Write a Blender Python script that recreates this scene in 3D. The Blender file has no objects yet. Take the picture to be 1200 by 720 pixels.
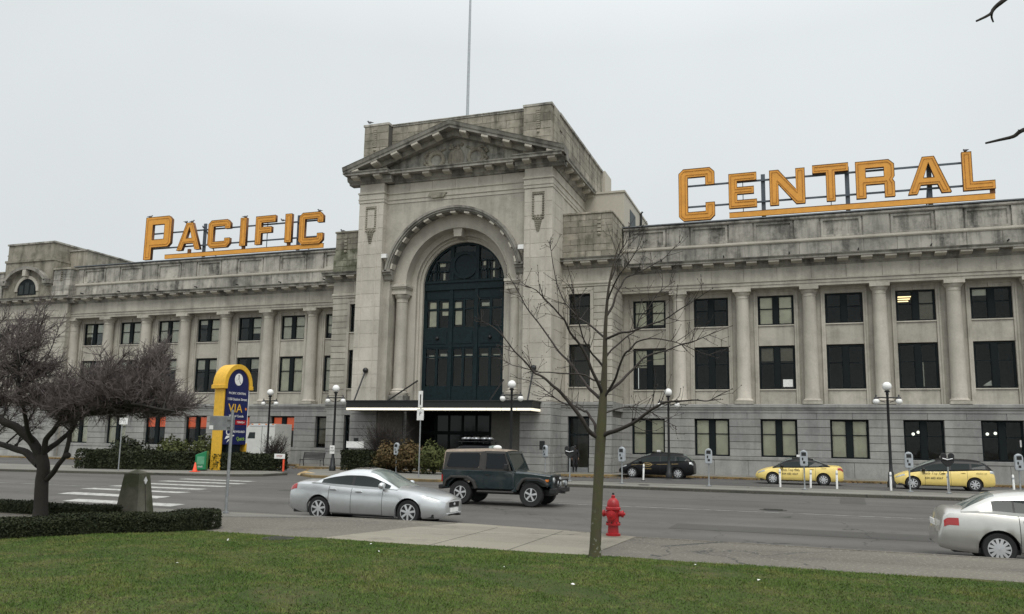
import bpy, bmesh, math, random
import numpy as np
from mathutils import Vector, Matrix
R = math.radians
rnd = random.Random(7)
npr = np.random.default_rng(7)
S = bpy.context.scene
COL = S.collection

# ------------------------------------------------------------------ camera
CAM = Vector((22.817, -57.740, 1.975))
RT = Vector((0.94324538, 0.33166545, 0.01691679))
UP = Vector((0.03156152, -0.14023579, 0.98961497))
FW = Vector((-0.33059344, 0.93291583, 0.14274462))
FPX, CX, CY = 959.63, 600.0, 381.1
cd = bpy.data.cameras.new('camera')
cd.sensor_fit = 'HORIZONTAL'
cd.sensor_width = 36
cd.lens = FPX / 1200 * 36
cd.shift_y = (CY - 360) / 1200
cd.clip_start = 0.1
cd.clip_end = 6000
cam = bpy.data.objects.new('camera', cd)
COL.objects.link(cam)
cam.matrix_world = Matrix(((RT.x, UP.x, -FW.x, CAM.x), (RT.y, UP.y, -FW.y, CAM.y), (RT.z, UP.z, -FW.z, CAM.z), (0, 0, 0, 1)))
S.camera = cam

# ------------------------------------------------------------------ sky and sun (overcast)
W = bpy.data.worlds.new('World')
S.world = W
W.use_nodes = True
nt = W.node_tree
nt.nodes.clear()
out = nt.nodes.new('ShaderNodeOutputWorld')
bg = nt.nodes.new('ShaderNodeBackground')
SUN_EL, SUN_AZ = R(58), R(150)      # azimuth from +Y clockwise: sun behind the camera's right shoulder
sky = nt.nodes.new('ShaderNodeTexSky')
sky.sky_type = 'NISHITA'
sky.sun_disc = False
sky.sun_elevation = SUN_EL
sky.sun_rotation = SUN_AZ
geo = nt.nodes.new('ShaderNodeNewGeometry')
sep = nt.nodes.new('ShaderNodeSeparateXYZ')
tc = nt.nodes.new('ShaderNodeTexCoord')
nt.links.new(tc.outputs['Generated'], sep.inputs[0])
ramp = nt.nodes.new('ShaderNodeValToRGB')       # overcast deck: brighter towards the zenith
el = ramp.color_ramp.elements
el[0].position = 0.0
el[0].color = (5.22, 5.52, 5.54, 1)
el[1].position = 1.0
el[1].color = (12.0, 12.4, 12.6, 1)
e = el.new(0.45)
e.color = (5.75, 6.08, 6.16, 1)
nt.links.new(sep.outputs[2], ramp.inputs[0])
noi = nt.nodes.new('ShaderNodeTexNoise')
noi.inputs['Scale'].default_value = 1.6
noi.inputs['Detail'].default_value = 5
nt.links.new(tc.outputs['Generated'], noi.inputs['Vector'])
mr = nt.nodes.new('ShaderNodeMapRange')
mr.inputs[1].default_value = 0.3
mr.inputs[2].default_value = 0.7
mr.inputs[3].default_value = 0.95
mr.inputs[4].default_value = 1.05
nt.links.new(noi.outputs[0], mr.inputs[0])
vm = nt.nodes.new('ShaderNodeVectorMath')
vm.operation = 'SCALE'
nt.links.new(ramp.outputs[0], vm.inputs[0])
nt.links.new(mr.outputs[0], vm.inputs['Scale'])
mixs = nt.nodes.new('ShaderNodeMix')
mixs.data_type = 'RGBA'
mixs.inputs[0].default_value = 0.97             # almost all cloud, a little clear sky behind it
nt.links.new(sky.outputs[0], mixs.inputs[6])
nt.links.new(vm.outputs[0], mixs.inputs[7])
nt.links.new(mixs.outputs[2], bg.inputs[0])
bg.inputs[1].default_value = 0.11
nt.links.new(bg.outputs[0], out.inputs[0])
ld = bpy.data.lights.new('sun', 'SUN')
ld.energy = 1.5
ld.angle = R(34)
ld.color = (1.0, 0.965, 0.91)
sun = bpy.data.objects.new('sun', ld)
COL.objects.link(sun)
sd = Vector((math.sin(SUN_AZ) * math.cos(SUN_EL), math.cos(SUN_AZ) * math.cos(SUN_EL), math.sin(SUN_EL)))
sun.rotation_euler = (-sd).to_track_quat('-Z', 'Y').to_euler()
sun.location = (0, -80, 60)
vs = S.view_settings
vs.view_transform = 'Standard'
vs.look = 'None'
vs.exposure = 0.26
vs.gamma = 1.0

# ------------------------------------------------------------------ helpers
def at(px, py, Y=None, Z=None, depth=None):
    """the point of the place seen at a pixel of the photograph, on the plane y=Y or z=Z"""
    d = FW + RT * ((px - CX) / FPX) - UP * ((py - CY) / FPX)
    if Y is not None:
        t = (Y - CAM.y) / d.y
    elif Z is not None:
        t = (Z - CAM.z) / d.z
    else:
        t = depth
    return CAM + d * t

class MB:
    """collects shapes, builds ONE mesh object"""
    def __init__(s):
        s.v = []; s.f = []; s.mi = []; s.cur = 0
    def add(s, vs, fs, M=None):
        o = len(s.v)
        s.v += [tuple(M @ Vector(p)) for p in vs] if M is not None else [tuple(p) for p in vs]
        s.f += [tuple(i + o for i in f) for f in fs]
        s.mi += [s.cur] * len(fs)
        return s
    def box(s, x0, x1, y0, y1, z0, z1, M=None):
        vs = [(x0, y0, z0), (x1, y0, z0), (x1, y1, z0), (x0, y1, z0), (x0, y0, z1), (x1, y0, z1), (x1, y1, z1), (x0, y1, z1)]
        return s.add(vs, [(0, 3, 2, 1), (4, 5, 6, 7), (0, 1, 5, 4), (1, 2, 6, 5), (2, 3, 7, 6), (3, 0, 4, 7)], M)
    def prism(s, pts, axis, a, b, M=None):
        """polygon pts (2D) extruded from a to b along axis: 'x' -> (y,z), 'y' -> (x,z), 'z' -> (x,y)"""
        def mk(p, t):
            return {'x': (t, p[0], p[1]), 'y': (p[0], t, p[1]), 'z': (p[0], p[1], t)}[axis]
        n = len(pts)
        vs = [mk(p, a) for p in pts] + [mk(p, b) for p in pts]
        fs = [tuple(range(n - 1, -1, -1)), tuple(range(n, 2 * n))] + [(i, (i + 1) % n, n + (i + 1) % n, n + i) for i in range(n)]
        return s.add(vs, fs, M)
    def lathe(s, prof, n=16, M=None, axis='z', cap=True):
        """prof: list of (r, h)"""
        vs = []
        for r, h in prof:
            for k in range(n):
                a = 2 * math.pi * k / n
                c, q = r * math.cos(a), r * math.sin(a)
                vs.append({'z': (c, q, h), 'y': (c, h, q), 'x': (h, c, q)}[axis])
        fs = []
        for i in range(len(prof) - 1):
            for k in range(n):
                k2 = (k + 1) % n
                fs.append((i * n + k, i * n + k2, (i + 1) * n + k2, (i + 1) * n + k))
        if cap:
            fs.append(tuple(range(n - 1, -1, -1)))
            fs.append(tuple((len(prof) - 1) * n + k for k in range(n)))
        return s.add(vs, fs, M)
    def sphere(s, c, r, n=12, m=8, sc=(1, 1, 1), M=None):
        prof = []
        vs = [(c[0], c[1], c[2] - r * sc[2])]
        for i in range(1, m):
            t = -math.pi / 2 + math.pi * i / m
            for k in range(n):
                a = 2 * math.pi * k / n
                vs.append((c[0] + r * sc[0] * math.cos(t) * math.cos(a), c[1] + r * sc[1] * math.cos(t) * math.sin(a), c[2] + r * sc[2] * math.sin(t)))
        vs.append((c[0], c[1], c[2] + r * sc[2]))
        fs = [(0, 1 + (k + 1) % n, 1 + k) for k in range(n)]
        for i in range(m - 2):
            for k in range(n):
                k2 = (k + 1) % n
                fs.append((1 + i * n + k, 1 + i * n + k2, 1 + (i + 1) * n + k2, 1 + (i + 1) * n + k))
        L = len(vs) - 1
        fs += [(1 + (m - 2) * n + k, 1 + (m - 2) * n + (k + 1) % n, L) for k in range(n)]
        return s.add(vs, fs, M)
    def tube(s, pts, rad, n=6, cap=True, M=None):
        pts = [Vector(p) for p in pts]
        if not isinstance(rad, (list, tuple)):
            rad = [rad] * len(pts)
        vs = []
        up = Vector((0.13, 0.21, 0.97))
        for i, p in enumerate(pts):
            d = (pts[min(i + 1, len(pts) - 1)] - pts[max(i - 1, 0)])
            if d.length < 1e-9: d = Vector((0, 0, 1))
            d.normalize()
            u = d.cross(up)
            if u.length < 0.05: u = d.cross(Vector((1, 0.1, 0)))
            u.normalize()
            w = d.cross(u)
            for k in range(n):
                a = 2 * math.pi * k / n
                vs.append(p + (u * math.cos(a) + w * math.sin(a)) * rad[i])
        fs = []
        for i in range(len(pts) - 1):
            for k in range(n):
                k2 = (k + 1) % n
                fs.append((i * n + k, (i + 1) * n + k, (i + 1) * n + k2, i * n + k2))
        if cap:
            fs.append(tuple(range(n)))
            fs.append(tuple((len(pts) - 1) * n + k for k in range(n - 1, -1, -1)))
        return s.add(vs, fs, M)
    def mesh(s, name, mats=None, smooth=None):
        me = bpy.data.meshes.new(name)
        me.from_pydata(s.v, [], s.f)
        for m in (mats if isinstance(mats, (list, tuple)) else [mats]):
            if m: me.materials.append(m)
        if any(s.mi): me.polygons.foreach_set('material_index', s.mi)
        if smooth is not None:
            me.shade_smooth()
            me.set_sharp_from_angle(angle=R(smooth))
        me.update()
        return me
    def build(s, name, mats, parent=None, loc=(0, 0, 0), rz=0.0, smooth=None, bevel=None):
        o = link(name, s.mesh(name, mats, smooth), parent, loc, rz)
        if bevel: bev(o, bevel)
        return o

def bev(o, w, seg=2):
    m = o.modifiers.new('bevel', 'BEVEL')
    m.width = w; m.segments = seg; m.limit_method = 'ANGLE'; m.angle_limit = R(40)
    return o

def link(name, me, parent=None, loc=(0, 0, 0), rz=0.0):
    o = bpy.data.objects.new(name, me)
    COL.objects.link(o)
    if parent: o.parent = parent
    o.location = loc
    if rz: o.rotation_euler = (0, 0, rz)
    return o

def tag(o, label=None, cat=None, group=None, kind=None):
    if label: o['label'] = label
    if cat: o['category'] = cat
    if group: o['group'] = group
    if kind: o['kind'] = kind
    return o

def thing(name, label, cat, loc=(0, 0, 0), rz=0.0, group=None, scale=None):
    o = bpy.data.objects.new(name, None)
    COL.objects.link(o)
    o.location = loc
    o.rotation_euler = (0, 0, rz)
    if scale: o.scale = (scale,) * 3
    return tag(o, label, cat, group)

def copy_tree(o, parent=None):
    c = o.copy()
    COL.objects.link(c)
    if parent: c.parent = parent
    for ch in list(o.children): copy_tree(ch, c)
    return c

def textmesh(txt, size, mat, align='CENTER', ext=0.004, sx=1.0):
    cu = bpy.data.curves.new('lettering', 'FONT')
    cu.body = txt; cu.size = size; cu.extrude = ext; cu.align_x = align; cu.align_y = 'CENTER'
    cu.resolution_u = 2
    o = bpy.data.objects.new('lettering', cu)
    COL.objects.link(o)
    dg = bpy.context.evaluated_depsgraph_get()
    me = bpy.data.meshes.new_from_object(o.evaluated_get(dg))
    bpy.data.objects.remove(o)
    if sx != 1: me.transform(Matrix.Diagonal((sx, 1, 1, 1)))
    me.materials.clear()
    me.materials.append(mat)
    return me

def shapemesh(loops, ext, mats, bevel=0.0):
    """filled 2D loops (holes by even-odd) extruded; local XY -> stands up in XZ facing -Y"""
    cu = bpy.data.curves.new('shape', 'CURVE')
    cu.dimensions = '2D'; cu.fill_mode = 'BOTH'; cu.extrude = ext
    for lp in loops:
        sp = cu.splines.new('POLY')
        sp.points.add(len(lp) - 1)
        for p, q in zip(sp.points, lp): p.co = (q[0], q[1], 0, 1)
        sp.use_cyclic_u = True
    o = bpy.data.objects.new('shape', cu)
    COL.objects.link(o)
    dg = bpy.context.evaluated_depsgraph_get()
    me = bpy.data.meshes.new_from_object(o.evaluated_get(dg))
    bpy.data.objects.remove(o)
    me.transform(Matrix.Rotation(R(90), 4, 'X'))
    me.materials.clear()
    for m in mats: me.materials.append(m)
    if len(mats) > 1:
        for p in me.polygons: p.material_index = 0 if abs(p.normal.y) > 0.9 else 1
    return me

# ------------------------------------------------------------------ materials
class NT:
    def __init__(s, name):
        s.m = bpy.data.materials.new(name); s.m.use_nodes = True
        s.t = s.m.node_tree; s.p = s.t.nodes['Principled BSDF']
        s.g = s.t.nodes.new('ShaderNodeNewGeometry')
    def n(s, typ, **kw):
        x = s.t.nodes.new('ShaderNode' + typ)
        for k, v in kw.items(): setattr(x, k, v)
        return x
    def l(s, a, b): s.t.links.new(a, b)
    def noise(s, scale, detail=4, rough=0.55, vec=None, stretch=None):
        x = s.n('TexNoise'); x.inputs['Scale'].default_value = scale; x.inputs['Detail'].default_value = detail
        x.inputs['Roughness'].default_value = rough
        v = vec or s.g.outputs['Position']
        if stretch:
            mp = s.n('Mapping'); mp.inputs['Scale'].default_value = stretch; s.l(v, mp.inputs['Vector']); v = mp.outputs[0]
        s.l(v, x.inputs['Vector'])
        return x.outputs[0]
    def rng(s, v, a, b, c, d):
        x = s.n('MapRange'); s.l(v, x.inputs[0])
        for i, q in enumerate((a, b, c, d)): x.inputs[i + 1].default_value = q
        return x.outputs[0]
    def mix(s, f, a, b, blend='MIX'):
        x = s.n('Mix', data_type='RGBA', blend_type=blend)
        for i, q in ((0, f), (6, a), (7, b)):
            if isinstance(q, (int, float)): x.inputs[i].default_value = q
            elif isinstance(q, tuple): x.inputs[i].default_value = (*q, 1)
            else: s.l(q, x.inputs[i])
        return x.outputs[2]
    def math(s, op, a, b=0.0):
        x = s.n('Math', operation=op)
        for i, q in ((0, a), (1, b)):
            if isinstance(q, (int, float)): x.inputs[i].default_value = q
            else: s.l(q, x.inputs[i])
        return x.outputs[0]
    def bump(s, h, strength, dist=0.02):
        x = s.n('Bump'); x.inputs['Strength'].default_value = strength; x.inputs['Distance'].default_value = dist
        s.l(h, x.inputs['Height']); s.l(x.outputs[0], s.p.inputs['Normal'])

def plain(name, col, rough=0.6, metal=0.0, var=0.12, scale=6.0, coat=0.0, spec=0.5, bump=0.0):
    q = NT(name)
    n = q.noise(scale, 4)
    f = q.rng(n, 0.3, 0.7, 1 - var, 1 + var)
    vmn = q.n('VectorMath', operation='SCALE')
    vmn.inputs[0].default_value = col
    q.l(f, vmn.inputs['Scale'])
    q.l(vmn.outputs[0], q.p.inputs['Base Color'])
    q.p.inputs['Roughness'].default_value = rough
    q.p.inputs['Metallic'].default_value = metal
    q.p.inputs['Coat Weight'].default_value = coat
    q.p.inputs['Coat Roughness'].default_value = 0.05
    q.p.inputs['Specular IOR Level'].default_value = spec
    if bump: q.bump(n, bump)
    return q.m

def stone(name, c1, c2, dark, stain, objvar=0.10, streak=0.5, gran=False, moss=0.0):
    """weathered stone: mottling, grain, rain streaks, each block a little different"""
    q = NT(name)
    oi = q.n('ObjectInfo')
    big = q.noise(0.35, 5, 0.6)
    fine = q.noise(9.0, 3, 0.6)
    col = q.mix(q.rng(big, 0.35, 0.65, 0, 1), c1, c2)
    col = q.mix(1.0, col, q.n('CombineColor').outputs[0], 'MULTIPLY') if False else col
    f = q.math('ADD', q.rng(fine, 0.3, 0.7, -0.06, 0.06), q.rng(oi.outputs['Random'], 0, 1, 1 - objvar, 1 + objvar))
    sc = q.n('VectorMath', operation='SCALE'); q.l(col, sc.inputs[0]); q.l(f, sc.inputs['Scale'])
    st = q.noise(1.0, 6, 0.65, stretch=(1.5, 1.5, 0.16))
    st2 = q.noise(0.8, 6, 0.7)
    s1 = q.rng(st, 0.46, 0.61, 0, 1)
    s2 = q.rng(st2, 0.46, 0.62, 0, 1)
    sm = q.math('ADD', q.math('MULTIPLY', s1, streak), q.math('MULTIPLY', s2, 1 - streak))
    sm = q.math('MULTIPLY', sm, stain)
    cl = q.n('Clamp'); q.l(sm, cl.inputs[0])
    c = q.mix(cl.outputs[0], sc.outputs[0], dark)
    if moss:
        ms = q.math('MULTIPLY', q.rng(q.noise(1.7, 5), 0.42, 0.62, 0, 1), moss)
        c = q.mix(ms, c, (0.055, 0.065, 0.03))
    if gran:
        sp = q.noise(60, 2)
        c = q.mix(q.rng(sp, 0.55, 0.75, 0, 0.35), c, (0.12, 0.12, 0.125))
    q.l(c, q.p.inputs['Base Color'])
    q.p.inputs['Roughness'].default_value = 0.88
    q.p.inputs['Specular IOR Level'].default_value = 0.25
    q.bump(q.math('ADD', fine, q.math('MULTIPLY', q.noise(40, 2), 0.4)), 0.25, 0.03)
    return q.m

M = {}
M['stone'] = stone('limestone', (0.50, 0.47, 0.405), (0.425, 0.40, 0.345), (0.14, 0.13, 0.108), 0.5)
M['stone_light'] = stone('pale_limestone', (0.555, 0.52, 0.45), (0.485, 0.455, 0.395), (0.19, 0.17, 0.14), 0.34, objvar=0.07)
M['stone_dirty'] = stone('stained_limestone', (0.45, 0.43, 0.38), (0.30, 0.29, 0.26), (0.07, 0.068, 0.06), 1.0, objvar=0.16)
M['stone_attic'] = stone('attic_limestone', (0.40, 0.37, 0.305), (0.31, 0.285, 0.235), (0.075, 0.07, 0.055), 0.85, objvar=0.2, moss=0.18)
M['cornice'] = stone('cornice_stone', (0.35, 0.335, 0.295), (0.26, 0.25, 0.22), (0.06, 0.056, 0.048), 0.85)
M['stone_mossy'] = stone('mossy_limestone', (0.35, 0.34, 0.27), (0.28, 0.28, 0.21), (0.06, 0.065, 0.035), 0.9, moss=0.7)
M['joint'] = plain('mortar_joint', (0.09, 0.085, 0.075), 0.95)
M['granite'] = stone('granite', (0.36, 0.355, 0.335), (0.285, 0.284, 0.275), (0.12, 0.12, 0.12), 0.5, objvar=0.12, gran=True)
M['frame'] = plain('window_frame_paint', (0.008, 0.012, 0.013), 0.5, spec=0.15)
M['frame_green'] = plain('bronze_green_paint', (0.008, 0.018, 0.021), 0.45, var=0.35, spec=0.2)
M['blind'] = plain('roller_blind', (0.74, 0.71, 0.60), 0.9, var=0.14, scale=1.3)
M['blind_grey'] = plain('grey_blind', (0.62, 0.61, 0.55), 0.9, var=0.08)
M['interior'] = plain('interior_plaster', (0.22, 0.2, 0.17), 0.9)
M['beige'] = plain('beige_render', (0.47, 0.44, 0.37), 0.9, var=0.06)
M['coping'] = plain('lead_coping', (0.13, 0.14, 0.15), 0.5, var=0.25)
M['black'] = plain('black_iron', (0.012, 0.013, 0.014), 0.4)
M['rubber'] = plain('rubber', (0.014, 0.014, 0.015), 0.75)
M['steel'] = plain('galvanised_steel', (0.32, 0.335, 0.34), 0.5, 0.6, var=0.15)
M['dark_steel'] = plain('dark_steel', (0.085, 0.105, 0.125), 0.55, 0.3)
M['meter_grey'] = plain('meter_grey_paint', (0.40, 0.43, 0.45), 0.45, 0.2)
M['white'] = plain('white_paint', (0.78, 0.78, 0.76), 0.5)
M['globe'] = plain('opal_globe', (0.85, 0.85, 0.83), 0.25, var=0.02)
M['sign_face'] = plain('amber_sign_paint', (0.72, 0.33, 0.045), 0.5, var=0.10, scale=2.5)
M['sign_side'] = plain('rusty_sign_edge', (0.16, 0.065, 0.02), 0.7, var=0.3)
M['sign_tube'] = plain('neon_tubing', (0.42, 0.17, 0.03), 0.3)
M['navy'] = plain('navy_panel', (0.011, 0.016, 0.085), 0.3)
M['yellow'] = plain('yellow_enamel', (0.72, 0.42, 0.035), 0.5, var=0.1)
M['red'] = plain('red_enamel', (0.32, 0.006, 0.010), 0.4, var=0.25)

M['cone'] = plain('orange_plastic', (0.85, 0.1, 0.04), 0.5)
M['green_box'] = plain('green_enamel', (0.01, 0.19, 0.075), 0.4)
M['wood'] = plain('weathered_wood', (0.25, 0.17, 0.09), 0.8, var=0.3)

def emit(name, col, st):
    q = NT(name)
    q.p.inputs['Base Color'].default_value = (*col, 1)
    q.p.inputs['Emission Color'].default_value = (*col, 1)
    q.p.inputs['Emission Strength'].default_value = st
    return q.m
M['tube'] = emit('fluorescent_tube', (1, 0.92, 0.74), 0.6)
M['glowing_orange_blind'] = emit('glowing_orange_blind', (0.85, 0.13, 0.035), 0.2)  # light of the room behind is put in as the blind's own glow
M['warm'] = emit('warm_lamp', (1, 0.78, 0.42), 2.0)
M['room_lamp'] = emit('room_lamp', (0.95, 1.0, 0.9), 1.4)

def glassmat(name, tint, ior, rough, base=0.05):
    q = NT(name)
    q.t.nodes.remove(q.p)
    tr = q.n('BsdfTransparent'); tr.inputs[0].default_value = (*tint, 1)
    gl = q.n('BsdfGlossy'); gl.inputs['Roughness'].default_value = rough
    gl.inputs['Color'].default_value = (0.75, 0.8, 0.82, 1)
    lw = q.n('Fresnel'); lw.inputs['IOR'].default_value = ior
    mx = q.n('MixShader')
    q.l(q.math('ADD', lw.outputs[0], base), mx.inputs[0]); q.l(tr.outputs[0], mx.inputs[1]); q.l(gl.outputs[0], mx.inputs[2])
    nb = q.noise(1.2, 2)
    b = q.n('Bump'); b.inputs['Strength'].default_value = 0.04; b.inputs['Distance'].default_value = 0.05
    q.l(nb, b.inputs['Height']); q.l(b.outputs[0], gl.inputs['Normal'])
    q.l(mx.outputs[0], q.t.nodes['Material Output'].inputs[0])
    return q.m
M['glass'] = glassmat('window_glass', (0.94, 0.945, 0.915), 1.30, 0.02, 0.0)
M['car_glass'] = plain('tinted_car_glass', (0.022, 0.029, 0.028), 0.03, var=0.0, spec=0.22)
M['screen_glass'] = plain('windscreen_glass', (0.17, 0.2, 0.19), 0.03, var=0.3, scale=1.2, spec=0.4, coat=0.4)  # pale base colour puts the reflected sky into the glass
M['dark_glass'] = plain('smoked_car_glass', (0.006, 0.008, 0.010), 0.06, var=0.0, spec=0.3)

def paint(name, col, metal=0.0, rough=0.35):
    q = NT(name)
    n = q.noise(3.0, 5)
    c = q.mix(q.rng(n, 0.45, 0.8, 0, 0.16), col, (0.16, 0.15, 0.13))
    q.l(c, q.p.inputs['Base Color'])
    q.p.inputs['Metallic'].default_value = metal
    q.p.inputs['Roughness'].default_value = rough
    q.p.inputs['Coat Weight'].default_value = 0.7
    q.p.inputs['Coat Roughness'].default_value = 0.06
    return q.m
M['silver'] = paint('silver_paint', (0.68, 0.70, 0.705), 0.75, 0.3)
M['silver2'] = paint('champagne_silver_paint', (0.60, 0.59, 0.555), 0.75, 0.3)
M['taxi_yellow'] = paint('taxi_yellow_paint', (0.86, 0.66, 0.20), 0.0, 0.4)
M['car_black'] = plain('black_paint', (0.008, 0.008, 0.009), 0.28, var=0.0, spec=0.2)
M['jeep_green'] = paint('dark_green_paint', (0.006, 0.017, 0.020), 0.1, 0.35)
M['trim'] = plain('black_trim', (0.014, 0.014, 0.015), 0.55)
M['grey_trim'] = plain('faded_grey_plastic', (0.034, 0.032, 0.030), 0.7)
M['hardtop'] = plain('faded_hardtop', (0.25, 0.20, 0.155), 0.75, var=0.25)
M['rim'] = plain('alloy', (0.66, 0.67, 0.68), 0.35, 0.5, var=0.05)
M['lamp_clear'] = plain('headlamp_glass', (0.42, 0.44, 0.44), 0.2, 0.2, var=0.35, scale=14, coat=0.3)
M['lamp_red'] = plain('tail_lamp_red', (0.35, 0.008, 0.008), 0.15, coat=1.0)
M['lamp_amber'] = plain('amber_lamp', (0.7, 0.2, 0.02), 0.2, coat=1.0)
M['truck'] = plain('truck_panel', (0.60, 0.60, 0.565), 0.5, var=0.06, scale=2)

# ------------------------------------------------------------------ ground, road, islands, lawn
def flat(name, pts, z, mat, label=None):
    b = MB(); b.add([(x, y, z) for x, y in pts], [tuple(range(len(pts)))])
    return tag(b.build(name, mat), label, None, None, 'structure')

def slab(name, pts, z0, z1, mats, kerb=0.16):
    """raised slab with a kerb stone strip round its edge (material 1)"""
    b = MB(); n = len(pts)
    c = Vector((sum(p[0] for p in pts) / n, sum(p[1] for p in pts) / n))
    vs = [(x, y, z0) for x, y in pts] + [(x, y, z1 - 0.02) for x, y in pts]
    ins = []; ins2 = []
    for i in range(n):
        p0, p1, p2 = Vector(pts[i - 1]), Vector(pts[i]), Vector(pts[(i + 1) % n])
        d1 = (p1 - p0).normalized(); d2 = (p2 - p1).normalized()
        nn = (Vector((-d1.y, d1.x)) + Vector((-d2.y, d2.x))).normalized()
        k = 1 / max(0.5, nn.dot(Vector((-d1.y, d1.x))))
        ins.append(p1 + nn * 0.02 * k); ins2.append(p1 + nn * kerb * k)
    vs += [(p.x, p.y, z1) for p in ins] + [(p.x, p.y, z1) for p in ins2] + [(p.x, p.y, z1 - 0.006) for p in ins2]
    b.cur = 1
    fs = []
    for a in range(4):
        for i in range(n):
            j = (i + 1) % n
            fs.append((a * n + i, a * n + j, (a + 1) * n + j, (a + 1) * n + i))
    b.add(vs, fs)
    b.cur = 0
    b.add([(p.x, p.y, z1 - 0.006) for p in ins2], [tuple(range(n))])
    return tag(b.build(name, mats), None, None, None, 'structure')

def asphalt(name, c, patch, speck=0.0):
    q = NT(name)
    big = q.noise(0.22, 6, 0.6)
    lanes = q.noise(1.0, 4, 0.5, stretch=(0.03, 0.9, 1))
    fine = q.noise(38, 3, 0.7)
    col = q.mix(q.rng(big, 0.35, 0.65, 0, 1), c, patch)
    f = q.math('ADD', q.rng(fine, 0.25, 0.75, 0.80, 1.2), q.rng(lanes, 0.38, 0.62, -0.13, 0.13))
    sc = q.n('VectorMath', operation='SCALE'); q.l(col, sc.inputs[0]); q.l(f, sc.inputs['Scale'])
    o = sc.outputs[0]
    # tar seams and hairline cracks
    vo = q.n('TexVoronoi', feature='DISTANCE_TO_EDGE'); vo.inputs['Scale'].default_value = 0.23
    w = q.noise(0.9, 4)
    ad = q.n('VectorMath', operation='ADD')
    q.l(q.g.outputs['Position'], ad.inputs[0])
    cs = q.n('CombineXYZ'); q.l(q.math('MULTIPLY', w, 2.2), cs.inputs[0]); q.l(q.math('MULTIPLY', w, 2.6), cs.inputs[1])
    q.l(cs.outputs[0], ad.inputs[1]); q.l(ad.outputs[0], vo.inputs['Vector'])
    cr = q.rng(vo.outputs['Distance'], 0.002, 0.007, 0.85, 0)
    o = q.mix(q.math('MULTIPLY', cr, q.rng(q.noise(0.16, 2), 0.44, 0.54, 0, 1)), o, (0.03, 0.03, 0.03))
    if speck:
        sp = q.noise(16, 2, 0.8)
        o = q.mix(q.rng(sp, 0.56, 0.7, 0, speck), o, (0.34, 0.32, 0.27))
    oil = q.math('MULTIPLY', q.rng(q.noise(0.75, 5, 0.65), 0.56, 0.70, 0, 1), 0.42)
    o = q.mix(oil, o, (0.045, 0.043, 0.04))
    q.l(o, q.p.inputs['Base Color'])
    q.p.inputs['Roughness'].default_value = 0.82
    q.p.inputs['Specular IOR Level'].default_value = 0.35
    q.bump(fine, 0.35, 0.01)
    return q.m
M['asphalt'] = asphalt('road_asphalt', (0.086, 0.081, 0.074), (0.108, 0.102, 0.093))
M['lane'] = asphalt('lane_asphalt', (0.082, 0.08, 0.078), (0.105, 0.102, 0.098))
M['boulevard'] = asphalt('gritty_asphalt', (0.115, 0.106, 0.088), (0.15, 0.137, 0.112), 0.75)
M['concrete'] = asphalt('pale_concrete', (0.215, 0.197, 0.155), (0.25, 0.23, 0.185), 0.45)
M['pavement'] = asphalt('pavement_concrete', (0.17, 0.164, 0.146), (0.20, 0.193, 0.17), 0.35)
M['kerb'] = asphalt('kerb_concrete', (0.06, 0.058, 0.047), (0.09, 0.087, 0.07), 0.3)
M['kerb_yellow'] = stone('worn_yellow_kerb', (0.27, 0.19, 0.075), (0.17, 0.13, 0.07), (0.085, 0.07, 0.045), 1.0)
def wornwhite():
    q = NT('worn_white_marking')
    n = q.noise(5, 6, 0.75)
    c = q.mix(q.rng(n, 0.44, 0.66, 0.08, 0.85), (0.50, 0.495, 0.47), (0.12, 0.115, 0.105))
    q.l(c, q.p.inputs['Base Color']); q.p.inputs['Roughness'].default_value = 0.7
    return q.m
M['marking'] = wornwhite()
def faded():
    q = NT('faded_lane_paint')
    n = q.noise(3, 6, 0.75)
    c = q.mix(q.rng(n, 0.42, 0.6, 0.3, 1), (0.34, 0.335, 0.32), (0.125, 0.12, 0.115))
    q.l(c, q.p.inputs['Base Color']); q.p.inputs['Roughness'].default_value = 0.8
    return q.m
M['faded'] = faded()

flat('ground', [(-900, -900), (900, -900), (900, 900), (-900, 900)], -0.22, M['boulevard'])
def zr(y):           # the road falls a little towards the near gutter
    return 0.0 if y > -33.5 else -0.16 * min(1.0, (-33.5 - y) / 4.0)
b = MB(); ys_ = [-41.2, -37.5, -36.5, -35.5, -34.5, -33.5, -3.0]
b.add([(x, y, zr(y)) for y in ys_ for x in (-400, 400)], [(2 * i, 2 * i + 1, 2 * i + 3, 2 * i + 2) for i in range(6)])
tag(b.build('road', M['asphalt'], smooth=30), kind='structure')
flat('taxi_lane', [(-120, -16.7), (120, -16.7), (120, -4.0), (-120, -4.0)], 0.004, M['lane'])
slab('pavement', [(-120, -4.3), (-13, -4.3), (-11, -7.6), (-3.5, -8.6), (6.5, -8.6), (11.5, -6.6), (14.5, -4.6), (120, -4.6), (120, 1.0), (-120, 1.0)], -0.01, 0.13, [M['pavement'], M['kerb_yellow']], 0.22)
slab('traffic_island', [(9.2, -19.6), (10.2, -20.15), (22, -20.5), (120, -20.5), (120, -16.5), (10, -16.3), (9.0, -17.2)], -0.01, 0.13, [M['pavement'], M['kerb']], 0.18)
slab('boulevard_island', [(-120, -26.5), (-30, -25.4), (-18, -24.5), (-10, -23.1), (-5.6, -21.9), (-4.2, -20.6), (-4.3, -18.2), (-7.5, -15.2), (-12, -15.0), (-24, -18.1), (-120, -21)], -0.01, 0.13, [M['pavement'], M['kerb']], 0.18)
slab('planted_island', [(-3.2, -18.6), (-1.6, -20.0), (5.6, -20.2), (6.6, -19.0), (6.4, -11.6), (4.5, -10.4), (-6.2, -10.4), (-6.8, -12.5)], -0.01, 0.13, [M['pavement'], M['kerb_yellow']], 0.2)
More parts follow.
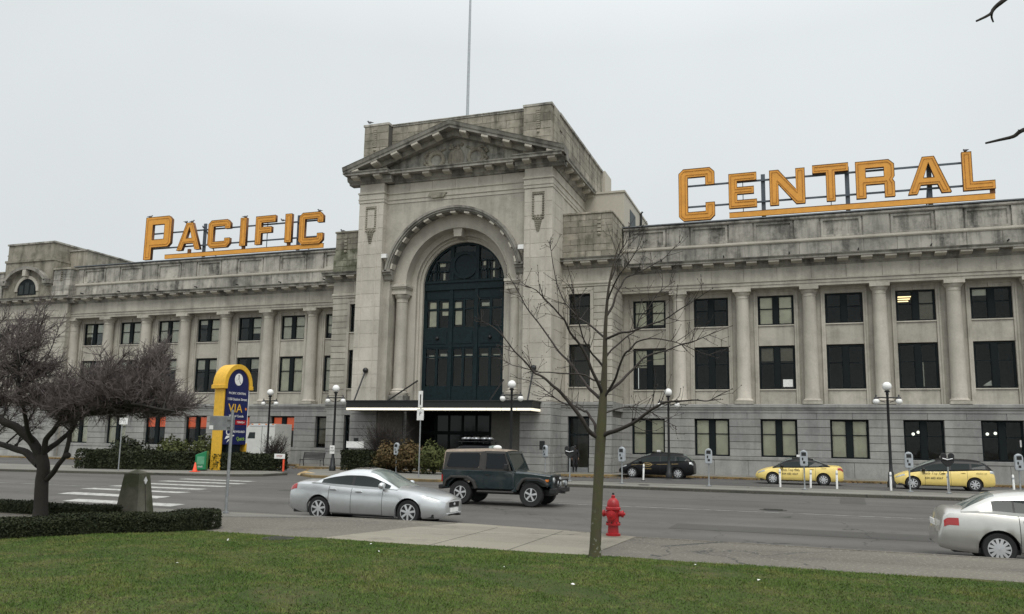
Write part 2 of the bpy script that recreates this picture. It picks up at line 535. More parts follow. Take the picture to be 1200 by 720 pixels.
# near side: boulevard strip, apron of pale concrete, lawn
NEAR = [(120, -41.1), (30, -40.95), (24, -40.85), (19.6, -40.62), (18, -40.2), (15.6, -39.8), (12, -39.9), (5, -40.1), (-60, -40.6)]
slab('near_pavement', [(-60, -62), (120, -62)] + NEAR, -0.2, 0.13, [M['boulevard'], M['boulevard']], 0.15)
flat('concrete_apron', [(14.1, -43.9), (17.0, -43.95), (19.35, -43.95), (19.55, -40.72), (17.95, -40.28), (15.6, -39.88), (15.3, -39.9), (14.75, -41.2)], 0.131, M['concrete'])
flat('concrete_strip', [(-20, -41.6), (5, -41.4), (10.0, -41.1), (12.2, -40.0), (5, -40.22), (-20, -40.36)], 0.130, M['pavement'])
for x0 in (16.4, 17.9):
    b = MB(); b.box(x0, x0 + 0.025, -43.9, -40.4, 0.1308, 0.1325)
    tag(b.build('apron_joint', M['kerb']), kind='structure')

def lawnmat(name, c1, c2, c3):
    q = NT(name)
    a = q.noise(0.55, 5, 0.6); b_ = q.noise(2.4, 4, 0.6); c_ = q.noise(30, 3)
    col = q.mix(q.rng(a, 0.36, 0.64, 0, 1), c1, c2)
    col = q.mix(q.math('MULTIPLY', q.rng(b_, 0.46, 0.66, 0, 1), 0.7), col, c3)
    sc = q.n('VectorMath', operation='SCALE'); q.l(col, sc.inputs[0]); q.l(q.rng(c_, 0.3, 0.7, 0.75, 1.25), sc.inputs['Scale'])
    q.l(sc.outputs[0], q.p.inputs['Base Color'])
    q.p.inputs['Roughness'].default_value = 0.85
    q.p.inputs['Specular IOR Level'].default_value = 0.15
    return q.m
M['soil'] = lawnmat('lawn_soil', (0.040, 0.058, 0.016), (0.055, 0.07, 0.02), (0.085, 0.075, 0.034))
M['grass'] = lawnmat('grass_blades', (0.068, 0.122, 0.026), (0.096, 0.145, 0.032), (0.17, 0.18, 0.055))
EDGE = -43.95
def zl(x, y): return 0.128 + min(0.05, max(0.0, (EDGE - y) * 0.03))
lb = MB()
gx = np.linspace(-8, 60, 69); gy = np.linspace(EDGE, -66, 45)
lb.add([(x, y + (0.05 * math.sin(x * 2.3) + 0.04 * math.sin(x * 5.1) if j == 0 else 0), zl(x, y) + 0.006) for j, y in enumerate(gy) for x in gx],
       [(j * 69 + i, (j + 1) * 69 + i, (j + 1) * 69 + i + 1, j * 69 + i + 1) for j in range(44) for i in range(68)])
tag(lb.build('lawn', M['soil'], smooth=60), kind='structure')

def numpy_mesh(name, V, F, mat):
    """V (n,3) and F (m,k) arrays"""
    me = bpy.data.meshes.new(name)
    k = F.shape[1]
    me.vertices.add(len(V)); me.vertices.foreach_set('co', V.astype(np.float32).ravel())
    me.loops.add(F.size); me.loops.foreach_set('vertex_index', F.astype(np.int32).ravel())
    me.polygons.add(len(F)); me.polygons.foreach_set('loop_start', np.arange(0, F.size, k, dtype=np.int32))
    me.materials.append(mat)
    me.update(); me.validate()
    return me

def grass_blades(n):
    # denser close to the lens; only where the photograph can see the lawn from here or a step aside
    t = npr.random(n)
    depth = 5.5 + 11.5 * t ** 0.8
    lat = (npr.random(n) * 2 - 1) * (0.66 * depth + 1.5)
    P = np.array([CAM.x, CAM.y]) + np.outer(depth, [-0.334, 0.9426]) + np.outer(lat, [0.9426, 0.334])
    ok = P[:, 1] < EDGE + 0.04 * np.sin(P[:, 0] * 2.3)
    # keep the hedge and the trunk foot free
    bare = (np.sin(P[:, 0] * .9 + 1.3 * np.sin(P[:, 1] * .8)) * np.sin(P[:, 1] * 1.15 + P[:, 0] * .35 + 2)) > .82
    ok &= ~(bare & (npr.random(len(P)) < .72))
    P = P[ok]; n = len(P)
    clump = 0.5 + 0.5 * np.sin(P[:, 0] * 1.7 + 2 * np.sin(P[:, 1] * 1.3)) * np.sin(P[:, 1] * 2.1 + P[:, 0])
    h = (0.014 + 0.022 * npr.random(n)) * (0.75 + 0.5 * clump)
    a = npr.random(n) * 2 * np.pi; w = 0.0045 + 0.004 * npr.random(n)
    lean = npr.normal(0, 0.022, (n, 2))
    z = 0.128 + np.clip((EDGE - P[:, 1]) * 0.03, 0, 0.05)
    V = np.zeros((n, 3, 3))
    V[:, 0, :2] = P + np.stack([np.cos(a), np.sin(a)], 1) * w[:, None]
    V[:, 1, :2] = P - np.stack([np.cos(a), np.sin(a)], 1) * w[:, None]
    V[:, 2, :2] = P + lean
    V[:, 0, 2] = V[:, 1, 2] = z
    V[:, 2, 2] = z + h
    return numpy_mesh('grass', V.reshape(-1, 3), np.arange(3 * n).reshape(-1, 3), M['grass'])
tag(link('grass', grass_blades(420000)), 'short winter grass with mossy yellow patches covering the lawn', None, None, 'stuff')

# repairs in the road surface
M['repair'] = asphalt('repaired_asphalt', (0.062, 0.059, 0.055), (0.078, 0.074, 0.068))
for pts in ([(19.5, -36.2), (26.5, -36.3), (26.4, -35.2), (19.6, -35.15)], [(3.5, -30.2), (13, -30.25), (13, -29.6), (3.4, -29.6)], [(24, -25.2), (24.9, -25.2), (25.1, -21.0), (24.2, -21.0)], [(17.6, -38.9), (23.5, -38.95), (23.5, -38.4), (17.6, -38.4)]):
    b = MB(); b.add([(x, y, zr(y) + .004) for x, y in pts], [(0, 1, 2, 3)])
    tag(b.build('road_patch', M['repair']), kind='structure')
# crosswalk: seven ladder stripes
for i, (xl, xr, y) in enumerate([(-4.5, 3.7, -38.45), (0.0, 4.4, -36.6), (-2.1, 2.3, -34.9), (-2.9, 1.7, -33.2), (-3.5, 0.9, -31.3), (-4.2, 0.4, -29.3), (-4.8, -0.4, -27.2), (-5.4, -1.4, -25.2)]):
    b = MB(); b.add([(x_, y_, zr(y_) + .006) for y_ in (y - .33, y, y + .33) for x_ in (xl, xr)], [(0, 1, 3, 2), (2, 3, 5, 4)])
    tag(b.build('crosswalk_stripe', M['marking']), kind='structure')
b = MB(); b.box(12, 70, -30.9, -30.78, 0.001, 0.006)
tag(b.build('lane_line', M['faded']), kind='structure')
b = MB(); b.box(-70, 2, -32.2, -32.08, 0.001, 0.006)
tag(b.build('lane_line', M['faded']), kind='structure')

# ------------------------------------------------------------------ THE STATION
B = thing('railway_station', 'long pale stone railway station with columned wings and a tall arched pediment entrance block', 'building')
def P(name, mb, mat, parent=None, loc=(0, 0, 0), smooth=None, label=None, bevel=None, rz=0):
    o = mb.build(name, mat, parent or B, loc, rz, smooth, bevel)
    if label: o['label'] = label
    return o
_box = {}
def boxpart(name, mat, x0, x1, y0, y1, z0, z1, parent=None):
    """a box piece; alike pieces share one mesh"""
    dx, dy, dz = round(x1 - x0, 3), round(y1 - y0, 3), round(z1 - z0, 3)
    k = (dx, dy, dz, mat.name)
    if k not in _box:
        c = min(0.012, dx / 5, dz / 5)
        mb = MB()
        # chamfered front: 12 extra faces so that joints read
        mb.box(0, dx, min(0.02, dy / 3), dy, 0, dz)
        f = min(0.02, dy / 3)
        mb.add([(0, f, 0), (dx, f, 0), (dx, f, dz), (0, f, dz), (c, 0, c), (dx - c, 0, c), (dx - c, 0, dz - c), (c, 0, dz - c)],
               [(4, 5, 6, 7), (0, 1, 5, 4), (1, 2, 6, 5), (2, 3, 7, 6), (3, 0, 4, 7)])
        _box[k] = mb.mesh(name, mat)
    return link(name, _box[k], parent or B, (x0, y0, z0))
def boxpart_x(name, mat, x0, x1, y0, y1, z0, z1, parent=None):
    """box piece whose chamfered face looks to +x"""
    dx, dy, dz = round(x1 - x0, 3), round(y1 - y0, 3), round(z1 - z0, 3)
    k = ('x', dx, dy, dz, mat.name)
    if k not in _box:
        c = min(0.012, dy / 5, dz / 5); f = dx - 0.02
        mb = MB(); mb.box(0, f, 0, dy, 0, dz)
        mb.add([(f, 0, 0), (f, dy, 0), (f, dy, dz), (f, 0, dz), (dx, c, c), (dx, dy - c, c), (dx, dy - c, dz - c), (dx, c, dz - c)],
               [(4, 5, 6, 7), (0, 1, 5, 4), (1, 2, 6, 5), (2, 3, 7, 6), (3, 0, 4, 7)])
        _box[k] = mb.mesh(name, mat)
    return link(name, _box[k], parent or B, (x0, y0, z0))

BAY = 4.3
W0 = 12.75
NB = 7
XE = W0 + BAY * 6 + 2.15        # 40.7 end of the colonnade

# --- window meshes (shared); origin = bottom centre, facing -y
def win_mesh(w, h, mull=0.34, rail=0.62, fr=0.09, dep=0.12):
    b = MB()
    b.box(-w / 2, -w / 2 + fr, 0, dep, 0, h); b.box(w / 2 - fr, w / 2, 0, dep, 0, h)
    b.box(-w / 2 + fr, w / 2 - fr, 0, dep, 0, fr); b.box(-w / 2 + fr, w / 2 - fr, 0, dep, h - fr, h)
    if mull:
        b.box(-mull / 2, mull / 2, -0.02, dep, fr, h - fr)
        for s in (-1, 1):
            x0, x1 = sorted((s * mull / 2, s * (w / 2 - fr)))
            b.box(x0, x1, 0.02, dep - 0.02, h * rail - 0.03, h * rail + 0.03)
            b.box(x0, x0 + 0.045, 0.02, dep - 0.02, fr, h - fr)
            b.box(x1 - 0.045, x1, 0.02, dep - 0.02, fr, h - fr)
    else:
        b.box(-w / 2 + fr, w / 2 - fr, 0.02, dep - 0.02, h * rail - 0.03, h * rail + 0.03)
    return b.mesh('window', M['frame'])
_wm = {}
_panes = {}
def window(x, y, z, w, h, mull=0.34, blinds=(0, 0), bmat='blind', rail=0.62, name='window', label=None, parent=None):
    k = (w, h, mull, rail)
    if k not in _wm: _wm[k] = win_mesh(w, h, mull, rail)
    o = link(name, _wm[k], parent or B, (x, y, z))
    if label: o['label'] = label
    spans = [(-w / 2 + 0.09, -mull / 2), (mull / 2, w / 2 - 0.09)] if mull else [(-w / 2 + 0.09, w / 2 - 0.09)]
    for i, (a, c) in enumerate(spans):
        kk = (round(c - a, 3), h)
        if kk not in _panes:
            pb = MB(); pb.box(0, c - a, 0, 0.012, 0.09, h - 0.09)
            _panes[kk] = pb.mesh('pane', M['glass'])
        link('pane', _panes[kk], o, (a, 0.07, 0))
        d = blinds[i] if i < len(blinds) else 0
        if d > 0:
            bb = MB(); bb.box(a + 0.01, c - 0.01, 0.11, 0.118, h - 0.09 - (h - 0.18) * d, h - 0.09)
            bb.build('blind', M[bmat], o)
    return o

def wing(s):
    """one colonnaded wing; s=+1 right, -1 left (mirrored in plan)"""
    def X(a, b): return (a, b) if s > 0 else (-b, -a)
    xin, xout = 10.7, XE
    # floors, back wall and side partitions of the rooms behind the glass
    b = MB()
    for z in (0.1, 4.55, 9.35, 13.3):
        b.box(*X(xin, xout + 0.4), 0.3, 7, z, z + 0.12)
    b.box(*X(xin, xout + 0.4), 6.8, 7, 0, 13.4)
    for k in range(NB + 1):
        xx = W0 + BAY * (k - 0.5)
        if k % 2 == 0: b.box(*X(xx - 0.06, xx + 0.06), 0.32, 6.8, 0.2, 13.2)
    P('interior', b, M['interior'])
    # granite ground floor
    gy = -0.8
    b = MB(); b.box(*X(xin, xout + 0.3), gy + 0.03, 0.3, 3.85, 4.2)
    for k in range(NB + 1):
        a = W0 + BAY * (k - 1) + 1.15 if k else xin
        c = W0 + BAY * k - 1.15 if k < NB else xout + 0.3
        b.box(*X(a + 0.01, c - 0.01), gy + 0.05, 0.25, 1.3, 3.86)
    P('ground_floor_backing', b, M['joint'])
    zs = [1.36, 1.84, 2.32, 2.81, 3.31, 3.82]
    for k in range(NB + 1):
        a = W0 + BAY * (k - 1) + 1.15 if k else xin
        c = W0 + BAY * k - 1.15 if k < NB else xout + 0.3
        for j in range(5):
            x0, x1 = X(a, c)
            boxpart('course_stone', M['granite'], x0, x1, gy + rnd.uniform(-.006, .006), gy + 0.3, zs[j] + 0.014, zs[j + 1] - 0.014)
    n = 14
    L = (xout + 0.3 - xin) / n
    for i in range(n):
        a = xin + L * i
        x0, x1 = X(a + 0.006, a + L - 0.006)
        boxpart('plinth_stone', M['granite'], x0, x1, gy - 0.1, 0.25, 0.1, 1.10)
        boxpart('lintel_stone', M['granite'], x0, x1, gy + rnd.uniform(-.004, .004), gy + 0.5, 3.835, 4.24)
    b = MB(); b.box(*X(xin, xout + 0.3), gy - 0.13, 0.3, 1.11, 1.35); P('sill_course', b, M['granite'], bevel=0.03)
    b = MB()
    b.prism([(gy + 0.4, 4.25), (gy - 0.03, 4.25), (gy - 0.03, 4.40), (gy - 0.09, 4.46), (gy - 0.09, 4.55), (gy - 0.16, 4.60), (gy - 0.16, 4.78), (gy - 0.10, 4.81), (0.2, 4.81), (0.2, 4.25)], 'x', *X(xin, xout + 0.3))
    P('string_course', b, M['granite'])
    # wall of the two upper storeys
    b = MB()
    for k in range(NB + 1):
        a = W0 + BAY * (k - 1) + 1.42 if k else xin
        c = W0 + BAY * k - 1.42 if k < NB else xout + 0.3
        b.box(*X(a, c), 0.0, 0.5, 4.8, 12.66)
    P('pier_wall', b, M['stone'])
    for k in range(NB):
        cx = s * (W0 + BAY * k)
        # moulded surround strips
        b = MB()
        for t in (-1, 1):
            x0, x1 = sorted((cx + t * 1.17, cx + t * 1.31)); b.box(x0, x1, -0.05, 0.5, 4.83, 12.5)
            x0, x1 = sorted((cx + t * 1.312, cx + t * 1.42)); b.box(x0, x1, -0.10, 0.5, 4.83, 12.5)
        b.box(cx - 1.17, cx + 1.17, 0.02, 0.5, 12.24, 12.66)
        b.box(cx - 1.42, cx + 1.42, -0.06, 0.02, 12.5, 12.66)
        b.box(cx - 0.13, cx + 0.13, -0.05, 0.02, 12.24, 12.5)
        P('window_surround', b, M['stone'])
        for z0, z1 in ((8.80, 10.14), (4.83, 5.78)):
            boxpart('spandrel_panel', M['stone'], cx - 1.165, cx + 1.165, 0.05, 0.45, z0, z1)
            b = MB(); b.box(cx - 1.165, cx + 1.165, -0.02, 0.2, z1 + 0.002, z1 + 0.08); P('sill', b, M['stone_light'])
    # windows, with the blinds the photograph shows
    if s > 0:
        up = [((.95, .9), 'blind'), ((0, 0), 0), ((1, 1), 'blind'), ((0, 0), 0), ((0, 1), 'interior'), ((.22, 0), 'blind_grey'), ((0, 0), 0)]
        lo = [((.45, .4), 'blind'), ((0, 0), 0), ((.33, .33), 'interior'), ((0, 0), 0), ((0, 0), 0), ((0, 0), 0), ((0, .3), 'blind')]
        gr = [((1, .95), 'blind'), ((1, 1), 'blind'), ((1, .98), 'blind'), ((1, 1), 'blind'), ((.0, .0), 0), ((0, 0), 0), ((1, 1), 'blind')]
    else:
        up = [((.8, .8), 'blind_grey'), ((1, 1), 'blind_grey'), ((0, .7), 'blind_grey'), ((.2, 1), 'blind_grey'), ((1, 1), 'blind_grey'), ((1, 1), 'blind_grey'), ((.6, .4), 'blind_grey')]
        lo = [((1, 1), 'blind_grey'), ((1, 1), 'blind'), ((0, .3), 'blind_grey'), ((.3, .3), 'blind_grey'), ((1, .3), 'blind_grey'), ((.3, .5), 'blind_grey'), ((1, 0), 'blind_grey')]
        gr = [((.9, .9), 'interior'), ((.45, .45), 'glowing_orange_blind'), ((.45, .45), 'glowing_orange_blind'), ((.42, .42), 'glowing_orange_blind'), ((.4, .4), 'glowing_orange_blind'), ((1, .9), 'blind'), ((1, 1), 'blind')]
    for k in range(NB):
        cx = s * (W0 + BAY * k)
        for z, h, (bl, bm) in ((10.22, 2.0, up[k]), (5.86, 2.88, lo[k]), (1.36, 2.45, gr[k])):
            bl2 = bl if s > 0 else bl
            y = 0.13 if z > 4 else -0.5
            window(cx, y, z, 2.3, h, 0.36, bl2, bm or 'blind', 0.6 if z < 9 else 0.56)
    # engaged columns
    prof = [(0.56, 5.0), (0.60, 5.06), (0.56, 5.14), (0.50, 5.17), (0.47, 5.24), (0.455, 6.5), (0.445, 9), (0.415, 11.95), (0.42, 11.97), (0.455, 12.0), (0.42, 12.03), (0.42, 12.18), (0.47, 12.22), (0.54, 12.36), (0.55, 12.42)]
    cb = MB(); cb.lathe(prof, 28)
    cm = cb.mesh('column', M['stone_light'], 35)
    pb = MB(); pb.box(-0.62, 0.62, -0.62, 0.5, 4.815, 5.0); pbm = pb.mesh('column_base', M['stone'])
    ab = MB(); ab.box(-0.60, 0.60, -0.60, 0.4, 12.42, 12.655); abm = ab.mesh('abacus', M['stone'])
    for k in range(NB - 1):
        cx = s * (W0 + BAY * (k + 0.5))
        c = link('column', cm, B, (cx, -0.36, 0))
        link('column_base', pbm, c); link('abacus', abm, c)
    if True:        # half column against the end pavilion
        c = link('column', cm, B, (s * (XE - 0.15), -0.3, 0)); link('column_base', pbm, c); link('abacus', abm, c)
    # entablature
    b = MB()
    ey = -0.82
    b.prism([(0.4, 12.66), (ey, 12.66), (ey, 12.84), (ey - 0.04, 12.85), (ey - 0.04, 13.02), (ey - 0.10, 13.07), (ey - 0.10, 13.14), (ey, 13.15), (0.4, 13.15)], 'x', *X(xin, xout + 0.3))
    P('architrave', b, M['stone'])
    L = (xout + .3 - xin) / 14
    for i in range(14):
        boxpart('frieze_stone', M['stone'], *X(xin + L * i + .004, xin + L * (i + 1) - .004), ey + rnd.uniform(0.0, 0.006), 0.3, 13.152, 14.02)
    cornice_run('x', X(xin, xout + 0.3), ey)
    n0 = int((xout - 11.2) / (BAY / 3)) + 1
    for i in range(n0):
        x = s * (11.32 + BAY / 3 * i)
        link('modillion', MODI, B, (x, ey, 0))
    # blocking course above the cornice, parapet of panels, coping
    L = (xout + .3 - 11.0) / 15
    for i in range(15):
        boxpart('blocking_stone', M['stone_dirty'], *X(11.0 + L * i + .005, 11.0 + L * (i + 1) - .005), -0.62 + rnd.uniform(-.006, .006), 0.4, 14.70, 15.70)
    b = MB(); b.prism([(0.3, 15.70), (-0.66, 15.70), (-0.72, 15.78), (-0.72, 15.90), (-0.5, 15.97), (0.3, 15.97)], 'x', *X(11.0, xout + 0.3))
    P('ledge', b, M['stone_light'])
    b = MB(); b.box(*X(11.0, xout + .3), -0.36, 0.3, 15.97, 17.3); P('parapet_wall', b, M['stone_dirty'])
    for k in range(NB + 1):
        if k < NB:
            cx = s * (W0 + BAY * k)
            b = MB()
            for (a, c, z0, z1) in ((-1.25, 1.25, 16.0, 16.14), (-1.25, 1.25, 17.12, 17.28), (-1.25, -1.11, 16.142, 17.118), (1.11, 1.25, 16.142, 17.118)):
                b.box(cx + a, cx + c, -0.45, -0.362, z0, z1)
            P('panel_frame', b, M['stone_dirty'])
        a = W0 + BAY * (k - 1) + 1.36 if k else 11.0
        c = W0 + BAY * k - 1.36 if k < NB else xout + .3
        boxpart('parapet_pier', M['stone_dirty'], *X(a, c), -0.48, -0.362, 15.975, 17.295)
    b = MB(); b.prism([(0.5, 17.3), (-0.5, 17.3), (-0.58, 17.38), (-0.58, 17.5), (0.5, 17.56)], 'x', *X(11.0, xout + .3)); P('coping_stone', b, M['stone_dirty'])
    b = MB(); b.box(*X(10.95, xout + .3), -0.64, 0.55, 17.562, 17.64); P('coping', b, M['coping'])
    b = MB(); b.box(*X(xin - 1, xout + .3), 0.4, 26, 13.5, 16.9); P('roof', b, M['coping'])
    # little rain spouts along the blocking course
    for k in range(NB):
        b = MB(); b.lathe([(0.05, -0.95), (0.05, -0.6)], 8, axis='y', M=Matrix.Translation((s * (W0 + BAY * k + 1.0), 0, 14.98)))
        P('rain_spout', b, M['trim'])

def cornice_prof(ey, lip=0.72):
    return [(ey + 0.5, 14.02), (ey - 0.02, 14.02), (ey - 0.06, 14.10), (ey - 0.14, 14.16), (ey - 0.14, 14.22), (ey - 0.16, 14.42), (ey - lip + 0.06, 14.42), (ey - lip + 0.06, 14.55), (ey - lip, 14.59), (ey - lip - 0.04, 14.66), (ey - 0.1, 14.74), (ey + 0.5, 14.74)]
def cornice_run(axis, span, ey):
    b = MB(); b.prism(cornice_prof(ey), 'x', *span)
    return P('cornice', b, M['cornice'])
mb = MB()
mb.prism([(-0.15, 14.43), (-0.60, 14.425), (-0.60, 14.30), (-0.55, 14.27), (-0.4, 14.26), (-0.15, 14.20)], 'x', -0.34, 0.34)
MODI = mb.mesh('modillion', M['stone_light'])
wing(1); wing(-1)

# something to see behind some of the panes
for (x, z, n) in ((29.3, 11.95, 3),):
    for i in range(n):
        b = MB(); b.box(x - .35, x + .55, 0.9 + .9 * i, 1.02 + .9 * i, z - 0.02 - .0 * i, z + 0.03)
        P('ceiling_lamp', b, M['warm'])
for x, z in ((29.6, 3.0), (29.9, 3.12), (33.85, 3.05), (34.3, 3.1)):
    b = MB(); b.sphere((x, 1.6, z), 0.095); P('ceiling_lamp', b, M['room_lamp'])
for x, z, w_, h_ in ((22.0, 6.02, .62, .5), (17.0, 6.0, .25, .34), (35.55, 2.25, .75, .42)):
    b = MB(); b.box(x - w_ / 2, x + w_ / 2, 0.19 if z > 4 else -0.44, 0.196 if z > 4 else -0.434, z, z + h_)
    P('paper_notice', b, M['white'])
b = MB(); b.prism([(33.55, 6.02), (34.3, 6.02), (34.3, 6.42), (34.05, 6.38), (33.7, 6.15)], 'y', 0.26, 0.3); P('window_display', b, M['white'])
for x in (29.75, 30.2):
    b = MB(); b.box(x, x + 0.06, 0.24, 0.28, 5.98, 7.6); P('blind_slat', b, M['blind_grey'])

# ------------------------------------------------------------------ flanking bays beside the entrance block
FY = -3.85
def flank(s):
    def X(a, b): return (a, b) if s > 0 else (-b, -a)
    xi, xo = 7.4, 10.9
    wc = 8.62
    # ground floor
    zs = [0.13, 0.62, 1.10, 1.36, 1.84, 2.32, 2.81, 3.31, 3.83]
    b = MB()
    b.box(*X(xi, wc - 0.76), FY - .1, -0.3, 0.1, 3.84); b.box(*X(wc + .76, xo - .03), FY - .1, -0.3, 0.1, 3.84); b.box(*X(xi, xo - .03), FY - .1, -0.3, 3.84, 4.25)
    P('ground_floor_backing', b, M['joint'])
    for a, c in ((xi, wc - 0.75), (wc + 0.75, xo)):
        for j in range(8):
            boxpart('course_stone', M['granite'], *X(a, c), FY - 0.16 - (0.08 if j < 2 else 0) + rnd.uniform(-.006, .006), FY + 0.1, zs[j] + 0.012, zs[j + 1] - 0.012)
    boxpart('lintel_stone', M['granite'], *X(xi, xo), FY - 0.16, FY + 0.2, 3.84, 4.24)
    if s > 0:
        for j in range(8):
            boxpart_x('course_stone', M['granite'], xo - 0.3, xo + (0.06 if j < 2 else 0), FY + 0.12, -0.72, zs[j] + 0.012, zs[j + 1] - 0.012)
    b = MB()
    b.prism([(FY + 0.4, 4.25), (FY - 0.17, 4.25), (FY - 0.17, 4.40), (FY - 0.23, 4.46), (FY - 0.23, 4.55), (FY - 0.3, 4.60), (FY - 0.3, 4.78), (FY - 0.2, 4.81), (FY + 0.4, 4.81)], 'x', *X(xi, xo + 0.1))
    x0, x1 = X(xo - 0.2, xo + 0.12)
    b.box(x0, x1, FY + 0.41, -0.66, 4.25, 4.805)
    P('string_course', b, M['granite'])
    # upper wall with window slot
    b = MB()
    b.box(*X(xi, wc - 0.98), FY + 0.06, -0.1, 4.8, 14.1); b.box(*X(wc + 0.98, xo - .03), FY + 0.06, -0.1, 4.8, 14.1)
    b.box(*X(wc - .98, wc + .98), FY + 0.06, FY + 0.4, 12.25, 14.1)
    P('flank_wall', b, M['stone'])
    b = MB()
    for t in (-1, 1):
        x0, x1 = sorted((s * wc + t * 0.76, s * wc + t * 0.98)); b.box(x0, x1, FY - 0.03, FY + 0.5, 4.82, 12.45)
    b.box(s * wc - 0.98, s * wc + 0.98, FY - 0.03, FY + 0.05, 12.452, 12.66)
    b.box(s * wc - 0.76, s * wc + 0.76, FY - 0.01, FY + 0.05, 12.25, 12.45)
    P('window_surround', b, M['stone'])
    for z0, z1 in ((8.74, 10.02), (4.83, 5.75)):
        boxpart('spandrel_panel', M['stone'], s * wc - .755, s * wc + .755, FY + 0.08, FY + 0.4, z0, z1)
        b = MB(); b.box(s * wc - .755, s * wc + .755, FY, FY + 0.2, z1 + .002, z1 + 0.08); P('sill', b, M['stone_light'])
    window(s * wc, FY + 0.2, 10.1, 1.5, 2.1, 0, (0,), 'blind')
    window(s * wc, FY + 0.2, 5.83, 1.5, 2.88, 0, (0,), 'blind')
    b = MB(); b.box(*X(xi, xo - .2), FY + 2.6, FY + 2.8, 4.3, 14); b.box(*X(xi, xo - .2), FY + .5, FY + 2.6, 4.3, 4.5); b.box(*X(xi, xo - .2), FY + 2.6, FY + 2.8, 0, 4.3); b.box(*X(xi + .1, xi + .2), FY + .3, FY + 2.6, 0, 4.3); b.box(*X(xo - .35, xo - .25), FY + .3, FY + 2.6, 0, 4.3); P('interior', b, M['interior'])
    # rusticated outer strip, front and return
    n = 17
    h = (12.75 - 4.83) / n
    for j in range(n):
        z0 = 4.83 + h * j
        boxpart('rustic_stone', M['stone'], *X(wc + 0.985, xo), FY + rnd.uniform(-.005, .005), FY + 0.3, z0 + 0.018, z0 + h - 0.018)
        if s > 0:
            boxpart_x('rustic_stone', M['stone'], xo - 0.3, xo, FY + 0.31, -0.02, z0 + 0.010, z0 + h - 0.010)
    b = MB(); b.prism([(FY + 0.3, 12.75), (FY - 0.04, 12.75), (FY - 0.04, 12.86), (FY - 0.1, 12.92), (FY - 0.1, 13.05), (FY - .02, 13.1), (FY + .3, 13.1)], 'x', *X(xi, xo + 0.05))
    x0, x1 = X(xo - 0.1, xo + 0.06); b.box(x0, x1, FY + .31, -.85, 12.752, 13.098)
    P('architrave', b, M['stone'])
    boxpart('frieze_stone', M['stone'], *X(xi, (xi + xo) / 2), FY, FY + .2, 13.105, 14.0)
    boxpart('frieze_stone', M['stone'], *X((xi + xo) / 2 + .006, xo), FY, FY + .2, 13.105, 14.0)
    x0, x1 = X(xo - .2, xo); b = MB(); b.box(x0, x1, FY + .21, -.8, 13.11, 14.0); P('frieze_return', b, M['stone'])
    # cornice with return
    cornice_run('x', X(xi, xo + 0.7), FY)
    pr = [(p[0], p[1]) for p in cornice_prof(0.0)]
    b = MB()
    pts = [((xo - y) * s, z) for y, z in pr]
    b.prism(pts if s < 0 else pts[::-1], 'y', FY + 0.52, -1.5)
    P('cornice_return', b, M['cornice'])
    for i in range(3):
        link('modillion', MODI, B, (s * (7.95 + 1.2 * i), FY, 0))
    for i in range(2):
        o = link('modillion', MODI, B, (s * xo, FY + 0.75 + 1.1 * i, 0)); o.rotation_euler = (0, 0, R(90) * s)
    # attic of separate blocks
    zb = [14.74, 15.2, 15.66, 16.1, 16.54, 16.98, 17.42, 17.86]
    b = MB(); b.box(*X(xi, xo - .03), FY + .05, 1.5, 14.74, 17.86); P('attic_backing', b, M['joint'])
    for j in range(7):
        y = FY - (0.09 if j < 3 else 0)
        off = 0.0 if j % 2 else -0.55
        xs = [xi] + [x for x in (xi + 1.1 + off, xi + 2.2 + off, xi + 3.3 + off) if xi + .2 < x < xo - .25] + [xo + (.09 if j < 3 else 0)]
        for a, c in zip(xs, xs[1:]):
            boxpart('attic_block', M['stone_mossy'] if s < 0 and j < 4 else M['stone_attic'], *X(a + .005, c - .005), y + rnd.uniform(-.01, .01), FY + .2, zb[j] + .006, zb[j + 1] - .006)
        if s > 0:
            ys = [FY + .21, -2.5 + off * .5, -1.2 + off * .5, 0.1 + off * .5, 1.5]
            for a, c in zip(ys, ys[1:]):
                boxpart_x('attic_block', M['stone_attic'], xo - .2, xo + (.09 if j < 3 else 0) + rnd.uniform(-.008, .008), a + .005, c - .005, zb[j] + .006, zb[j + 1] - .006)
    b = MB(); b.box(*X(xi, xo + .06), FY - .07, 1.5, 17.862, 18.0); P('attic_coping', b, M['stone_attic'], bevel=.02)
    # small carved drop on the attic
    b = MB()
    for i in range(4): b.box(s * 10.0 - .13, s * 10.0 + .13, FY - .05, FY, 17.4 - .27 * i, 17.58 - .27 * i)
    b.sphere((s * 10.0, FY - .02, 16.38), .12)
    P('carved_drop', b, M['stone_attic'])
    # penthouse set back on the roof
    if s > 0:
        b = MB(); b.box(7.4, 10.5, 2.2, 12, 16.8, 21.15); b.box(7.4, 10.58, 2.12, 12.1, 21.15, 21.3)
        o = P('penthouse', b, M['beige'])
        b = MB(); b.box(10.501, 10.53, 4.4, 6.6, 18.9, 20.4); b.build('penthouse_window', M['frame_green'], o)
        b = MB(); b.tube([(10.62, 8.6, 17), (10.62, 8.6, 21.2), (10.75, 8.6, 21.35)], .09, 8); b.build('vent_pipe', M['trim'], o)
flank(1); flank(-1)

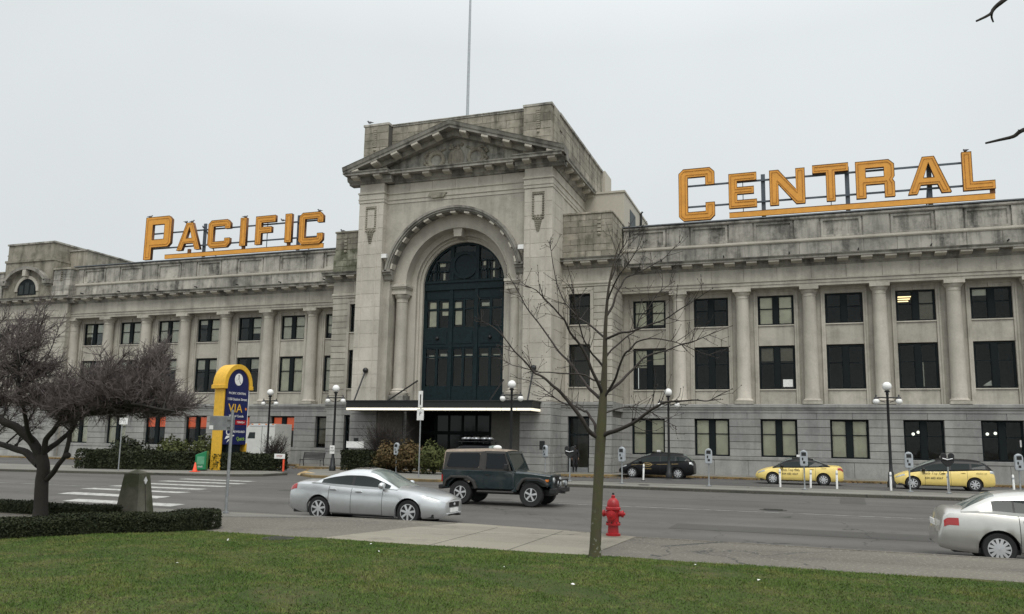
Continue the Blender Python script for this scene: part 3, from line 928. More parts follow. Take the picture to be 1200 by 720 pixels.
# door in the right flank, glazed, and a dark door left
for s in (1, -1):
    wc = 8.62 * s
    b = MB()
    b.box(wc - .745, wc - .63, FY + .1, FY + .3, .13, 3.83); b.box(wc + .63, wc + .745, FY + .1, FY + .3, .13, 3.83)
    b.box(wc - .63, wc + .63, FY + .1, FY + .3, 3.7, 3.83); b.box(wc - .63, wc + .63, FY + .1, FY + .3, 2.55, 2.68)
    d = P('side_door', b, M['frame'])
    b = MB(); b.box(wc - .63, wc + .63, FY + .2, FY + .215, 2.68, 3.7); b.box(wc - .63, wc + .63, FY + .2, FY + .215, .45, 2.55); b.build('pane', M['glass'], d)
    b = MB(); b.box(wc - .63, wc + .63, FY + .16, FY + .26, .13, .45); b.build('kick_plate', M['steel'] if s > 0 else M['frame'], d)

# ------------------------------------------------------------------ entrance block
PY = -6.5          # face of the pilasters
AY = -5.95         # face of the arch wall
ZC = 13.25         # springing
def arch_pts(r, z0, a0=0.0, n=40):
    p = []
    if z0 is not None: p.append((r, z0))
    for i in range(n + 1):
        a = R(a0) + (math.pi - 2 * R(a0)) * i / n
        p.append((r * math.cos(a), ZC + r * math.sin(a)))
    if z0 is not None: p.append((-r, z0))
    return p
def arch_band(b, r0, r1, yf, yb, z0, a0=0.0, n=40):
    p, q = arch_pts(r0, z0, a0, n), arch_pts(r1, z0, a0, n)
    m = len(p)
    vs = [(x, yf, z) for x, z in p] + [(x, yf, z) for x, z in q] + [(x, yb, z) for x, z in p] + [(x, yb, z) for x, z in q]
    fs = []
    for i in range(m - 1):
        fs += [(i, i + 1, m + i + 1, m + i), (2 * m + i, 3 * m + i, 3 * m + i + 1, 2 * m + i + 1),
               (i, 2 * m + i, 2 * m + i + 1, i + 1), (m + i, m + i + 1, 3 * m + i + 1, 3 * m + i)]
    for i in (0, m - 1): fs.append((i, m + i, 3 * m + i, 2 * m + i))
    b.add(vs, fs)
# arch wall with its big opening
b = MB()
r = 4.95; p = arch_pts(r, 4.7); ZT = 19.15
m = len(p)
tops = []
for x, z in p:
    tops.append((x, ZT) if abs(x) < r - 1e-6 else (math.copysign(5.42, x), z))
vs = []; fs = []
for y in (AY, AY + .7):
    vs += [(x, y, z) for x, z in p]
o2 = len(vs)
# front face as fans to the outer rectangle
def rect(x, z):
    if z <= ZC: return (math.copysign(5.42, x), z)
    dx, dz = x, z - ZC
    t1 = 5.42 / abs(dx) if abs(dx) > 1e-6 else 1e9
    t2 = (ZT - ZC) / dz if dz > 1e-6 else 1e9
    t = min(t1, t2)
    return (dx * t, ZC + dz * t)
corner = math.atan2(ZT - ZC, 5.42)
ang = sorted(set([math.pi * i / 48 for i in range(49)] + [corner, math.pi - corner]))
ip = [(r, 4.7)] + [(r * math.cos(a), ZC + r * math.sin(a)) for a in ang] + [(-r, 4.7)]
op = [rect(*q_) for q_ in ip]
m = len(ip)
vs = [(x, AY, z) for x, z in ip] + [(x, AY, z) for x, z in op] + [(x, AY + 1.5, z) for x, z in ip]
fs = [(i, m + i, m + i + 1, i + 1) for i in range(m - 1)] + [(i, i + 1, 2 * m + i + 1, 2 * m + i) for i in range(m - 1)]
b.add(vs, fs)
P('arch_wall', b, M['stone'], smooth=30)
b = MB(); arch_band(b, 3.9, 4.96, AY + .55, AY + 1.5, 13.2); P('archivolt', b, M['stone_light'], smooth=30)
b = MB(); arch_band(b, 3.9, 3.98, AY + .50, AY + .56, 13.2); P('archivolt_fillet', b, M['stone_light'], smooth=30)
b = MB(); arch_band(b, 3.52, 5.0, AY + 1.42, AY + 1.9, 4.7); P('inner_jamb', b, M['stone_light'], smooth=30)
b = MB(); arch_band(b, 3.38, 3.56, AY + 1.7, AY + 2.0, 4.7); arch_band(b, 3.18, 3.45, AY + 1.85, AY + 2.5, 4.7); P('window_moulding', b, M['stone_light'], smooth=30)
# hood mould over the arch with its brackets
b = MB(); arch_band(b, 4.97, 5.16, AY - .42, AY + .1, None, 9); arch_band(b, 5.10, 5.26, AY - .5, AY + .1, None, 9); arch_band(b, 4.9, 4.975, AY - .3, AY + .6, None, 9)
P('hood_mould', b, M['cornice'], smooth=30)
hm = MB(); hm.box(-.2, .2, -.34, .2, -.13, 0); hbr = hm.mesh('hood_bracket', M['stone_light'])
for i in range(13):
    a = R(14 + 152 * i / 12)
    o = link('hood_bracket', hbr, B, (4.90 * math.cos(a), AY, ZC + 4.90 * math.sin(a)))
    o.rotation_euler = (0, math.pi / 2 - a, 0)
for s in (1, -1):
    b = MB(); x = s * 5.02
    b.prism([(AY - .5, 14.15), (AY - .5, 14.0), (AY - .36, 13.93), (AY - .36, 13.84), (AY - .2, 13.75), (AY - .12, 13.5), (AY, 13.4), (AY + .2, 13.4), (AY + .2, 14.15)], 'x', x - .32, x + .32)
    P('hood_corbel', b, M['cornice'])
    b = MB(); b.box(s * 5.2 - .2, s * 5.2 + .2, AY - .62, AY - .25, 15.0, 15.3); b.box(s * 5.2 - .04, s * 5.2 + .04, AY - .3, AY, 14.95, 15.05)
    P('floodlight', b, M['white'])
b = MB(); b.prism([(-.28, 16.55), (.28, 16.55), (.36, 17.32), (-.36, 17.32)], 'y', AY + .62, AY + 1.9)
P('keystone', b, M['stone_light'])
# columns in the jambs
cb = MB(); cb.lathe([(.62, 5.2), (.66, 5.3), (.66, 5.42), (.56, 5.5), (.58, 5.58), (.5, 5.64), (.455, 5.7), (.45, 7), (.415, 11.9), (.42, 11.92), (.455, 11.96), (.42, 12.0), (.42, 12.2), (.48, 12.25), (.56, 12.42), (.57, 12.5)], 30)
cm = cb.mesh('jamb_column', M['stone_light'], 35)
for s in (1, -1):
    c = link('jamb_column', cm, B, (s * 4.4, AY + .98, 0))
    b = MB(); b.box(-.66, .66, -.62, .5, 4.7, 5.2); b.build('column_base', M['stone_dirty'], c, bevel=.03)
    b = MB(); b.box(-.60, .58, -.6, .5, 12.5, 12.7); b.box(-.54, .54, -.54, .5, 12.7, 12.9); b.box(-.62, .6, -.66, .5, 12.9, 13.02); b.box(-.68, .66, -.74, .5, 13.02, 13.198); b.build('capital', M['stone_light'], c)

# pilasters of large blocks
b = MB()
for s in (1, -1):
    x0, x1 = sorted((s * 5.42, s * 7.37)); b.box(x0, x1, PY + .04, AY + .7, 4.6, 20.6)
P('pilaster_core', b, M['joint'])
n = 15
for s in (1, -1):
    for j in range(n):
        z0 = 4.7 + (19.2 - 4.7) / n * j; z1 = z0 + (19.2 - 4.7) / n
        x0, x1 = sorted((s * 5.4, s * 7.4))
        boxpart('pilaster_block', M['stone_light'], x0, x1, PY, PY + .6, z0 + .003, z1 - .003)
        if s > 0: boxpart_x('return_block', M['stone_light'], 7.05, 7.4, PY + .605, FY + .1, z0 + .003, z1 - .003)
    # slightly raised centre panel edges
    b = MB()
    for x in (s * 5.85, s * 6.95):
        b.box(x - .03, x + .03, PY - .03, PY, 5.5, 19.1)
    P('pilaster_fillet', b, M['stone_light'])
    # necking, cap
    b = MB(); x0, x1 = sorted((s * 5.36, s * 7.44))
    b.box(x0, x1, PY - .05, AY + .5, 19.2, 19.42); b.box(x0 - .03, x1 + .03, PY - .09, AY + .5, 19.42, 19.50); b.box(x0, x1, PY - .04, AY + .5, 19.5, 19.86); b.box(x0 - .05, x1 + .05, PY - .11, AY + .5, 19.86, 19.98)
    b.box(s * 6.4 - .99, s * 6.4 + .99, PY - .01, AY + .5, 19.98, 20.62)
    P('pilaster_cap', b, M['stone_light'])
    # carved panel with a hanging drop
    b = MB(); cx = s * 6.4
    for i in range(11):
        z = 18.75 - .165 * i
        for t in (-1, 1): b.sphere((cx + t * .36, PY - .01, z), .085, 7, 5, (1, .8, 1))
    for i in range(5):
        b.sphere((cx - .28 + .14 * i, PY - .01, 18.78), .085, 7, 5, (1, .8, 1)); b.sphere((cx - .28 + .14 * i, PY - .01, 17.08), .085, 7, 5)
    for i in range(9):
        w_ = .3 * (1 - i / 9) + .05
        for t in (-1, 0, 1): b.sphere((cx + t * w_ * .7, PY - .02, 17.25 - .13 * i), .095 * (1 - i * .05), 7, 5)
    b.box(cx - .44, cx + .44, PY - .03, PY, 18.86, 18.92)
    P('carved_panel', b, M['stone_attic'], smooth=50)
# band and frieze between the pilasters
b = MB(); b.prism([(AY + .3, 19.15), (AY - .04, 19.15), (AY - .04, 19.36), (AY - .1, 19.42), (AY - .1, 19.5), (AY - .03, 19.52), (AY - .03, 19.8), (AY - .1, 19.86), (AY - .1, 19.96), (AY + .3, 19.96)], 'x', -5.4, 5.4)
P('architrave', b, M['stone_light'])
for i in range(6):
    boxpart('frieze_stone', M['stone_light'], -5.4 + 1.8 * i + .004, -5.4 + 1.8 * (i + 1) - .004, AY - .02, AY + .4, 19.965, 20.62)
b = MB(); b.prism([(-2.05, 19.5), (-1.7, 19.28), (-.85, 19.3), (-.6, 19.62), (-1.9, 19.72)], 'y', AY - .2, AY); P('patched_stone', b, M['stone_attic'])
# side wall of the block (right side shows), left plain
b = MB(); b.box(7.0, 7.37, FY + .1, 11, 13, 20.6); b.box(-7.37, -7.0, PY + .6, 11, 4.6, 20.6); b.box(-7.2, 7.2, 10.6, 11, 13, 25); b.box(-7.1, 7.1, PY + 1.4, 10.8, 20.2, 20.6)
P('side_wall', b, M['stone_light'])
b = MB(); b.box(7.0, 7.43, AY + .52, 11, 19.2, 19.42); b.box(7.0, 7.47, AY + .52, 11, 19.42, 19.5); b.box(7.0, 7.43, AY + .52, 11, 19.5, 19.86); b.box(7.0, 7.5, AY + .52, 11, 19.86, 19.98); b.box(7.0, 7.4, AY + .52, 11, 19.98, 20.62)
P('side_band', b, M['stone_light'])
# hidden inside of the block: dark hall behind the window
b = MB(); b.box(-7, 7, 3, 3.2, 0, 20); b.box(-7, 7, AY + 2.6, 3, 18, 18.2); b.box(-7, 7, AY + 2.6, 3, 4.5, 4.62); b.box(-7, -6.8, AY + 2.6, 3, 4.6, 18); b.box(6.8, 7, AY + 2.6, 3, 4.6, 18)
P('interior', b, M['interior'])

# pediment: horizontal cornice, raking cornice, modillions, tympanum, carving
def ped_prof(y0, z0):
    return [(y0 + .6, z0), (y0 - .03, z0), (y0 - .08, z0 + .12), (y0 - .2, z0 + .2), (y0 - .2, z0 + .26), (y0 - .22, z0 + .5), (y0 - .82, z0 + .5), (y0 - .82, z0 + .66), (y0 - .88, z0 + .70), (y0 - .90, z0 + .77), (y0 + .6, z0 + .85)]
b = MB()
b.prism(ped_prof(AY - .1, 20.62), 'x', -5.3, 5.3)
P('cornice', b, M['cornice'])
for s in (1, -1):
    b = MB(); b.prism(ped_prof(PY - .05, 20.62), 'x', *sorted((s * 4.75, s * 8.25)))
    P('cornice', b, M['cornice'])
    pts = [((7.4 - (y - PY)) * s, z) for y, z in ped_prof(PY - .05, 20.62)]
    b = MB(); b.prism(pts if s < 0 else pts[::-1], 'y', PY + .6, 7.2)
    P('cornice_return', b, M['cornice'])
MP = MB(); MP.prism([(0, .2), (-.72, .2), (-.72, .06), (-.6, 0), (-.2, -.05), (0, -.1)], 'x', -.26, .26); MODP = MP.mesh('modillion', M['stone_light'])
for x in (-3.6, -2.0, -.42, 1.18, 2.78, 4.36): link('modillion', MODP, B, (x, AY - .1, 20.92))
for x in (-7.5, -5.7, 5.7, 7.5): link('modillion', MODP, B, (x, PY - .05, 20.92))
for i in range(8):
    o = link('modillion', MODP, B, (7.45, PY + .7 + 1.62 * i, 20.92)); o.rotation_euler = (0, 0, R(90))
SL = (24.15 - 21.45) / 8.3
b = MB()
for s in (1, -1):
    # sloping cornice: profile swept from the tip to the apex
    prof = [(AY - .2, -.72), (PY - .12, -.72), (PY - .2, -.5), (PY - .2, -.36), (PY - .85, -.36), (PY - .85, -.2), (PY - .92, -.14), (PY - .98, 0.06), (PY - 1.02, .12), (AY - .2, .16)]
    vs = []; n = len(prof)
    for X_, Z_ in ((s * 8.42, 21.62), (0, 24.32)):
        for k, (y, dz) in enumerate(prof): vs.append((X_, y, Z_ + dz))
    fs = [(k, (k + 1) % n, n + (k + 1) % n, n + k) for k in range(n)] + [tuple(range(n)), tuple(range(2 * n - 1, n - 1, -1))]
    b.add(vs, fs)
P('raking_cornice', b, M['cornice'])
for x in (1.0, 2.65, 4.25, 5.85, 7.4):
    for s in (1, -1):
        o = link('modillion', MODP, B, (s * x, PY - .12, 24.32 - .325 * x - .58)); o.rotation_euler = (0, s * math.atan(.325), 0)
b = MB(); b.prism([(-8.0, 21.38), (8.0, 21.38), (0, 24.0)], 'y', AY - .02, AY + .6); P('tympanum', b, M['stone_dirty'])
b = MB()
ty = AY - .06
b.sphere((0, ty, 22.15), .62, 18, 10, (.78, .25, 1.0))
b.sphere((0, ty, 22.15), .75, 18, 8, (.85, .12, 1.02))
b.box(-.55, .55, ty - .15, ty + .1, 21.45, 21.6)
for s in (1, -1):
    for k in range(22):
        a = 2 * math.pi * k / 22
        b.sphere((s * 1.55 + .56 * math.cos(a), ty - .02, 22.1 + .56 * math.sin(a)), .17, 6, 5, (1, .8, 1))
    for k in range(7): b.sphere((s * (2.3 + .1 * math.sin(k * 2)), ty - .02, 22.6 - .17 * k), .14, 6, 5)
    b.tube([(s * .8, ty, 22.9), (s * 1.2, ty, 22.75), (s * 1.6, ty, 22.8), (s * 2.2, ty, 22.75)], .08, 6)
for k in range(9): b.sphere((rnd.uniform(-.45, .45), ty, 22.9 + rnd.uniform(-.1, .25)), .15, 6, 5)
P('tympanum_carving', b, M['stone_attic'], smooth=60)

# attic storey behind the pediment
AZ = [21.16 + .56 * i for i in range(8)]
b = MB(); b.box(-5.3, 5.3, PY + .65, PY + 1.2, 20.6, 25.02); b.box(5.25, 7.2, PY + .05, PY + 1.2, 20.6, 25.2); b.box(-7.2, -5.25, PY + .05, PY + 1.2, 20.6, 25.2)
b.box(6.9, 7.2, PY + 1.2, 8.6, 20.6, 25.02); b.box(-7.2, -6.9, PY + 1.2, 8.6, 20.6, 25.02)
P('attic_backing', b, M['joint'])
for j in range(7):
    z0, z1 = AZ[j] + .005, AZ[j + 1] - .005
    off = .6 if j % 2 else 0
    if j >= 2:
        xs = [-5.24] + [-5.24 + 1.2 * k + off for k in range(1, 9) if -5.24 + 1.2 * k + off < 5.0] + [5.24]
        for a, c in zip(xs, xs[1:]):
            if j >= 5 or min(abs(a), abs(c)) > 2.6: boxpart('attic_block', M['stone_attic'], a + .005, c - .005, PY + .6 + rnd.uniform(-.008, .008), PY + .9, z0, z1)
    for s in (1, -1):
        xm = 5.25 + (.7 if j % 2 else 1.25)
        for a, c in ((5.25, xm), (xm, 7.25)):
            if j >= 1: boxpart('pier_block', M['stone_attic'], *sorted((s * (a + .005), s * (c - .005))), PY + rnd.uniform(-.008, .008), PY + .5, z0, z1)
    ys = [PY + .51] + [PY + .5 + 1.35 * k - off for k in range(1, 12) if PY + .5 + 1.35 * k - off < 8.3] + [8.6]
    for a, c in zip(ys, ys[1:]):
        boxpart_x('attic_side_block', M['stone_attic'], 7.0, 7.25 + (0.08 if a < PY + 1.7 else 0) + rnd.uniform(-.008, .008), a + .005, c - .005, z0, z1)
b = MB(); b.box(-5.24, 5.24, PY + .55, PY + 1.3, 25.08, 25.2); b.box(-5.24, 5.24, PY + .5, PY + 1.35, 25.2, 25.26)
for s in (1, -1): b.box(*sorted((s * 5.2, s * 7.32)), PY - .04, PY + 2.0, 25.08, 25.24)
b.box(6.85, 7.36, PY + 2.01, 8.7, 25.08, 25.26); b.box(-7.36, -6.85, PY + 2.01, 8.7, 25.08, 25.26)
P('attic_coping', b, M['stone_dirty'])
b = MB(); b.box(3, 7.5, 8.8, 11.2, 18, 25.3); P('stair_head', b, M['beige'])
b = MB(); b.box(-7.0, 7.0, PY + 1.2, 10.8, 24.2, 24.5); P('roof', b, M['coping'])
for s in (1, -1):
    b = MB()
    for i in range(9):
        b.box(s * 6.33 - .14 + .02 * (i % 2), s * 6.33 + .14 - .02 * (i % 2), PY - .06, PY, 24.72 - .16 * i, 24.84 - .16 * i)
    b.sphere((s * 6.33, PY - .02, 23.2), .11)
    P('carved_drop', b, M['stone_attic'])

# great window: frame, mullions, sashes, panes
WY = AY + 2.15
gw = MB()
gw.box(-3.3, 3.3, WY + .16, WY + .2, 4.6, 4.7)
for x in (-.98, 1.0): gw.box(x - .14, x + .14, WY - .12, WY + .18, 4.7, 16.2)
for s in (-1, 1): gw.box(s * 3.12 - .12, s * 3.12 + .12, WY - .04, WY + .18, 4.7, ZC)
GW = P('great_window', gw, M['frame_green'])
arcb = MB(); arch_band(arcb, 3.02, 3.25, WY - .04, WY + .18, None, 0); arcb.build('arched_frame', M['frame_green'], GW, smooth=30)
for z0, z1, d in ((12.95, 13.65, .16), (12.3, 12.95, .04), (8.75, 10.1, .05), (4.7, 5.85, .05)):
    b = MB(); b.box(-3.05, 3.05, WY - d, WY + .15, z0, z1)
    if z0 > 12.9: b.box(-3.05, 3.05, WY - .24, WY - d, 13.45, 13.6)
    b.build('transom', M['frame_green'], GW)
for bx0, bx1 in ((-3.0, -1.12), (-.84, .86), (1.14, 3.0)):
    mid = (bx0 + bx1) / 2
    for z0, z1 in ((10.1, 12.3), (5.85, 8.75)):
        b = MB()
        for a, c in ((bx0, bx0 + .09), (mid - .09, mid + .09), (bx1 - .09, bx1)): b.box(a, c, WY - .02, WY + .12, z0, z1)
        zr = z0 + (z1 - z0) * (.66 if z0 > 9 else .76)
        b.box(bx0 + .09, mid - .09, WY - .01, WY + .1, zr - .05, zr + .05); b.box(mid + .09, bx1 - .09, WY - .01, WY + .1, zr - .05, zr + .05)
        b.box(bx0 + .09, bx1 - .09, WY - .005, WY + .1, z1 - .12, z1); b.box(bx0 + .09, bx1 - .09, WY - .005, WY + .1, z0, z0 + .1)
        f = b.build('sash', M['frame_green'], GW)
        for a, c in ((bx0 + .09, mid - .09), (mid + .09, bx1 - .09)):
            for q0, q1 in ((z0 + .1, zr - .05), (zr + .05, z1 - .12)):
                pb = MB(); pb.box(a, c, WY + .05, WY + .06, q0, q1); pb.build('pane', M['glass'], f)
    # spandrel roundels
    b = MB(); b.box(bx0 + .15, bx1 - .15, WY - .09, WY - .05, 9.0, 9.85)
    b.build('spandrel_panel', M['frame_green'], GW)
for x in (-2.0, 2.1):
    b = MB(); b.sphere((x, WY - .12, 9.4), .14); b.build('boss', M['black'], GW)
# lights of the arch head with the clock ring in the middle
for sgn_ in (-1, 1):
  b = MB()
  for (a, c) in (((-2.75, -2.25), (-2.15, -1.12)) if sgn_ < 0 else ((1.14, 1.75), (1.85, 2.75))):
    b.box(a, a + .1, WY - .02, WY + .1, 13.65, 15.1 if abs(a) < 2.4 else 14.5); b.box(c - .1, c, WY - .02, WY + .1, 13.65, 15.1 if abs(c) < 2.4 else 14.4)
  b.box(*sorted((sgn_ * 2.75, sgn_ * 1.1)), WY - .02, WY + .1, 14.3, 14.42); b.box(*sorted((sgn_ * 2.2, sgn_ * 1.1)), WY - .02, WY + .1, 15.0, 15.12)
  f = b.build('sash', M['frame_green'], GW)
b = MB(); b.prism([(x, z) for x, z in [(3.05 * math.cos(math.pi * i / 30), ZC + .38 + 2.66 * math.sin(math.pi * i / 30)) for i in range(31)]], 'y', WY + .06, WY + .07)
b.build('pane', M['glass'], f)
b = MB()
vs = []
for rr, yy in ((1.02, WY - .02), (1.02, WY - .14), (.80, WY - .14), (.80, WY - .02)):
    for k in range(32): vs.append((.02 + rr * math.cos(2 * math.pi * k / 32), yy, 14.75 + rr * math.sin(2 * math.pi * k / 32)))
b.add(vs, [(i * 32 + k, i * 32 + (k + 1) % 32, ((i + 1) % 4) * 32 + (k + 1) % 32, ((i + 1) % 4) * 32 + k) for i in range(4) for k in range(32)])
b.box(-.05, .08, WY - .1, WY - .04, 13.65, 13.8); b.box(-.9, .94, WY - .05, WY + .04, 13.7, 15.75)
b.build('clock_ring', M['frame_green'], GW, smooth=40)
# pale panels behind the lights stand in for bright windows across the hall
for x0, x1, z0, z1 in ((-2.75, -2.25, 11.55, 12.1), (-2.75, -2.2, 10.3, 11.45), (-1.75, -1.25, 11.6, 12.05), (-1.75, -1.25, 11.1, 11.4), (-.75, -.25, 11.55, 12.05), (-.7, -.2, 10.4, 11.4), (1.35, 1.95, 11.7, 11.95), (-2.05, -1.6, 14.75, 15.1), (2.15, 2.28, 13.8, 14.9), (1.4, 1.7, 14.7, 15.05), (-1.75, -1.6, 13.75, 14.3), (-2.7, -2.3, 7.95, 8.2), (-1.8, -1.2, 8.0, 8.3), (-.7, -.2, 8.0, 8.2), (.2, .7, 8.0, 8.25), (1.4, 1.9, 8.0, 8.25), (2.3, 2.8, 8.0, 8.2)):
    b = MB(); b.box(x0, x1, WY + .12, WY + .13, z0, z1)
    P('pale_panel', b, M['blind'] if z1 - z0 > .28 and z0 > 10 else M['blind_grey'])

# ground floor of the block: granite piers, recessed dark entrance
zs = [0.13, 0.62, 1.10, 1.36, 1.84, 2.32, 2.81, 3.31, 3.83, 4.3, 4.7]
for s in (1, -1):
    b = MB(); b.box(*sorted((s * 3.3, s * 7.37)), PY + .05, AY + 2.4, .1, 4.7); P('ground_floor_backing', b, M['joint'])
    for j in range(10):
        lo = -.08 if j < 3 else 0
        for a, c in ((3.25, 5.3), (5.3, 7.42)):
            boxpart('course_stone', M['granite'], *sorted((s * (a + .004), s * (c - .004))), PY + lo + (.25 if a < 4 else 0) + rnd.uniform(-.006, .006), PY + .6, zs[j] + .011, zs[j + 1] - .011)
        if s > 0: boxpart_x('course_stone', M['granite'], 7.1, 7.42 - lo, PY + .605, FY - .1, zs[j] + .011, zs[j + 1] - .011)
b = MB(); b.box(-3.25, 3.25, AY + 3.2, AY + 3.4, .1, 4.6); b.box(-3.25, 3.25, PY + .4, AY + 3.3, 4.3, 4.58)
P('entrance_recess', b, M['frame'])
ed = MB()
for k in range(7):
    x = -3.15 + 1.05 * k; ed.box(x - .07, x + .07, AY + 2.4, AY + 2.55, .13, 4.3)
ed.box(-3.2, 3.2, AY + 2.41, AY + 2.54, 2.5, 2.75); ed.box(-3.2, 3.2, AY + 2.42, AY + 2.53, .13, .4)
D = P('entrance_doors', ed, M['frame'])
for k in range(6):
    x = -3.15 + 1.05 * k
    b = MB(); b.box(x + .07, x + .98, AY + 2.46, AY + 2.47, .4, 2.5); b.box(x + .07, x + .98, AY + 2.46, AY + 2.47, 2.75, 4.3); b.build('pane', M['dark_glass'], D)  # near-black panes put the shade of the recess into the glass colour
b = MB(); b.box(3.7, 4.25, PY + .2, PY + .245, 2.05, 2.6); P('wall_plaque', b, M['wood'])
b = MB(); b.box(6.7, 7.05, PY - .03, PY, 1.6, 2.15); P('wall_plaque', b, M['black'])
b = MB(); b.box(-7.0, -6.65, PY - .03, PY, 1.6, 2.15); P('wall_plaque', b, M['black'])

# canopy with its band of tubes and hangers
cb = MB(); cb.box(-6.72, 6.72, -8.25, PY + .02, 4.2, 4.62); cb.box(-6.8, 6.8, -8.33, PY + .02, 4.62, 4.7); cb.box(-6.6, 6.6, -8.1, PY, 4.0, 4.2)
CA = P('canopy', cb, M['black'])
for i in range(13):
    x = -6.7 + 13.4 / 13 * i
    b = MB(); b.box(x + .035, x + 13.4 / 13 - .035, -8.28, -8.11, 4.04, 4.19); b.build('light_tube', M['tube'], CA)
b = MB(); b.box(6.61, 6.74, -8.1, PY - .05, 4.04, 4.19); b.build('light_tube', M['tube'], CA)
for x, xw, yw, zw in ((-6.3, -6.25, PY, 6.9), (6.3, 6.25, PY, 6.9), (-3.7, -3.3, AY + 1.75, 6.3), (3.7, 3.3, AY + 1.75, 6.3)):
    b = MB(); b.tube([(x, -7.9, 4.7), (xw, yw - .1, zw)], .055, 8); b.sphere((xw, yw - .12, zw), .2 if abs(x) > 5 else .07, 10, 8); b.build('hanger_rod', M['black'], CA)

# ------------------------------------------------------------------ end pavilions
def pavilion(s):
    C0 = s * 45.75; H = 5.2; y0 = -1.3
    def X(a, b): return (C0 + a, C0 + b)
    b = MB(); b.box(*X(-H + .03, H - .03), y0 + .04, 8, 0, 14.0); P('pavilion_wall', b, M['stone'])
    n = 17; h = (12.75 - 4.83) / n
    for t in (-1, 1):
        for j in range(n):
            z0 = 4.83 + h * j
            boxpart('rustic_stone', M['stone'], *sorted((C0 + t * 3.1, C0 + t * H)), y0 + rnd.uniform(-.005, .005), y0 + .4, z0 + .018, z0 + h - .018)
    for j in range(9):
        boxpart('course_stone', M['granite'], *X(-H - .05, H + .05), y0 - .1, y0 + .2, .1 + .51 * j + .01, .1 + .51 * (j + 1) - .01)
    for x in (-1.3, 1.3):
        window(C0 + x, y0 - .02, 10.2, 1.3, 2.0, .2, (0, 0), 'blind_grey'); window(C0 + x, y0 - .02, 5.9, 1.3, 2.8, .2, (0, 0), 'blind_grey')
    b = MB(); b.prism([(y0 + .4, 12.75), (y0 - .1, 12.75), (y0 - .14, 13.1), (y0 + .4, 13.1)], 'x', *X(-H - .03, H + .03)); b.box(*X(-H, H), y0, y0 + .4, 13.1, 14.02); P('entablature', b, M['stone'])
    cornice_run('x', X(-H - .72, H + .72), y0)
    for i in range(8): link('modillion', MODI, B, (C0 - H + .35 + 1.39 * i, y0, 0))
    for t in (-1, 1):
        for j in range(5):
            boxpart('attic_block', M['stone_dirty'], *sorted((C0 + t * 3.15, C0 + t * H)), y0 - (.1 if j < 2 else 0), y0 + 2.5, 14.74 + .5 * j + .006, 14.74 + .5 * (j + 1) - .006)
        b = MB(); b.box(*sorted((C0 + t * 3.1, C0 + t * (H + .08))), y0 - .08, y0 + 2.5, 17.242, 17.4); P('attic_coping', b, M['stone_attic'])
        b = MB(); cx = C0 + t * 4.15
        for i in range(5): b.box(cx - .12, cx + .12, y0 - .06, y0, 16.2 + .2 * i, 16.32 + .2 * i)
        P('carved_drop', b, M['stone_attic'])
    # raised centre with arched window under a segmental hood
    b = MB(); b.box(*X(-3.05, 3.05), y0 - .02, 2.5, 14.74, 18.2); b.box(*X(-2.9, 2.9), y0, 2.5, 18.2, 19.9); b.box(*X(-3.1, 3.1), y0 - .12, 2.5, 18.2, 18.42)
    P('pavilion_attic', b, M['stone_attic'])
    b = MB(); b.box(*X(-3.0, 3.0), y0 - .1, 2.6, 19.9, 20.06); b.box(*X(-5.15, 5.15), 0.4, 9.1, 19.4, 19.52); P('attic_coping', b, M['stone_dirty'])
    b = MB(); b.box(*X(-5.0, 5.0), 0.5, 9, 14.7, 19.4); P('pavilion_attic_block', b, M['stone_attic'])
    def arc(r0, r1, yf, yb, zc, a0):
        b = MB(); n = 20; vs = []
        for y in (yf, yb):
            for rr in (r0, r1):
                for i in range(n + 1):
                    a = R(a0) + (math.pi - 2 * R(a0)) * i / n; vs.append((C0 + rr * math.cos(a), y, zc + rr * math.sin(a)))
        m = n + 1; fs = []
        for i in range(n): fs += [(i, i + 1, m + i + 1, m + i), (i, 2 * m + i, 2 * m + i + 1, i + 1), (m + i, m + i + 1, 3 * m + i + 1, 3 * m + i)]
        fs += [(0, m, 3 * m, 2 * m), (n, m + n, 3 * m + n, 2 * m + n)]
        b.add(vs, fs); return b
    P('hood_mould', arc(3.15, 3.45, y0 - .5, y0, 14.25, 38), M['cornice'], smooth=40)
    for t in (-1, 1):
        b = MB(); b.box(*sorted((C0 + t * 2.3, C0 + t * 3.1)), y0 - .5, y0, 15.95, 16.35); b.box(*sorted((C0 + t * 2.4, C0 + t * 3.0)), y0 - .3, y0, 15.75, 15.95); P('hood_corbel', b, M['cornice'])
    P('window_moulding', arc(1.2, 1.5, y0 - .12, y0, 15.35, 0), M['stone_light'], smooth=40)
    b = MB(); b.prism([(C0 - 1.15, 15.0), (C0 + 1.15, 15.0)] + [(C0 + 1.15 * math.cos(math.pi * i / 16), 15.45 + 1.1 * math.sin(math.pi * i / 16)) for i in range(17)], 'y', y0 - .05, y0 - .021)
    w = P('arched_window', b, M['frame'])
    for x in (-.7, 0, .7):
        b = MB(); b.box(C0 + x - .25, C0 + x + .25, y0 - .07, y0 - .052, 15.1, 16.2 if x == 0 else 15.95); b.build('pane', M['car_glass'], w)
    b = MB(); b.box(C0 - .2, C0 + .2, y0 - .55, y0 - .1, 16.75, 17.35); P('keystone', b, M['stone_light'])
pavilion(-1); pavilion(1)

# ------------------------------------------------------------------ flagpole
F = thing('flagpole', 'tall bare white flagpole rising from the roof above the pediment', 'flagpole', (0.0, -4.1, 24.5))
b = MB(); b.tube([(0, 0, 0), (0, 0, 8), (0, 0, 15)], [.12, .1, .06], 10); b.build('pole', M['meter_grey'], F)
b = MB(); b.lathe([(.3, 0), (.3, .15), (.16, .2), (.16, .5)], 12); b.build('base', M['steel'], F)

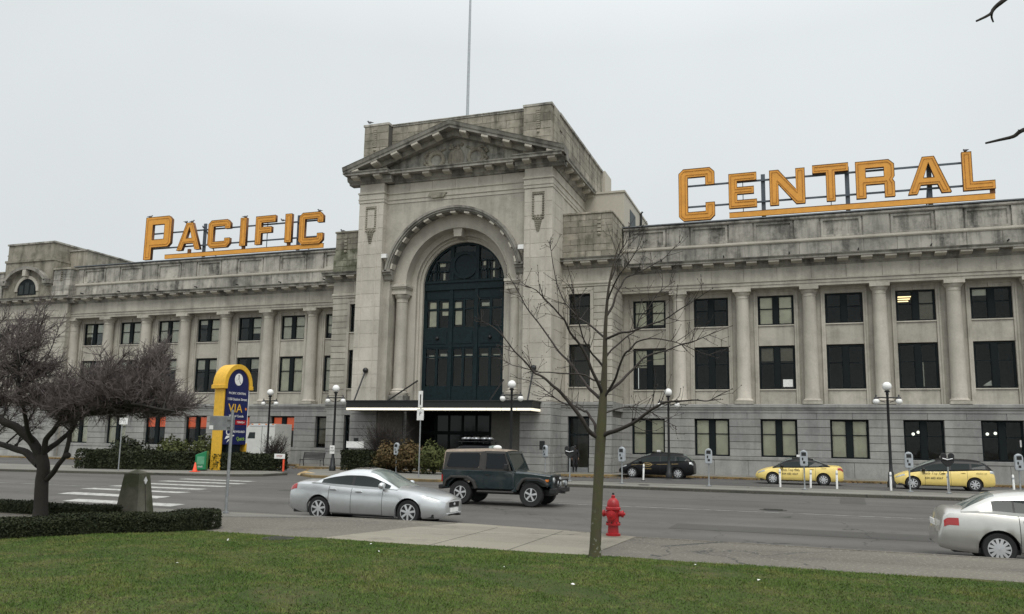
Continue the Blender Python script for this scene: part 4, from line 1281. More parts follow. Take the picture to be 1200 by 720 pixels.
# ------------------------------------------------------------------ rooftop signs
def letter(ch, w, h, t, c):
    a = .33 * h
    if ch == 'C': return [[(c, 0), (w - c, 0), (w, c), (w, a), (w - t, a), (w - t, t), (t, t), (t, h - t), (w - t, h - t), (w - t, h - a), (w, h - a), (w, h - c), (w - c, h), (c, h), (0, h - c), (0, c)]]
    if ch == 'I': return [[(0, 0), (w, 0), (w, h), (0, h)]]
    if ch == 'F': return [[(0, 0), (t, 0), (t, .40 * h), (w * .82, .40 * h), (w * .82, .40 * h + t * .9), (t, .40 * h + t * .9), (t, h - t), (w, h - t), (w, h), (0, h)]]
    if ch == 'E': return [[(0, 0), (w, 0), (w, t), (t, t), (t, .5 * h - t * .45), (w * .9, .5 * h - t * .45), (w * .9, .5 * h + t * .45), (t, .5 * h + t * .45), (t, h - t), (w, h - t), (w, h), (0, h)]]
    if ch == 'L': return [[(0, 0), (w, 0), (w, t), (t, t), (t, h), (0, h)]]
    if ch == 'T': return [[((w - t) / 2, 0), ((w + t) / 2, 0), ((w + t) / 2, h - t), (w, h - t), (w, h), (0, h), (0, h - t), ((w - t) / 2, h - t)]]
    if ch == 'N': return [[(0, 0), (t, 0), (t, h - 1.75 * t), (w - t * 1.0, 0), (w, 0), (w, h), (w - t, h), (w - t, 1.75 * t), (t * 1.0, h), (0, h)]]
    if ch == 'A':
        m = w / 2; k = .42 * t
        return [[(0, 0), (t, 0), (t + .16 * w * .55, .24 * h), (w - t - .16 * w * .55, .24 * h), (w - t, 0), (w, 0), (m + t * .62, h), (m - t * .62, h)],
                [(t + .155 * w, .43 * h), (m, .84 * h), (w - t - .155 * w, .43 * h)]]
    if ch == 'P':
        zb = .28 * h
        return [[(0, 0), (t, 0), (t, zb), (w - c, zb), (w, zb + c), (w, h - c), (w - c, h), (0, h)], [(t, zb + t * .9), (t, h - t * .9), (w - t, h - t * .9), (w - t, zb + t * .9)]]
    if ch == 'R':
        return [[(0, 0), (t, 0), (t, .36 * h), (w - t, .36 * h), (w - t, 0), (w, 0), (w, .38 * h), (w - .12, .46 * h), (w, .54 * h), (w, h - c), (w - c, h), (0, h)], [(t, .36 * h + t * .8), (t, h - t * .8), (w - t, h - t * .8), (w - t, .36 * h + t * .8)]]
def rooftop_sign(label, spec, bar, posts, rails, s):
    o = thing('rooftop_sign', label, 'sign', (0, 0, 0))
    for ch, x0, x1, z0, z1, t in spec:
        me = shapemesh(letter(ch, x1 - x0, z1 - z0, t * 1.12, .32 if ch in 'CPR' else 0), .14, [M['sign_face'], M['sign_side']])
        lt_ = link('letter', me, o, (x0, -.05, z0))
        rb = MB()
        for lp in letter(ch, x1 - x0, z1 - z0, t * 1.12, .32 if ch in 'CPR' else 0):
            rb.tube([(q[0], -.15, q[1]) for q in lp] + [(lp[0][0], -.15, lp[0][1])], .022, 4)
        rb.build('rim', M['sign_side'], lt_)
        nb_ = MB()          # glass tubing along the strokes
        lp = [Vector(q) for q in letter(ch, x1 - x0, z1 - z0, t * 1.12, .32 if ch in 'CPR' else 0)[0]]
        ar = sum(a.x * c.y - c.x * a.y for a, c in zip(lp, lp[1:] + lp[:1])); sg_ = 1 if ar > 0 else -1
        ins_ = []
        for k in range(len(lp)):
            d1 = (lp[k] - lp[k - 1]).normalized(); d2 = (lp[(k + 1) % len(lp)] - lp[k]).normalized()
            n1 = Vector((-d1.y, d1.x)) * sg_; n2 = Vector((-d2.y, d2.x)) * sg_
            mv = n1 + n2; mv /= max(.35, mv.dot(n1))
            ins_.append(lp[k] + mv * t * .30)
        nb_.tube([(q.x, -.165, q.y) for q in ins_] + [(ins_[0].x, -.165, ins_[0].y)], .016, 4)
        nb_.build('neon_tube', M['sign_tube'], lt_)
        if s and ch in 'EFT':
            vb = MB(); xm_ = (x0 + x1) / 2; vb.box(xm_ - .025, xm_ + .025, .10, .15, 18.2, z1 - .1); vb.build('strut', M['dark_steel'], o)
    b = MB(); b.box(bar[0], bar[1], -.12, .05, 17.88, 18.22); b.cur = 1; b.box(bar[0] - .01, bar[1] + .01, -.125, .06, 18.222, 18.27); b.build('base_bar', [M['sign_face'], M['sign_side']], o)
    for z in rails:
        b = MB(); b.box(spec[0][1] + .3, spec[-1][1] + .4 if spec[-1][0] == 'L' else spec[-1][2] - .3, .12, .22, z - .06, z + .06); b.build('rail', M['dark_steel'], o)
    for x in posts:
        b = MB(); b.box(x - .14, x + .14, .23, .36, 17.6, 20.95); b.tube([(x, .3, 20.6), (x, 2.6, 17.4)], .05, 6); b.build('post', M['dark_steel'], o)
    for ch, x0, x1, z0, z1, t in spec[1:]:
        if ch not in ('L', 'A', 'I') or (s > 0 and ch == 'A'): continue
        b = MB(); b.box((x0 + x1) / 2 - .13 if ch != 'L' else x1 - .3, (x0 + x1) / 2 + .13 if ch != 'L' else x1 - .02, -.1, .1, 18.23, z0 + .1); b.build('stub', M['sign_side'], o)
    return o
zl_, zh_ = 18.53, 21.03
rooftop_sign('amber letters spelling PACIFIC on the roof of the left wing',
    [('P', -33.28, -30.35, 17.9, 21.85, .72), ('A', -29.6, -27.05, zl_, zh_, .5), ('C', -26.25, -23.9, zl_, zh_, .5), ('I', -22.85, -22.22, zl_, zh_, .5), ('F', -21.25, -19.25, zl_, zh_, .52), ('I', -18.25, -17.6, zl_, zh_, .5), ('C', -16.85, -14.5, zl_ - .3, zh_ - .05, .5)],
    (-30.95, -14.5), (-27.0, -17.2), (18.95, 20.35), -1)
rooftop_sign('amber letters spelling CENTRAL on the roof of the right wing',
    [('C', 14.97, 17.47, 17.86, 21.68, .56), ('E', 18.45, 20.33, zl_, zh_, .5), ('N', 21.2, 23.5, zl_, zh_, .52), ('T', 24.0, 26.28, zl_, zh_ + .08, .5), ('R', 26.72, 29.08, zl_, zh_ + .05, .55), ('A', 29.85, 32.4, zl_, zh_, .5), ('L', 33.08, 34.9, zl_, zh_ + .08, .5)],
    (18.45, 34.85), (20.75, 26.2, 31.2), (18.95, 20.5), 1)

# gulls and pigeons on the letters
def bird_mesh():
    b = MB()
    b.sphere((0, 0, .12), .1, 10, 7, (1.6, .8, .85)); b.sphere((.15, 0, .22), .06, 8, 6); b.lathe([(.018, 0), (.003, .06)], 6, axis='x', M=Matrix.Translation((.2, 0, .215)))
    b.prism([(-.3, .1), (-.12, .08), (-.12, .14)], 'y', -.05, .05)
    b.tube([(.02, .03, .04), (.02, .03, 0)], .008, 4); b.tube([(.02, -.03, .04), (.02, -.03, 0)], .008, 4)
    return b
bm_g = bird_mesh().mesh('bird', plain('bird_feathers', (.12, .12, .13), .8), 60)
for i, (x, z, lab) in enumerate([(-33.0, 21.85, 'dark bird perched on the big letter P'), (-28.9, 21.03, 'dark bird on the left of the first letter A of PACIFIC'), (-28.2, 21.03, 'dark bird on the top of the letter A of PACIFIC beside another'),
        (-22.5, 21.03, 'dark bird perched on the first letter I of PACIFIC'), (-18.6, 20.42, 'dark bird perched on the rail between letters F and I'), (-15.0, 20.98, 'dark bird perched on the last letter C of PACIFIC'), (-26.9, 20.42, 'dark bird on the rail between letters A and C'),
        (33.35, 21.12, 'bird perched on the letter L of CENTRAL'), (-7.0, 25.42, 'bird on the left end of the block above the pediment'), (-10.5, 18.0, 'bird on the mossy attic left of the entrance block')]):
    tag(link('bird', bm_g, None, (x, -.05 if abs(x) > 12 else (PY + .3 if x > -8 else FY + .3), z + .003), rnd.uniform(-.6, 3.6)), lab, 'bird', 'birds perched along the roof')

# ------------------------------------------------------------------ vehicles
def curve1(pts):
    xs = np.array([p[0] for p in pts], float); ys = np.array([p[1] for p in pts], float)
    d = np.diff(ys) / np.diff(xs); m = np.zeros(len(xs))
    m[0], m[-1] = d[0], d[-1]
    for i in range(1, len(xs) - 1):
        m[i] = 0 if d[i - 1] * d[i] <= 0 else 2 * d[i - 1] * d[i] / (d[i - 1] + d[i])
    def f(x):
        x = min(max(x, xs[0]), xs[-1])
        i = min(max(int(np.searchsorted(xs, x)) - 1, 0), len(d) - 1)
        h = xs[i + 1] - xs[i]; t = (x - xs[i]) / h
        return float((2 * t**3 - 3 * t**2 + 1) * ys[i] + (t**3 - 2 * t**2 + t) * h * m[i] + (-2 * t**3 + 3 * t**2) * ys[i + 1] + (t**3 - t**2) * h * m[i + 1])
    return f

class Car:
    def __init__(s, sp):
        s.sp = sp
        s.zt, s.zb, s.hw, s.zr = (curve1(sp[k]) for k in ('zt', 'zb', 'hw', 'zr'))
        s.L = sp['L']; s.rw = sp['r']
    def sec(s, x, clamp=True):
        zt, zb, w = s.zt(x), s.zb(x), s.hw(x)
        h = zt - zb
        pts = [(w * .90, zb), (w * .975, zb + .10 * h), (w * .995, zb + .30 * h), (w * 1.0, zb + .52 * h), (w * .985, zb + .68 * h), (w * .955, zb + .83 * h), (w * .915, zb + .93 * h), (w * .84, zt - .028), (w * .6, zt + .018), (w * .3, zt + .045), (0, zt + .055)]
        if clamp:
            za = -1
            for xw in (s.sp['xr'], s.sp['xf']):
                ra = s.rw + .055
                if abs(x - xw) < ra: za = max(za, s.rw + math.sqrt(ra * ra - (x - xw) ** 2))
            pts = [(y, max(z, za)) if i < 7 else (y, z) for i, (y, z) in enumerate(pts)]
        return pts
    def at(s, x, t, off=0.0, side=1):
        p = s.sec(x, False); i = min(int(t), len(p) - 2); u = t - i
        y = p[i][0] * (1 - u) + p[i + 1][0] * u; z = p[i][1] * (1 - u) + p[i + 1][1] * u
        dy, dz = p[i + 1][0] - p[i][0], p[i + 1][1] - p[i][1]
        n = math.hypot(dy, dz) or 1
        e = .02
        wy = (s.hw(min(x + e, s.L)) - s.hw(max(x - e, 0))) / (2 * e)
        nx = -wy * abs(dz / n)
        nx = max(-1.5, min(1.5, nx))
        v = Vector((nx, dz / n, -dy / n)).normalized()
        return Vector((x + v.x * off, side * (y + v.y * off), z + v.z * off))
    def patch(s, b, x0, x1, t0, t1, off=.006, side=1, nx=8, ntt=5, skew=0.0):
        vs = []
        for i in range(nx + 1):
            for j in range(ntt + 1):
                t = t0 + (t1 - t0) * j / ntt
                x = x0 + (x1 - x0) * i / nx + skew * (j / ntt)
                vs.append(s.at(min(max(x, 0.001), s.L - .001), t, off, side))
        fs = [(i * (ntt + 1) + j, (i + 1) * (ntt + 1) + j, (i + 1) * (ntt + 1) + j + 1, i * (ntt + 1) + j + 1) for i in range(nx) for j in range(ntt)]
        if side < 0: fs = [f[::-1] for f in fs]
        b.add(vs, fs)
    def body(s):
        L = s.L
        xs = set(np.linspace(0.12, L - .12, 44).tolist() + [0, .015, .04, .075, L - .075, L - .04, L - .015, L])
        ra = s.rw + .055
        for xw in (s.sp['xr'], s.sp['xf']):
            xs = {x for x in xs if abs(x - xw) > ra - .01}
            xs |= {xw + ra * math.cos(math.pi * i / 14) for i in range(15)}
            xs |= {xw - ra - .004, xw + ra + .004}
        xs = sorted(xs)
        b = MB(); vs = []; n = 21
        for x in xs:
            p = s.sec(x)
            vs += [(x, -y, z) for y, z in p] + [(x, y, z) for y, z in p[-2::-1]]
        fs = []
        for i in range(len(xs) - 1):
            for j in range(n - 1): fs.append((i * n + j, (i + 1) * n + j, (i + 1) * n + j + 1, i * n + j + 1))
        fs.append(tuple(range(n))); fs.append(tuple((len(xs) - 1) * n + j for j in range(n - 1, -1, -1)))
        b.add(vs, fs)
        return b
    def house(s):
        """greenhouse: returns (frame MB, [side glass, windscreen, rear screen] MBs)"""
        sp = s.sp
        xrb, xrt, xwt, xwb = sp['gx']
        pill = sp['pillars']
        xs = set(np.linspace(xrb, xrt, 8).tolist() + np.linspace(xrt, xwt, 14).tolist() + np.linspace(xwt, xwb, 10).tolist())
        for a, c in pill: xs |= {a, c}
        xs |= set(sp['dlo'])
        xs = sorted(xs)
        cut = []
        for x in xs:
            if not cut or x - cut[-1] > .012 or any(abs(x - q) < 1e-9 for q in sp['dlo']): cut.append(x)
        xs = cut
        H = max(p[1] for p in sp['zr'])
        vs = []
        rows = None
        for x in xs:
            zbelt = s.zt(x) - .03; zr = max(s.zr(x), zbelt + .015); k = min(1, (zr - zbelt) / (H - zbelt))
            w = s.hw(x); yb = w * .90; ytop = sp['yr'] * (.35 + .65 * k) + (1 - k) * w * .52
            ytop = min(ytop, yb * .98)
            def yy(f): return yb + (ytop - yb) * f
            dz = zr - zbelt
            pts = [(yb, zbelt - .02), (yy(.05), zbelt + .045 * k + .004), (yy(.38), zbelt + dz * .33), (yy(.66), zbelt + dz * .60), (yy(.70), zbelt + dz * .635), (yy(.90), zbelt + dz * .75), (ytop * .95, zbelt + dz * .86), (ytop * .76, zbelt + dz * .945), (ytop * .38, zbelt + dz * .992), (0, zr + .008)]
            vs.append([(x, -y, z) for y, z in pts] + [(x, y, z) for y, z in pts[-2::-1]])
        n = 19
        fr, ws, rs, tm = MB(), MB(), MB(), MB()
        fr, ws, rs = MB(), MB(), MB()
        flat_ = [v for r_ in vs for v in r_]
        sgs = {}
        for b_ in (fr, ws, rs, tm): b_.v = list(flat_)
        for i in range(len(xs) - 1):
            xm = (xs[i] + xs[i + 1]) / 2
            for j in range(n - 1):
                jj = j if j < 9 else 17 - j
                f = (i * n + j, (i + 1) * n + j, (i + 1) * n + j + 1, i * n + j + 1)
                tgt = fr
                if jj in (1, 2) and sp['dlo'][0] < xm < sp['dlo'][1] and not any(a < xm < c for a, c in pill):
                    key = (j < 9, sum(xm > c for a, c in pill))
                    if key not in sgs: sgs[key] = MB(); sgs[key].v = list(flat_)
                    tgt = sgs[key]
                elif (jj == 3 and sp['dlo'][0] - .02 < xm < sp['dlo'][1] + .02) or (jj in (1, 2) and any(a < xm < c for a, c in pill)): tgt = tm
                elif jj >= 6 and xwt < xm < xwb - .03: tgt = ws
                elif jj >= 6 and xrb + .02 < xm < xrt: tgt = rs
                tgt.f.append(f); tgt.mi.append(0)
        for b_ in [fr, ws, rs, tm] + list(sgs.values()):        # drop the vertices each piece does not use
            used = sorted({q for f in b_.f for q in f}); mp = {q: k for k, q in enumerate(used)}
            b_.v = [b_.v[q] for q in used]; b_.f = [tuple(mp[q] for q in f) for f in b_.f]
        return fr, list(sgs.values()), ws, rs, tm

def wheel(parent, x, y, r, w, side, spokes, rim_r, rimmat):
    tb = MB(); ww = w / 2
    tb.lathe([(rim_r, -ww * .9), (r * .93, -ww), (r * .985, -ww * .82), (r, -ww * .5), (r, ww * .5), (r * .985, ww * .82), (r * .93, ww), (rim_r, ww * .9)], 30, axis='y')
    o = tb.build('wheel', M['rubber'], parent, (x, y, r), smooth=40)
    rb = MB(); s = side
    f = s * ww
    rb.lathe([(rim_r * 1.005, s * ww * .55), (rim_r * 1.005, f * .93), (rim_r * .93, f * .93), (rim_r * .9, f * .5)], 26, axis='y', cap=False)
    for k in range(spokes):
        a = 2 * math.pi * k / spokes + .2
        c, q = math.cos(a), math.sin(a); px, pz = -q, c
        w0, w1 = rim_r * .13, rim_r * (.16 if spokes > 6 else .2)
        vs = []
        for (rr, hw_, yy) in ((rim_r * .12, w0, f * .86), (rim_r * .93, w1, f * .80)):
            for (d, e_) in ((-hw_, 0), (hw_, 0), (hw_ * .8, .012 * s), (-hw_ * .8, .012 * s)):
                vs.append((c * rr + px * d, yy + e_, q * rr + pz * d))
        rb.add(vs, [(0, 1, 5, 4), (1, 2, 6, 5), (2, 3, 7, 6), (3, 0, 4, 7)])
    rb.lathe([(rim_r * .2, f * .6), (rim_r * .2, f * .9), (rim_r * .12, f * .95)], 14, axis='y')
    rb.build('rim', rimmat, o, smooth=35)
    db = MB(); db.lathe([(rim_r * .99, -s * .01), (rim_r * .99, s * ww * .35)], 22, axis='y'); db.build('brake_disc', M['trim'], o)
    return o

def make_car(sp, label, cat, loc, rz, scale=1.0, name='parked_car', group=None):
    c = Car(sp); L = c.L
    root = thing(name, label, cat, loc, rz, group, scale)
    # local frame: x forward, centred
    body = c.body()
    Tm = Matrix.Translation((-L / 2, 0, 0))
    def put(nm, b, mat, parent=root, smooth=None):
        b.v = [(v[0] - L / 2, v[1], v[2]) for v in b.v]
        return b.build(nm, mat, parent, smooth=smooth)
    bo = put('body', body, sp['paint'], smooth=38)
    fr, sg, ws, rs, tm = c.house()
    roofm = sp.get('roof', sp['paint'])
    put('roof', fr, roofm, smooth=40)
    for g_ in sg: put('side_window', g_, M['car_glass'], smooth=40)
    put('window_trim', tm, M['trim'], smooth=40)
    put('windscreen', ws, M['screen_glass'], smooth=40)
    put('rear_window', rs, M['screen_glass'], smooth=40)
    # dark wells, floor
    b = MB(); w = max(p[1] for p in sp['hw'])
    for xw in (sp['xr'], sp['xf']): b.lathe([(c.rw + .05, -w + .26), (c.rw + .05, w - .26)], 20, axis='y', M=Matrix.Translation((xw, 0, c.rw)))
    b.box(.25, L - .25, -w + .12, w - .12, .2, .3)
    put('underbody', b, M['trim'])
    for xw in (sp['xr'], sp['xf']):
        for s in (-1, 1): wheel(root, xw - L / 2, s * (w - .125), c.rw, .2, s, sp['spokes'], sp['rim'], M['rim'])
    for s in (-1, 1):
        for nm, mt, x0, x1, t0, t1, sk in sp['patches']:
            b = MB(); c.patch(b, x0, x1, t0, t1, .007, s, skew=sk); put(nm, b, M[mt], smooth=60)
        b = MB()
        for x in sp['seams']: c.patch(b, x - .006, x + .006, .6, 6.4, .002, s, 1, 14)
        c.patch(b, sp['seams'][0], sp['seams'][-1], .55, .66, .002, s, 24, 1)
        put('door_seam', b, M['trim'])
        for x in sp['handles']:
            p = c.at(x, 5.0, .02, s); b = MB(); b.box(p.x - .1, p.x + .1, p.y - .018, p.y + .018, p.z - .018, p.z + .018)
            o = put('door_handle', b, sp.get('handle', sp['paint'])); bev(o, .012)
        xm = sp['mirror']; p = c.at(xm, 6.6, 0, s)
        b = MB(); b.sphere((p.x, p.y + s * .12, p.z + .10), .12, 12, 8, (.75, 1.15, .78)); b.box(p.x - .03, p.x + .04, *sorted((p.y - s * .05, p.y + s * .08)), p.z + .01, p.z + .05)
        put('mirror', b, sp.get('mirrormat', sp['paint']), smooth=50)
        b = MB()   # dark surround of the side glass
        put('sill_trim', (lambda q: (c.patch(q, sp['xr'] + c.rw + .1, sp['xf'] - c.rw - .1, .02, .45, .006, s, 20, 2), q)[1])(MB()), sp.get('sill', M['trim']))
    for nm, mt, bx in sp['boxes']:
        b = MB(); b.box(*bx); o = put(nm, b, M[mt] if isinstance(mt, str) else mt); bev(o, min(.015, (bx[1] - bx[0]) * .3))
    if 'sunroof' in sp:
        x0, x1, y_ = sp['sunroof']; b = MB()
        b.add([(x, y, c.zr(x) + (.030 if y == 0 else .018 if abs(y) < y_ else -.006)) for y in (-y_, -y_ / 2, 0, y_ / 2, y_) for x in (x0, x1)], [(2 * k, 2 * k + 1, 2 * k + 3, 2 * k + 2) for k in range(4)])
        put('sunroof', b, M['dark_glass'])
    return root, c, put

LEX = dict(L=4.85, r=.33, rim=.225, xr=1.10, xf=3.88, spokes=7, paint=M['silver'], yr=.62,
    zt=[(0, .80), (.05, .93), (.35, 1.045), (.9, 1.055), (1.6, 1.0), (2.6, .955), (3.3, .95), (3.8, .915), (4.3, .83), (4.62, .745), (4.78, .68), (4.85, .62)],
    zb=[(0, .40), (.06, .29), (.3, .22), (.8, .19), (4.1, .18), (4.6, .18), (4.8, .21), (4.85, .26)],
    hw=[(0, .64), (.05, .72), (.2, .81), (.6, .88), (1.2, .91), (3.6, .91), (4.2, .885), (4.5, .82), (4.72, .72), (4.82, .62), (4.85, .54)],
    zr=[(.80, 1.03), (1.18, 1.21), (1.55, 1.35), (2.0, 1.44), (2.35, 1.45), (2.65, 1.405), (3.05, 1.20), (3.5, .935)],
    gx=(.80, 1.55, 2.55, 3.5), dlo=(1.13, 3.28), pillars=[(2.08, 2.17)],
    patches=[('headlight', 'lamp_clear', 4.30, 4.66, 5.0, 6.75, .04), ('tail_light', 'lamp_red', .02, .34, 4.6, 6.2, -.02)],
    seams=[1.42, 2.13, 3.1], handles=[1.55, 2.36], mirror=3.1, sunroof=(1.85, 2.35, .36),
    boxes=[('grille', 'trim', (4.80, 4.862, -.33, .33, .47, .615)), ('number_plate', 'white', (4.855, 4.872, -.26, .26, .33, .44)), ('bumper_vent', 'trim', (4.80, 4.856, -.36, .36, .25, .30))])
car1, c1, put1 = make_car(LEX, 'silver four door sedan with sunroof at the near kerb, facing right behind the green off-roader', 'car', (11.86, -37.62, -.14), R(0), .95)
b = MB(); b.tube([(4.86, -.34, .62), (4.865, 0, .625), (4.86, .34, .62)], .018, 6); b.sphere((4.865, 0, .545), .05, 10, 6, (.4, 1.2, .8)); put1('grille_badge', b, M['rim'])
b = MB(); b.tube([(4.78, -.62, .315), (4.86, -.45, .305), (4.87, 0, .305), (4.86, .45, .305), (4.78, .62, .315)], .014, 6); put1('chrome_strip', b, M['rim'])

COR = dict(L=4.42, r=.30, rim=.20, xr=1.02, xf=3.49, spokes=12, paint=M['silver2'], yr=.58, handle=M['trim'], sill=M['silver2'],
    zt=[(0, .60), (.04, .66), (.10, .90), (.2, .985), (.75, 1.0), (1.5, .955), (2.6, .92), (3.1, .91), (3.7, .84), (4.1, .72), (4.35, .58), (4.42, .5)],
    zb=[(0, .32), (.05, .27), (.35, .22), (.8, .20), (3.7, .20), (4.2, .24), (4.42, .36)],
    hw=[(0, .62), (.05, .70), (.16, .77), (.5, .825), (1.1, .845), (3.3, .845), (3.9, .80), (4.2, .7), (4.42, .45)],
    zr=[(.42, .985), (.72, 1.17), (1.05, 1.33), (1.6, 1.385), (2.2, 1.385), (2.65, 1.30), (3.0, 1.12), (3.35, .90)],
    gx=(.42, 1.03, 2.45, 3.35), dlo=(.95, 3.1), pillars=[(2.0, 2.07), (1.30, 1.335)],
    patches=[('headlight', 'lamp_clear', 3.98, 4.28, 4.6, 6.2, .04), ('tail_light', 'lamp_red', .11, .36, 3.7, 4.9, 0)],
    seams=[1.38, 2.05, 2.98], handles=[1.55, 2.3], mirror=3.0,
    boxes=[('grille', 'trim', (4.3, 4.41, -.3, .3, .5, .58)), ('number_plate', 'white', (-.012, .005, -.26, .26, .66, .78))])
COR['patches'] = COR['patches'] + [('side_moulding', 'trim', 1.5, 3.0, 2.75, 3.05, 0)]
car2, c2, put2 = make_car(COR, 'older pale silver compact sedan cut off by the right edge of the photo', 'car', (27.46, -38.8, -.16), R(0), 1.0)
for s in (-1, 1):
    b = MB(); c2.patch(b, .03, .62, .3, 2.3, .022, s, 14, 5); put2('bumper', b, M['silver2'], smooth=60)

def taxi_spec(base, **k):
    d = dict(base); d.update(k); return d
T1 = dict(L=4.54, r=.315, rim=.205, xr=1.02, xf=3.62, spokes=9, paint=M['taxi_yellow'], roof=M['car_black'], yr=.6, mirrormat=M['trim'],
    zt=[(0, .72), (.05, .90), (.2, 1.0), (.75, 1.03), (1.5, .99), (2.6, .945), (3.25, .94), (3.8, .86), (4.2, .74), (4.46, .60), (4.54, .5)],
    zb=[(0, .34), (.05, .28), (.35, .22), (.8, .20), (3.8, .21), (4.3, .24), (4.54, .36)],
    hw=[(0, .60), (.05, .70), (.18, .79), (.5, .86), (1.1, .88), (3.4, .88), (4.0, .83), (4.3, .70), (4.54, .42)],
    zr=[(.66, 1.01), (1.05, 1.2), (1.5, 1.39), (2.0, 1.465), (2.4, 1.46), (2.8, 1.38), (3.2, 1.17), (3.62, .92)],
    gx=(.66, 1.5, 2.6, 3.62), dlo=(1.05, 3.4), pillars=[(2.05, 2.13)],
    patches=[('headlight', 'lamp_clear', 4.02, 4.38, 4.8, 6.6, .04), ('tail_light', 'lamp_red', .03, .3, 4.6, 6.2, 0)],
    seams=[1.42, 2.09, 3.1], handles=[1.6, 2.4], mirror=3.12,
    boxes=[('grille', 'trim', (4.42, 4.53, -.3, .3, .34, .44)), ('roof_sign', 'white', (2.18, 2.36, -.3, .3, 1.475, 1.60))])
PR = dict(L=4.62, r=.32, rim=.215, xr=.93, xf=3.71, spokes=8, paint=M['taxi_yellow'], roof=M['car_black'], yr=.62, mirrormat=M['trim'],
    zt=[(0, .74), (.03, .92), (.12, 1.05), (.5, 1.07), (1.5, 1.02), (2.6, .97), (3.35, .95), (3.9, .86), (4.3, .72), (4.54, .58), (4.62, .48)],
    zb=[(0, .34), (.05, .28), (.35, .22), (.8, .20), (3.9, .21), (4.4, .24), (4.62, .36)],
    hw=[(0, .66), (.04, .74), (.15, .82), (.5, .87), (1.1, .888), (3.4, .888), (4.0, .84), (4.35, .72), (4.62, .42)],
    zr=[(.10, 1.06), (.3, 1.28), (.62, 1.49), (1.2, 1.555), (2.0, 1.575), (2.5, 1.54), (2.95, 1.40), (3.5, 1.13), (3.85, .92)],
    gx=(.10, .62, 2.62, 3.85), dlo=(.42, 3.6), pillars=[(1.95, 2.03), (1.02, 1.12)],
    patches=[('headlight', 'lamp_clear', 4.05, 4.45, 4.9, 6.5, .04), ('tail_light', 'lamp_clear', .03, .24, 4.7, 6.4, 0)],
    seams=[1.25, 1.99, 3.15], handles=[1.42, 2.3], mirror=3.2,
    boxes=[('grille', 'trim', (4.5, 4.61, -.35, .35, .30, .40)), ('roof_sign', 'white', (2.1, 2.28, -.28, .28, 1.585, 1.70))])
def taxi_text(root, c, put, lines, col, xs):
    for (t, x, z, size) in lines:
        for s in (1, -1):
            me = textmesh(t, size, col, ext=.002)
            o = link('lettering', me, root, (x - c.L / 2, s * (c.hw(x) * 1.0 + .008), z))
            o.rotation_euler = (R(90), 0, 0) if s < 0 else (R(90), 0, R(180))
M['ink'] = plain('dark_print', (.03, .025, .02), .6)
M['gold_ink'] = plain('gold_print', (.55, .4, .16), .6)
tx1, ct1, pt1 = make_car(T1, 'yellow taxi sedan', 'taxi', (22.55, -9.2, 0), R(180), 1.0, 'taxi', 'taxis waiting in the lane')
tx1['label'] = 'yellow taxi sedan with black roof, between the black taxi and the lamp post'
taxi_text(tx1, ct1, pt1, [('Black Top Cab', 2.72, .80, .17), ('604 683 4567', 2.72, .58, .15), ('checker', 1.0, .93, .09)], M['ink'], 0)
PR2 = taxi_spec(PR)
tx2, ct2, pt2 = make_car(PR2, 'yellow estate taxi with black roof, right of the tall lamp post', 'taxi', (29.4, -10.45, 0), R(180), 1.0, 'taxi', 'taxis waiting in the lane')
taxi_text(tx2, ct2, pt2, [('Black Top Cab', 2.75, .84, .17), ('604 683 4567', 2.75, .60, .15), ('checker cab', .62, .88, .10)], M['ink'], 0)
PB = taxi_spec(PR, paint=M['car_black'])
tx3, ct3, pt3 = make_car(PB, 'black estate taxi with gold crest, parked by the wall right of the bare street tree', 'taxi', (14.25, -6.2, 0), R(180), 1.0, 'taxi', 'taxis waiting in the lane')
for s in (1, -1):
    b = MB(); ct3.patch(b, .9, 3.75, 4.85, 4.95, .006, s, 30, 1); pt3('gold_stripe', b, M['gold_ink'])
    b = MB(); x = 2.75; y = s * (ct3.hw(x) + .012)
    vs = []
    for rr in (1.0, .86):
        for k in range(28): vs.append((x + .26 * rr * math.cos(2 * math.pi * k / 28), y, .82 + .12 * rr * math.sin(2 * math.pi * k / 28)))
    b.add(vs, [(k, (k + 1) % 28, 28 + (k + 1) % 28, 28 + k) for k in range(28)]); pt3('crest', b, M['gold_ink'])
taxi_text(tx3, ct3, pt3, [('CAB', 2.75, .82, .13), ('taxi service', 2.75, .58, .10)], M['gold_ink'], 0)

# dark van with a laden roof rack standing under the canopy
VAN = taxi_spec(PR, paint=M['car_black'], L=4.62,
    zr=[(.06, 1.1), (.2, 1.5), (.4, 1.82), (1.2, 1.9), (2.4, 1.9), (2.9, 1.78), (3.4, 1.45), (3.85, .98)], gx=(.06, .4, 2.85, 3.85), dlo=(.4, 3.5),
    boxes=[('roof_rack', 'trim', (.6, 2.9, -.62, .62, 2.0, 2.04)), ('rack_leg', 'trim', (.8, .86, -.6, -.55, 1.9, 2.0)), ('rack_leg', 'trim', (2.6, 2.66, -.6, -.55, 1.9, 2.0)), ('rack_leg', 'trim', (.8, .86, .55, .6, 1.9, 2.0)), ('rack_leg', 'trim', (2.6, 2.66, .55, .6, 1.9, 2.0))])
vn, cv, pv = make_car(VAN, 'dark van with a silvery wrapped roof load in front of the station entrance', 'van', (3.2, -9.55, 0), R(160), 1.0, 'parked_van')
b = MB()
for k in range(7):
    b.sphere((.75 + .34 * k, rnd.uniform(-.2, .2), 2.2), .22, 10, 7, (1.0, 1.5, .62))
pv('roof_load', b, plain('crinkled_foil', (.28, .29, .3), .18, .9, var=.4, scale=8, bump=.8), smooth=60)

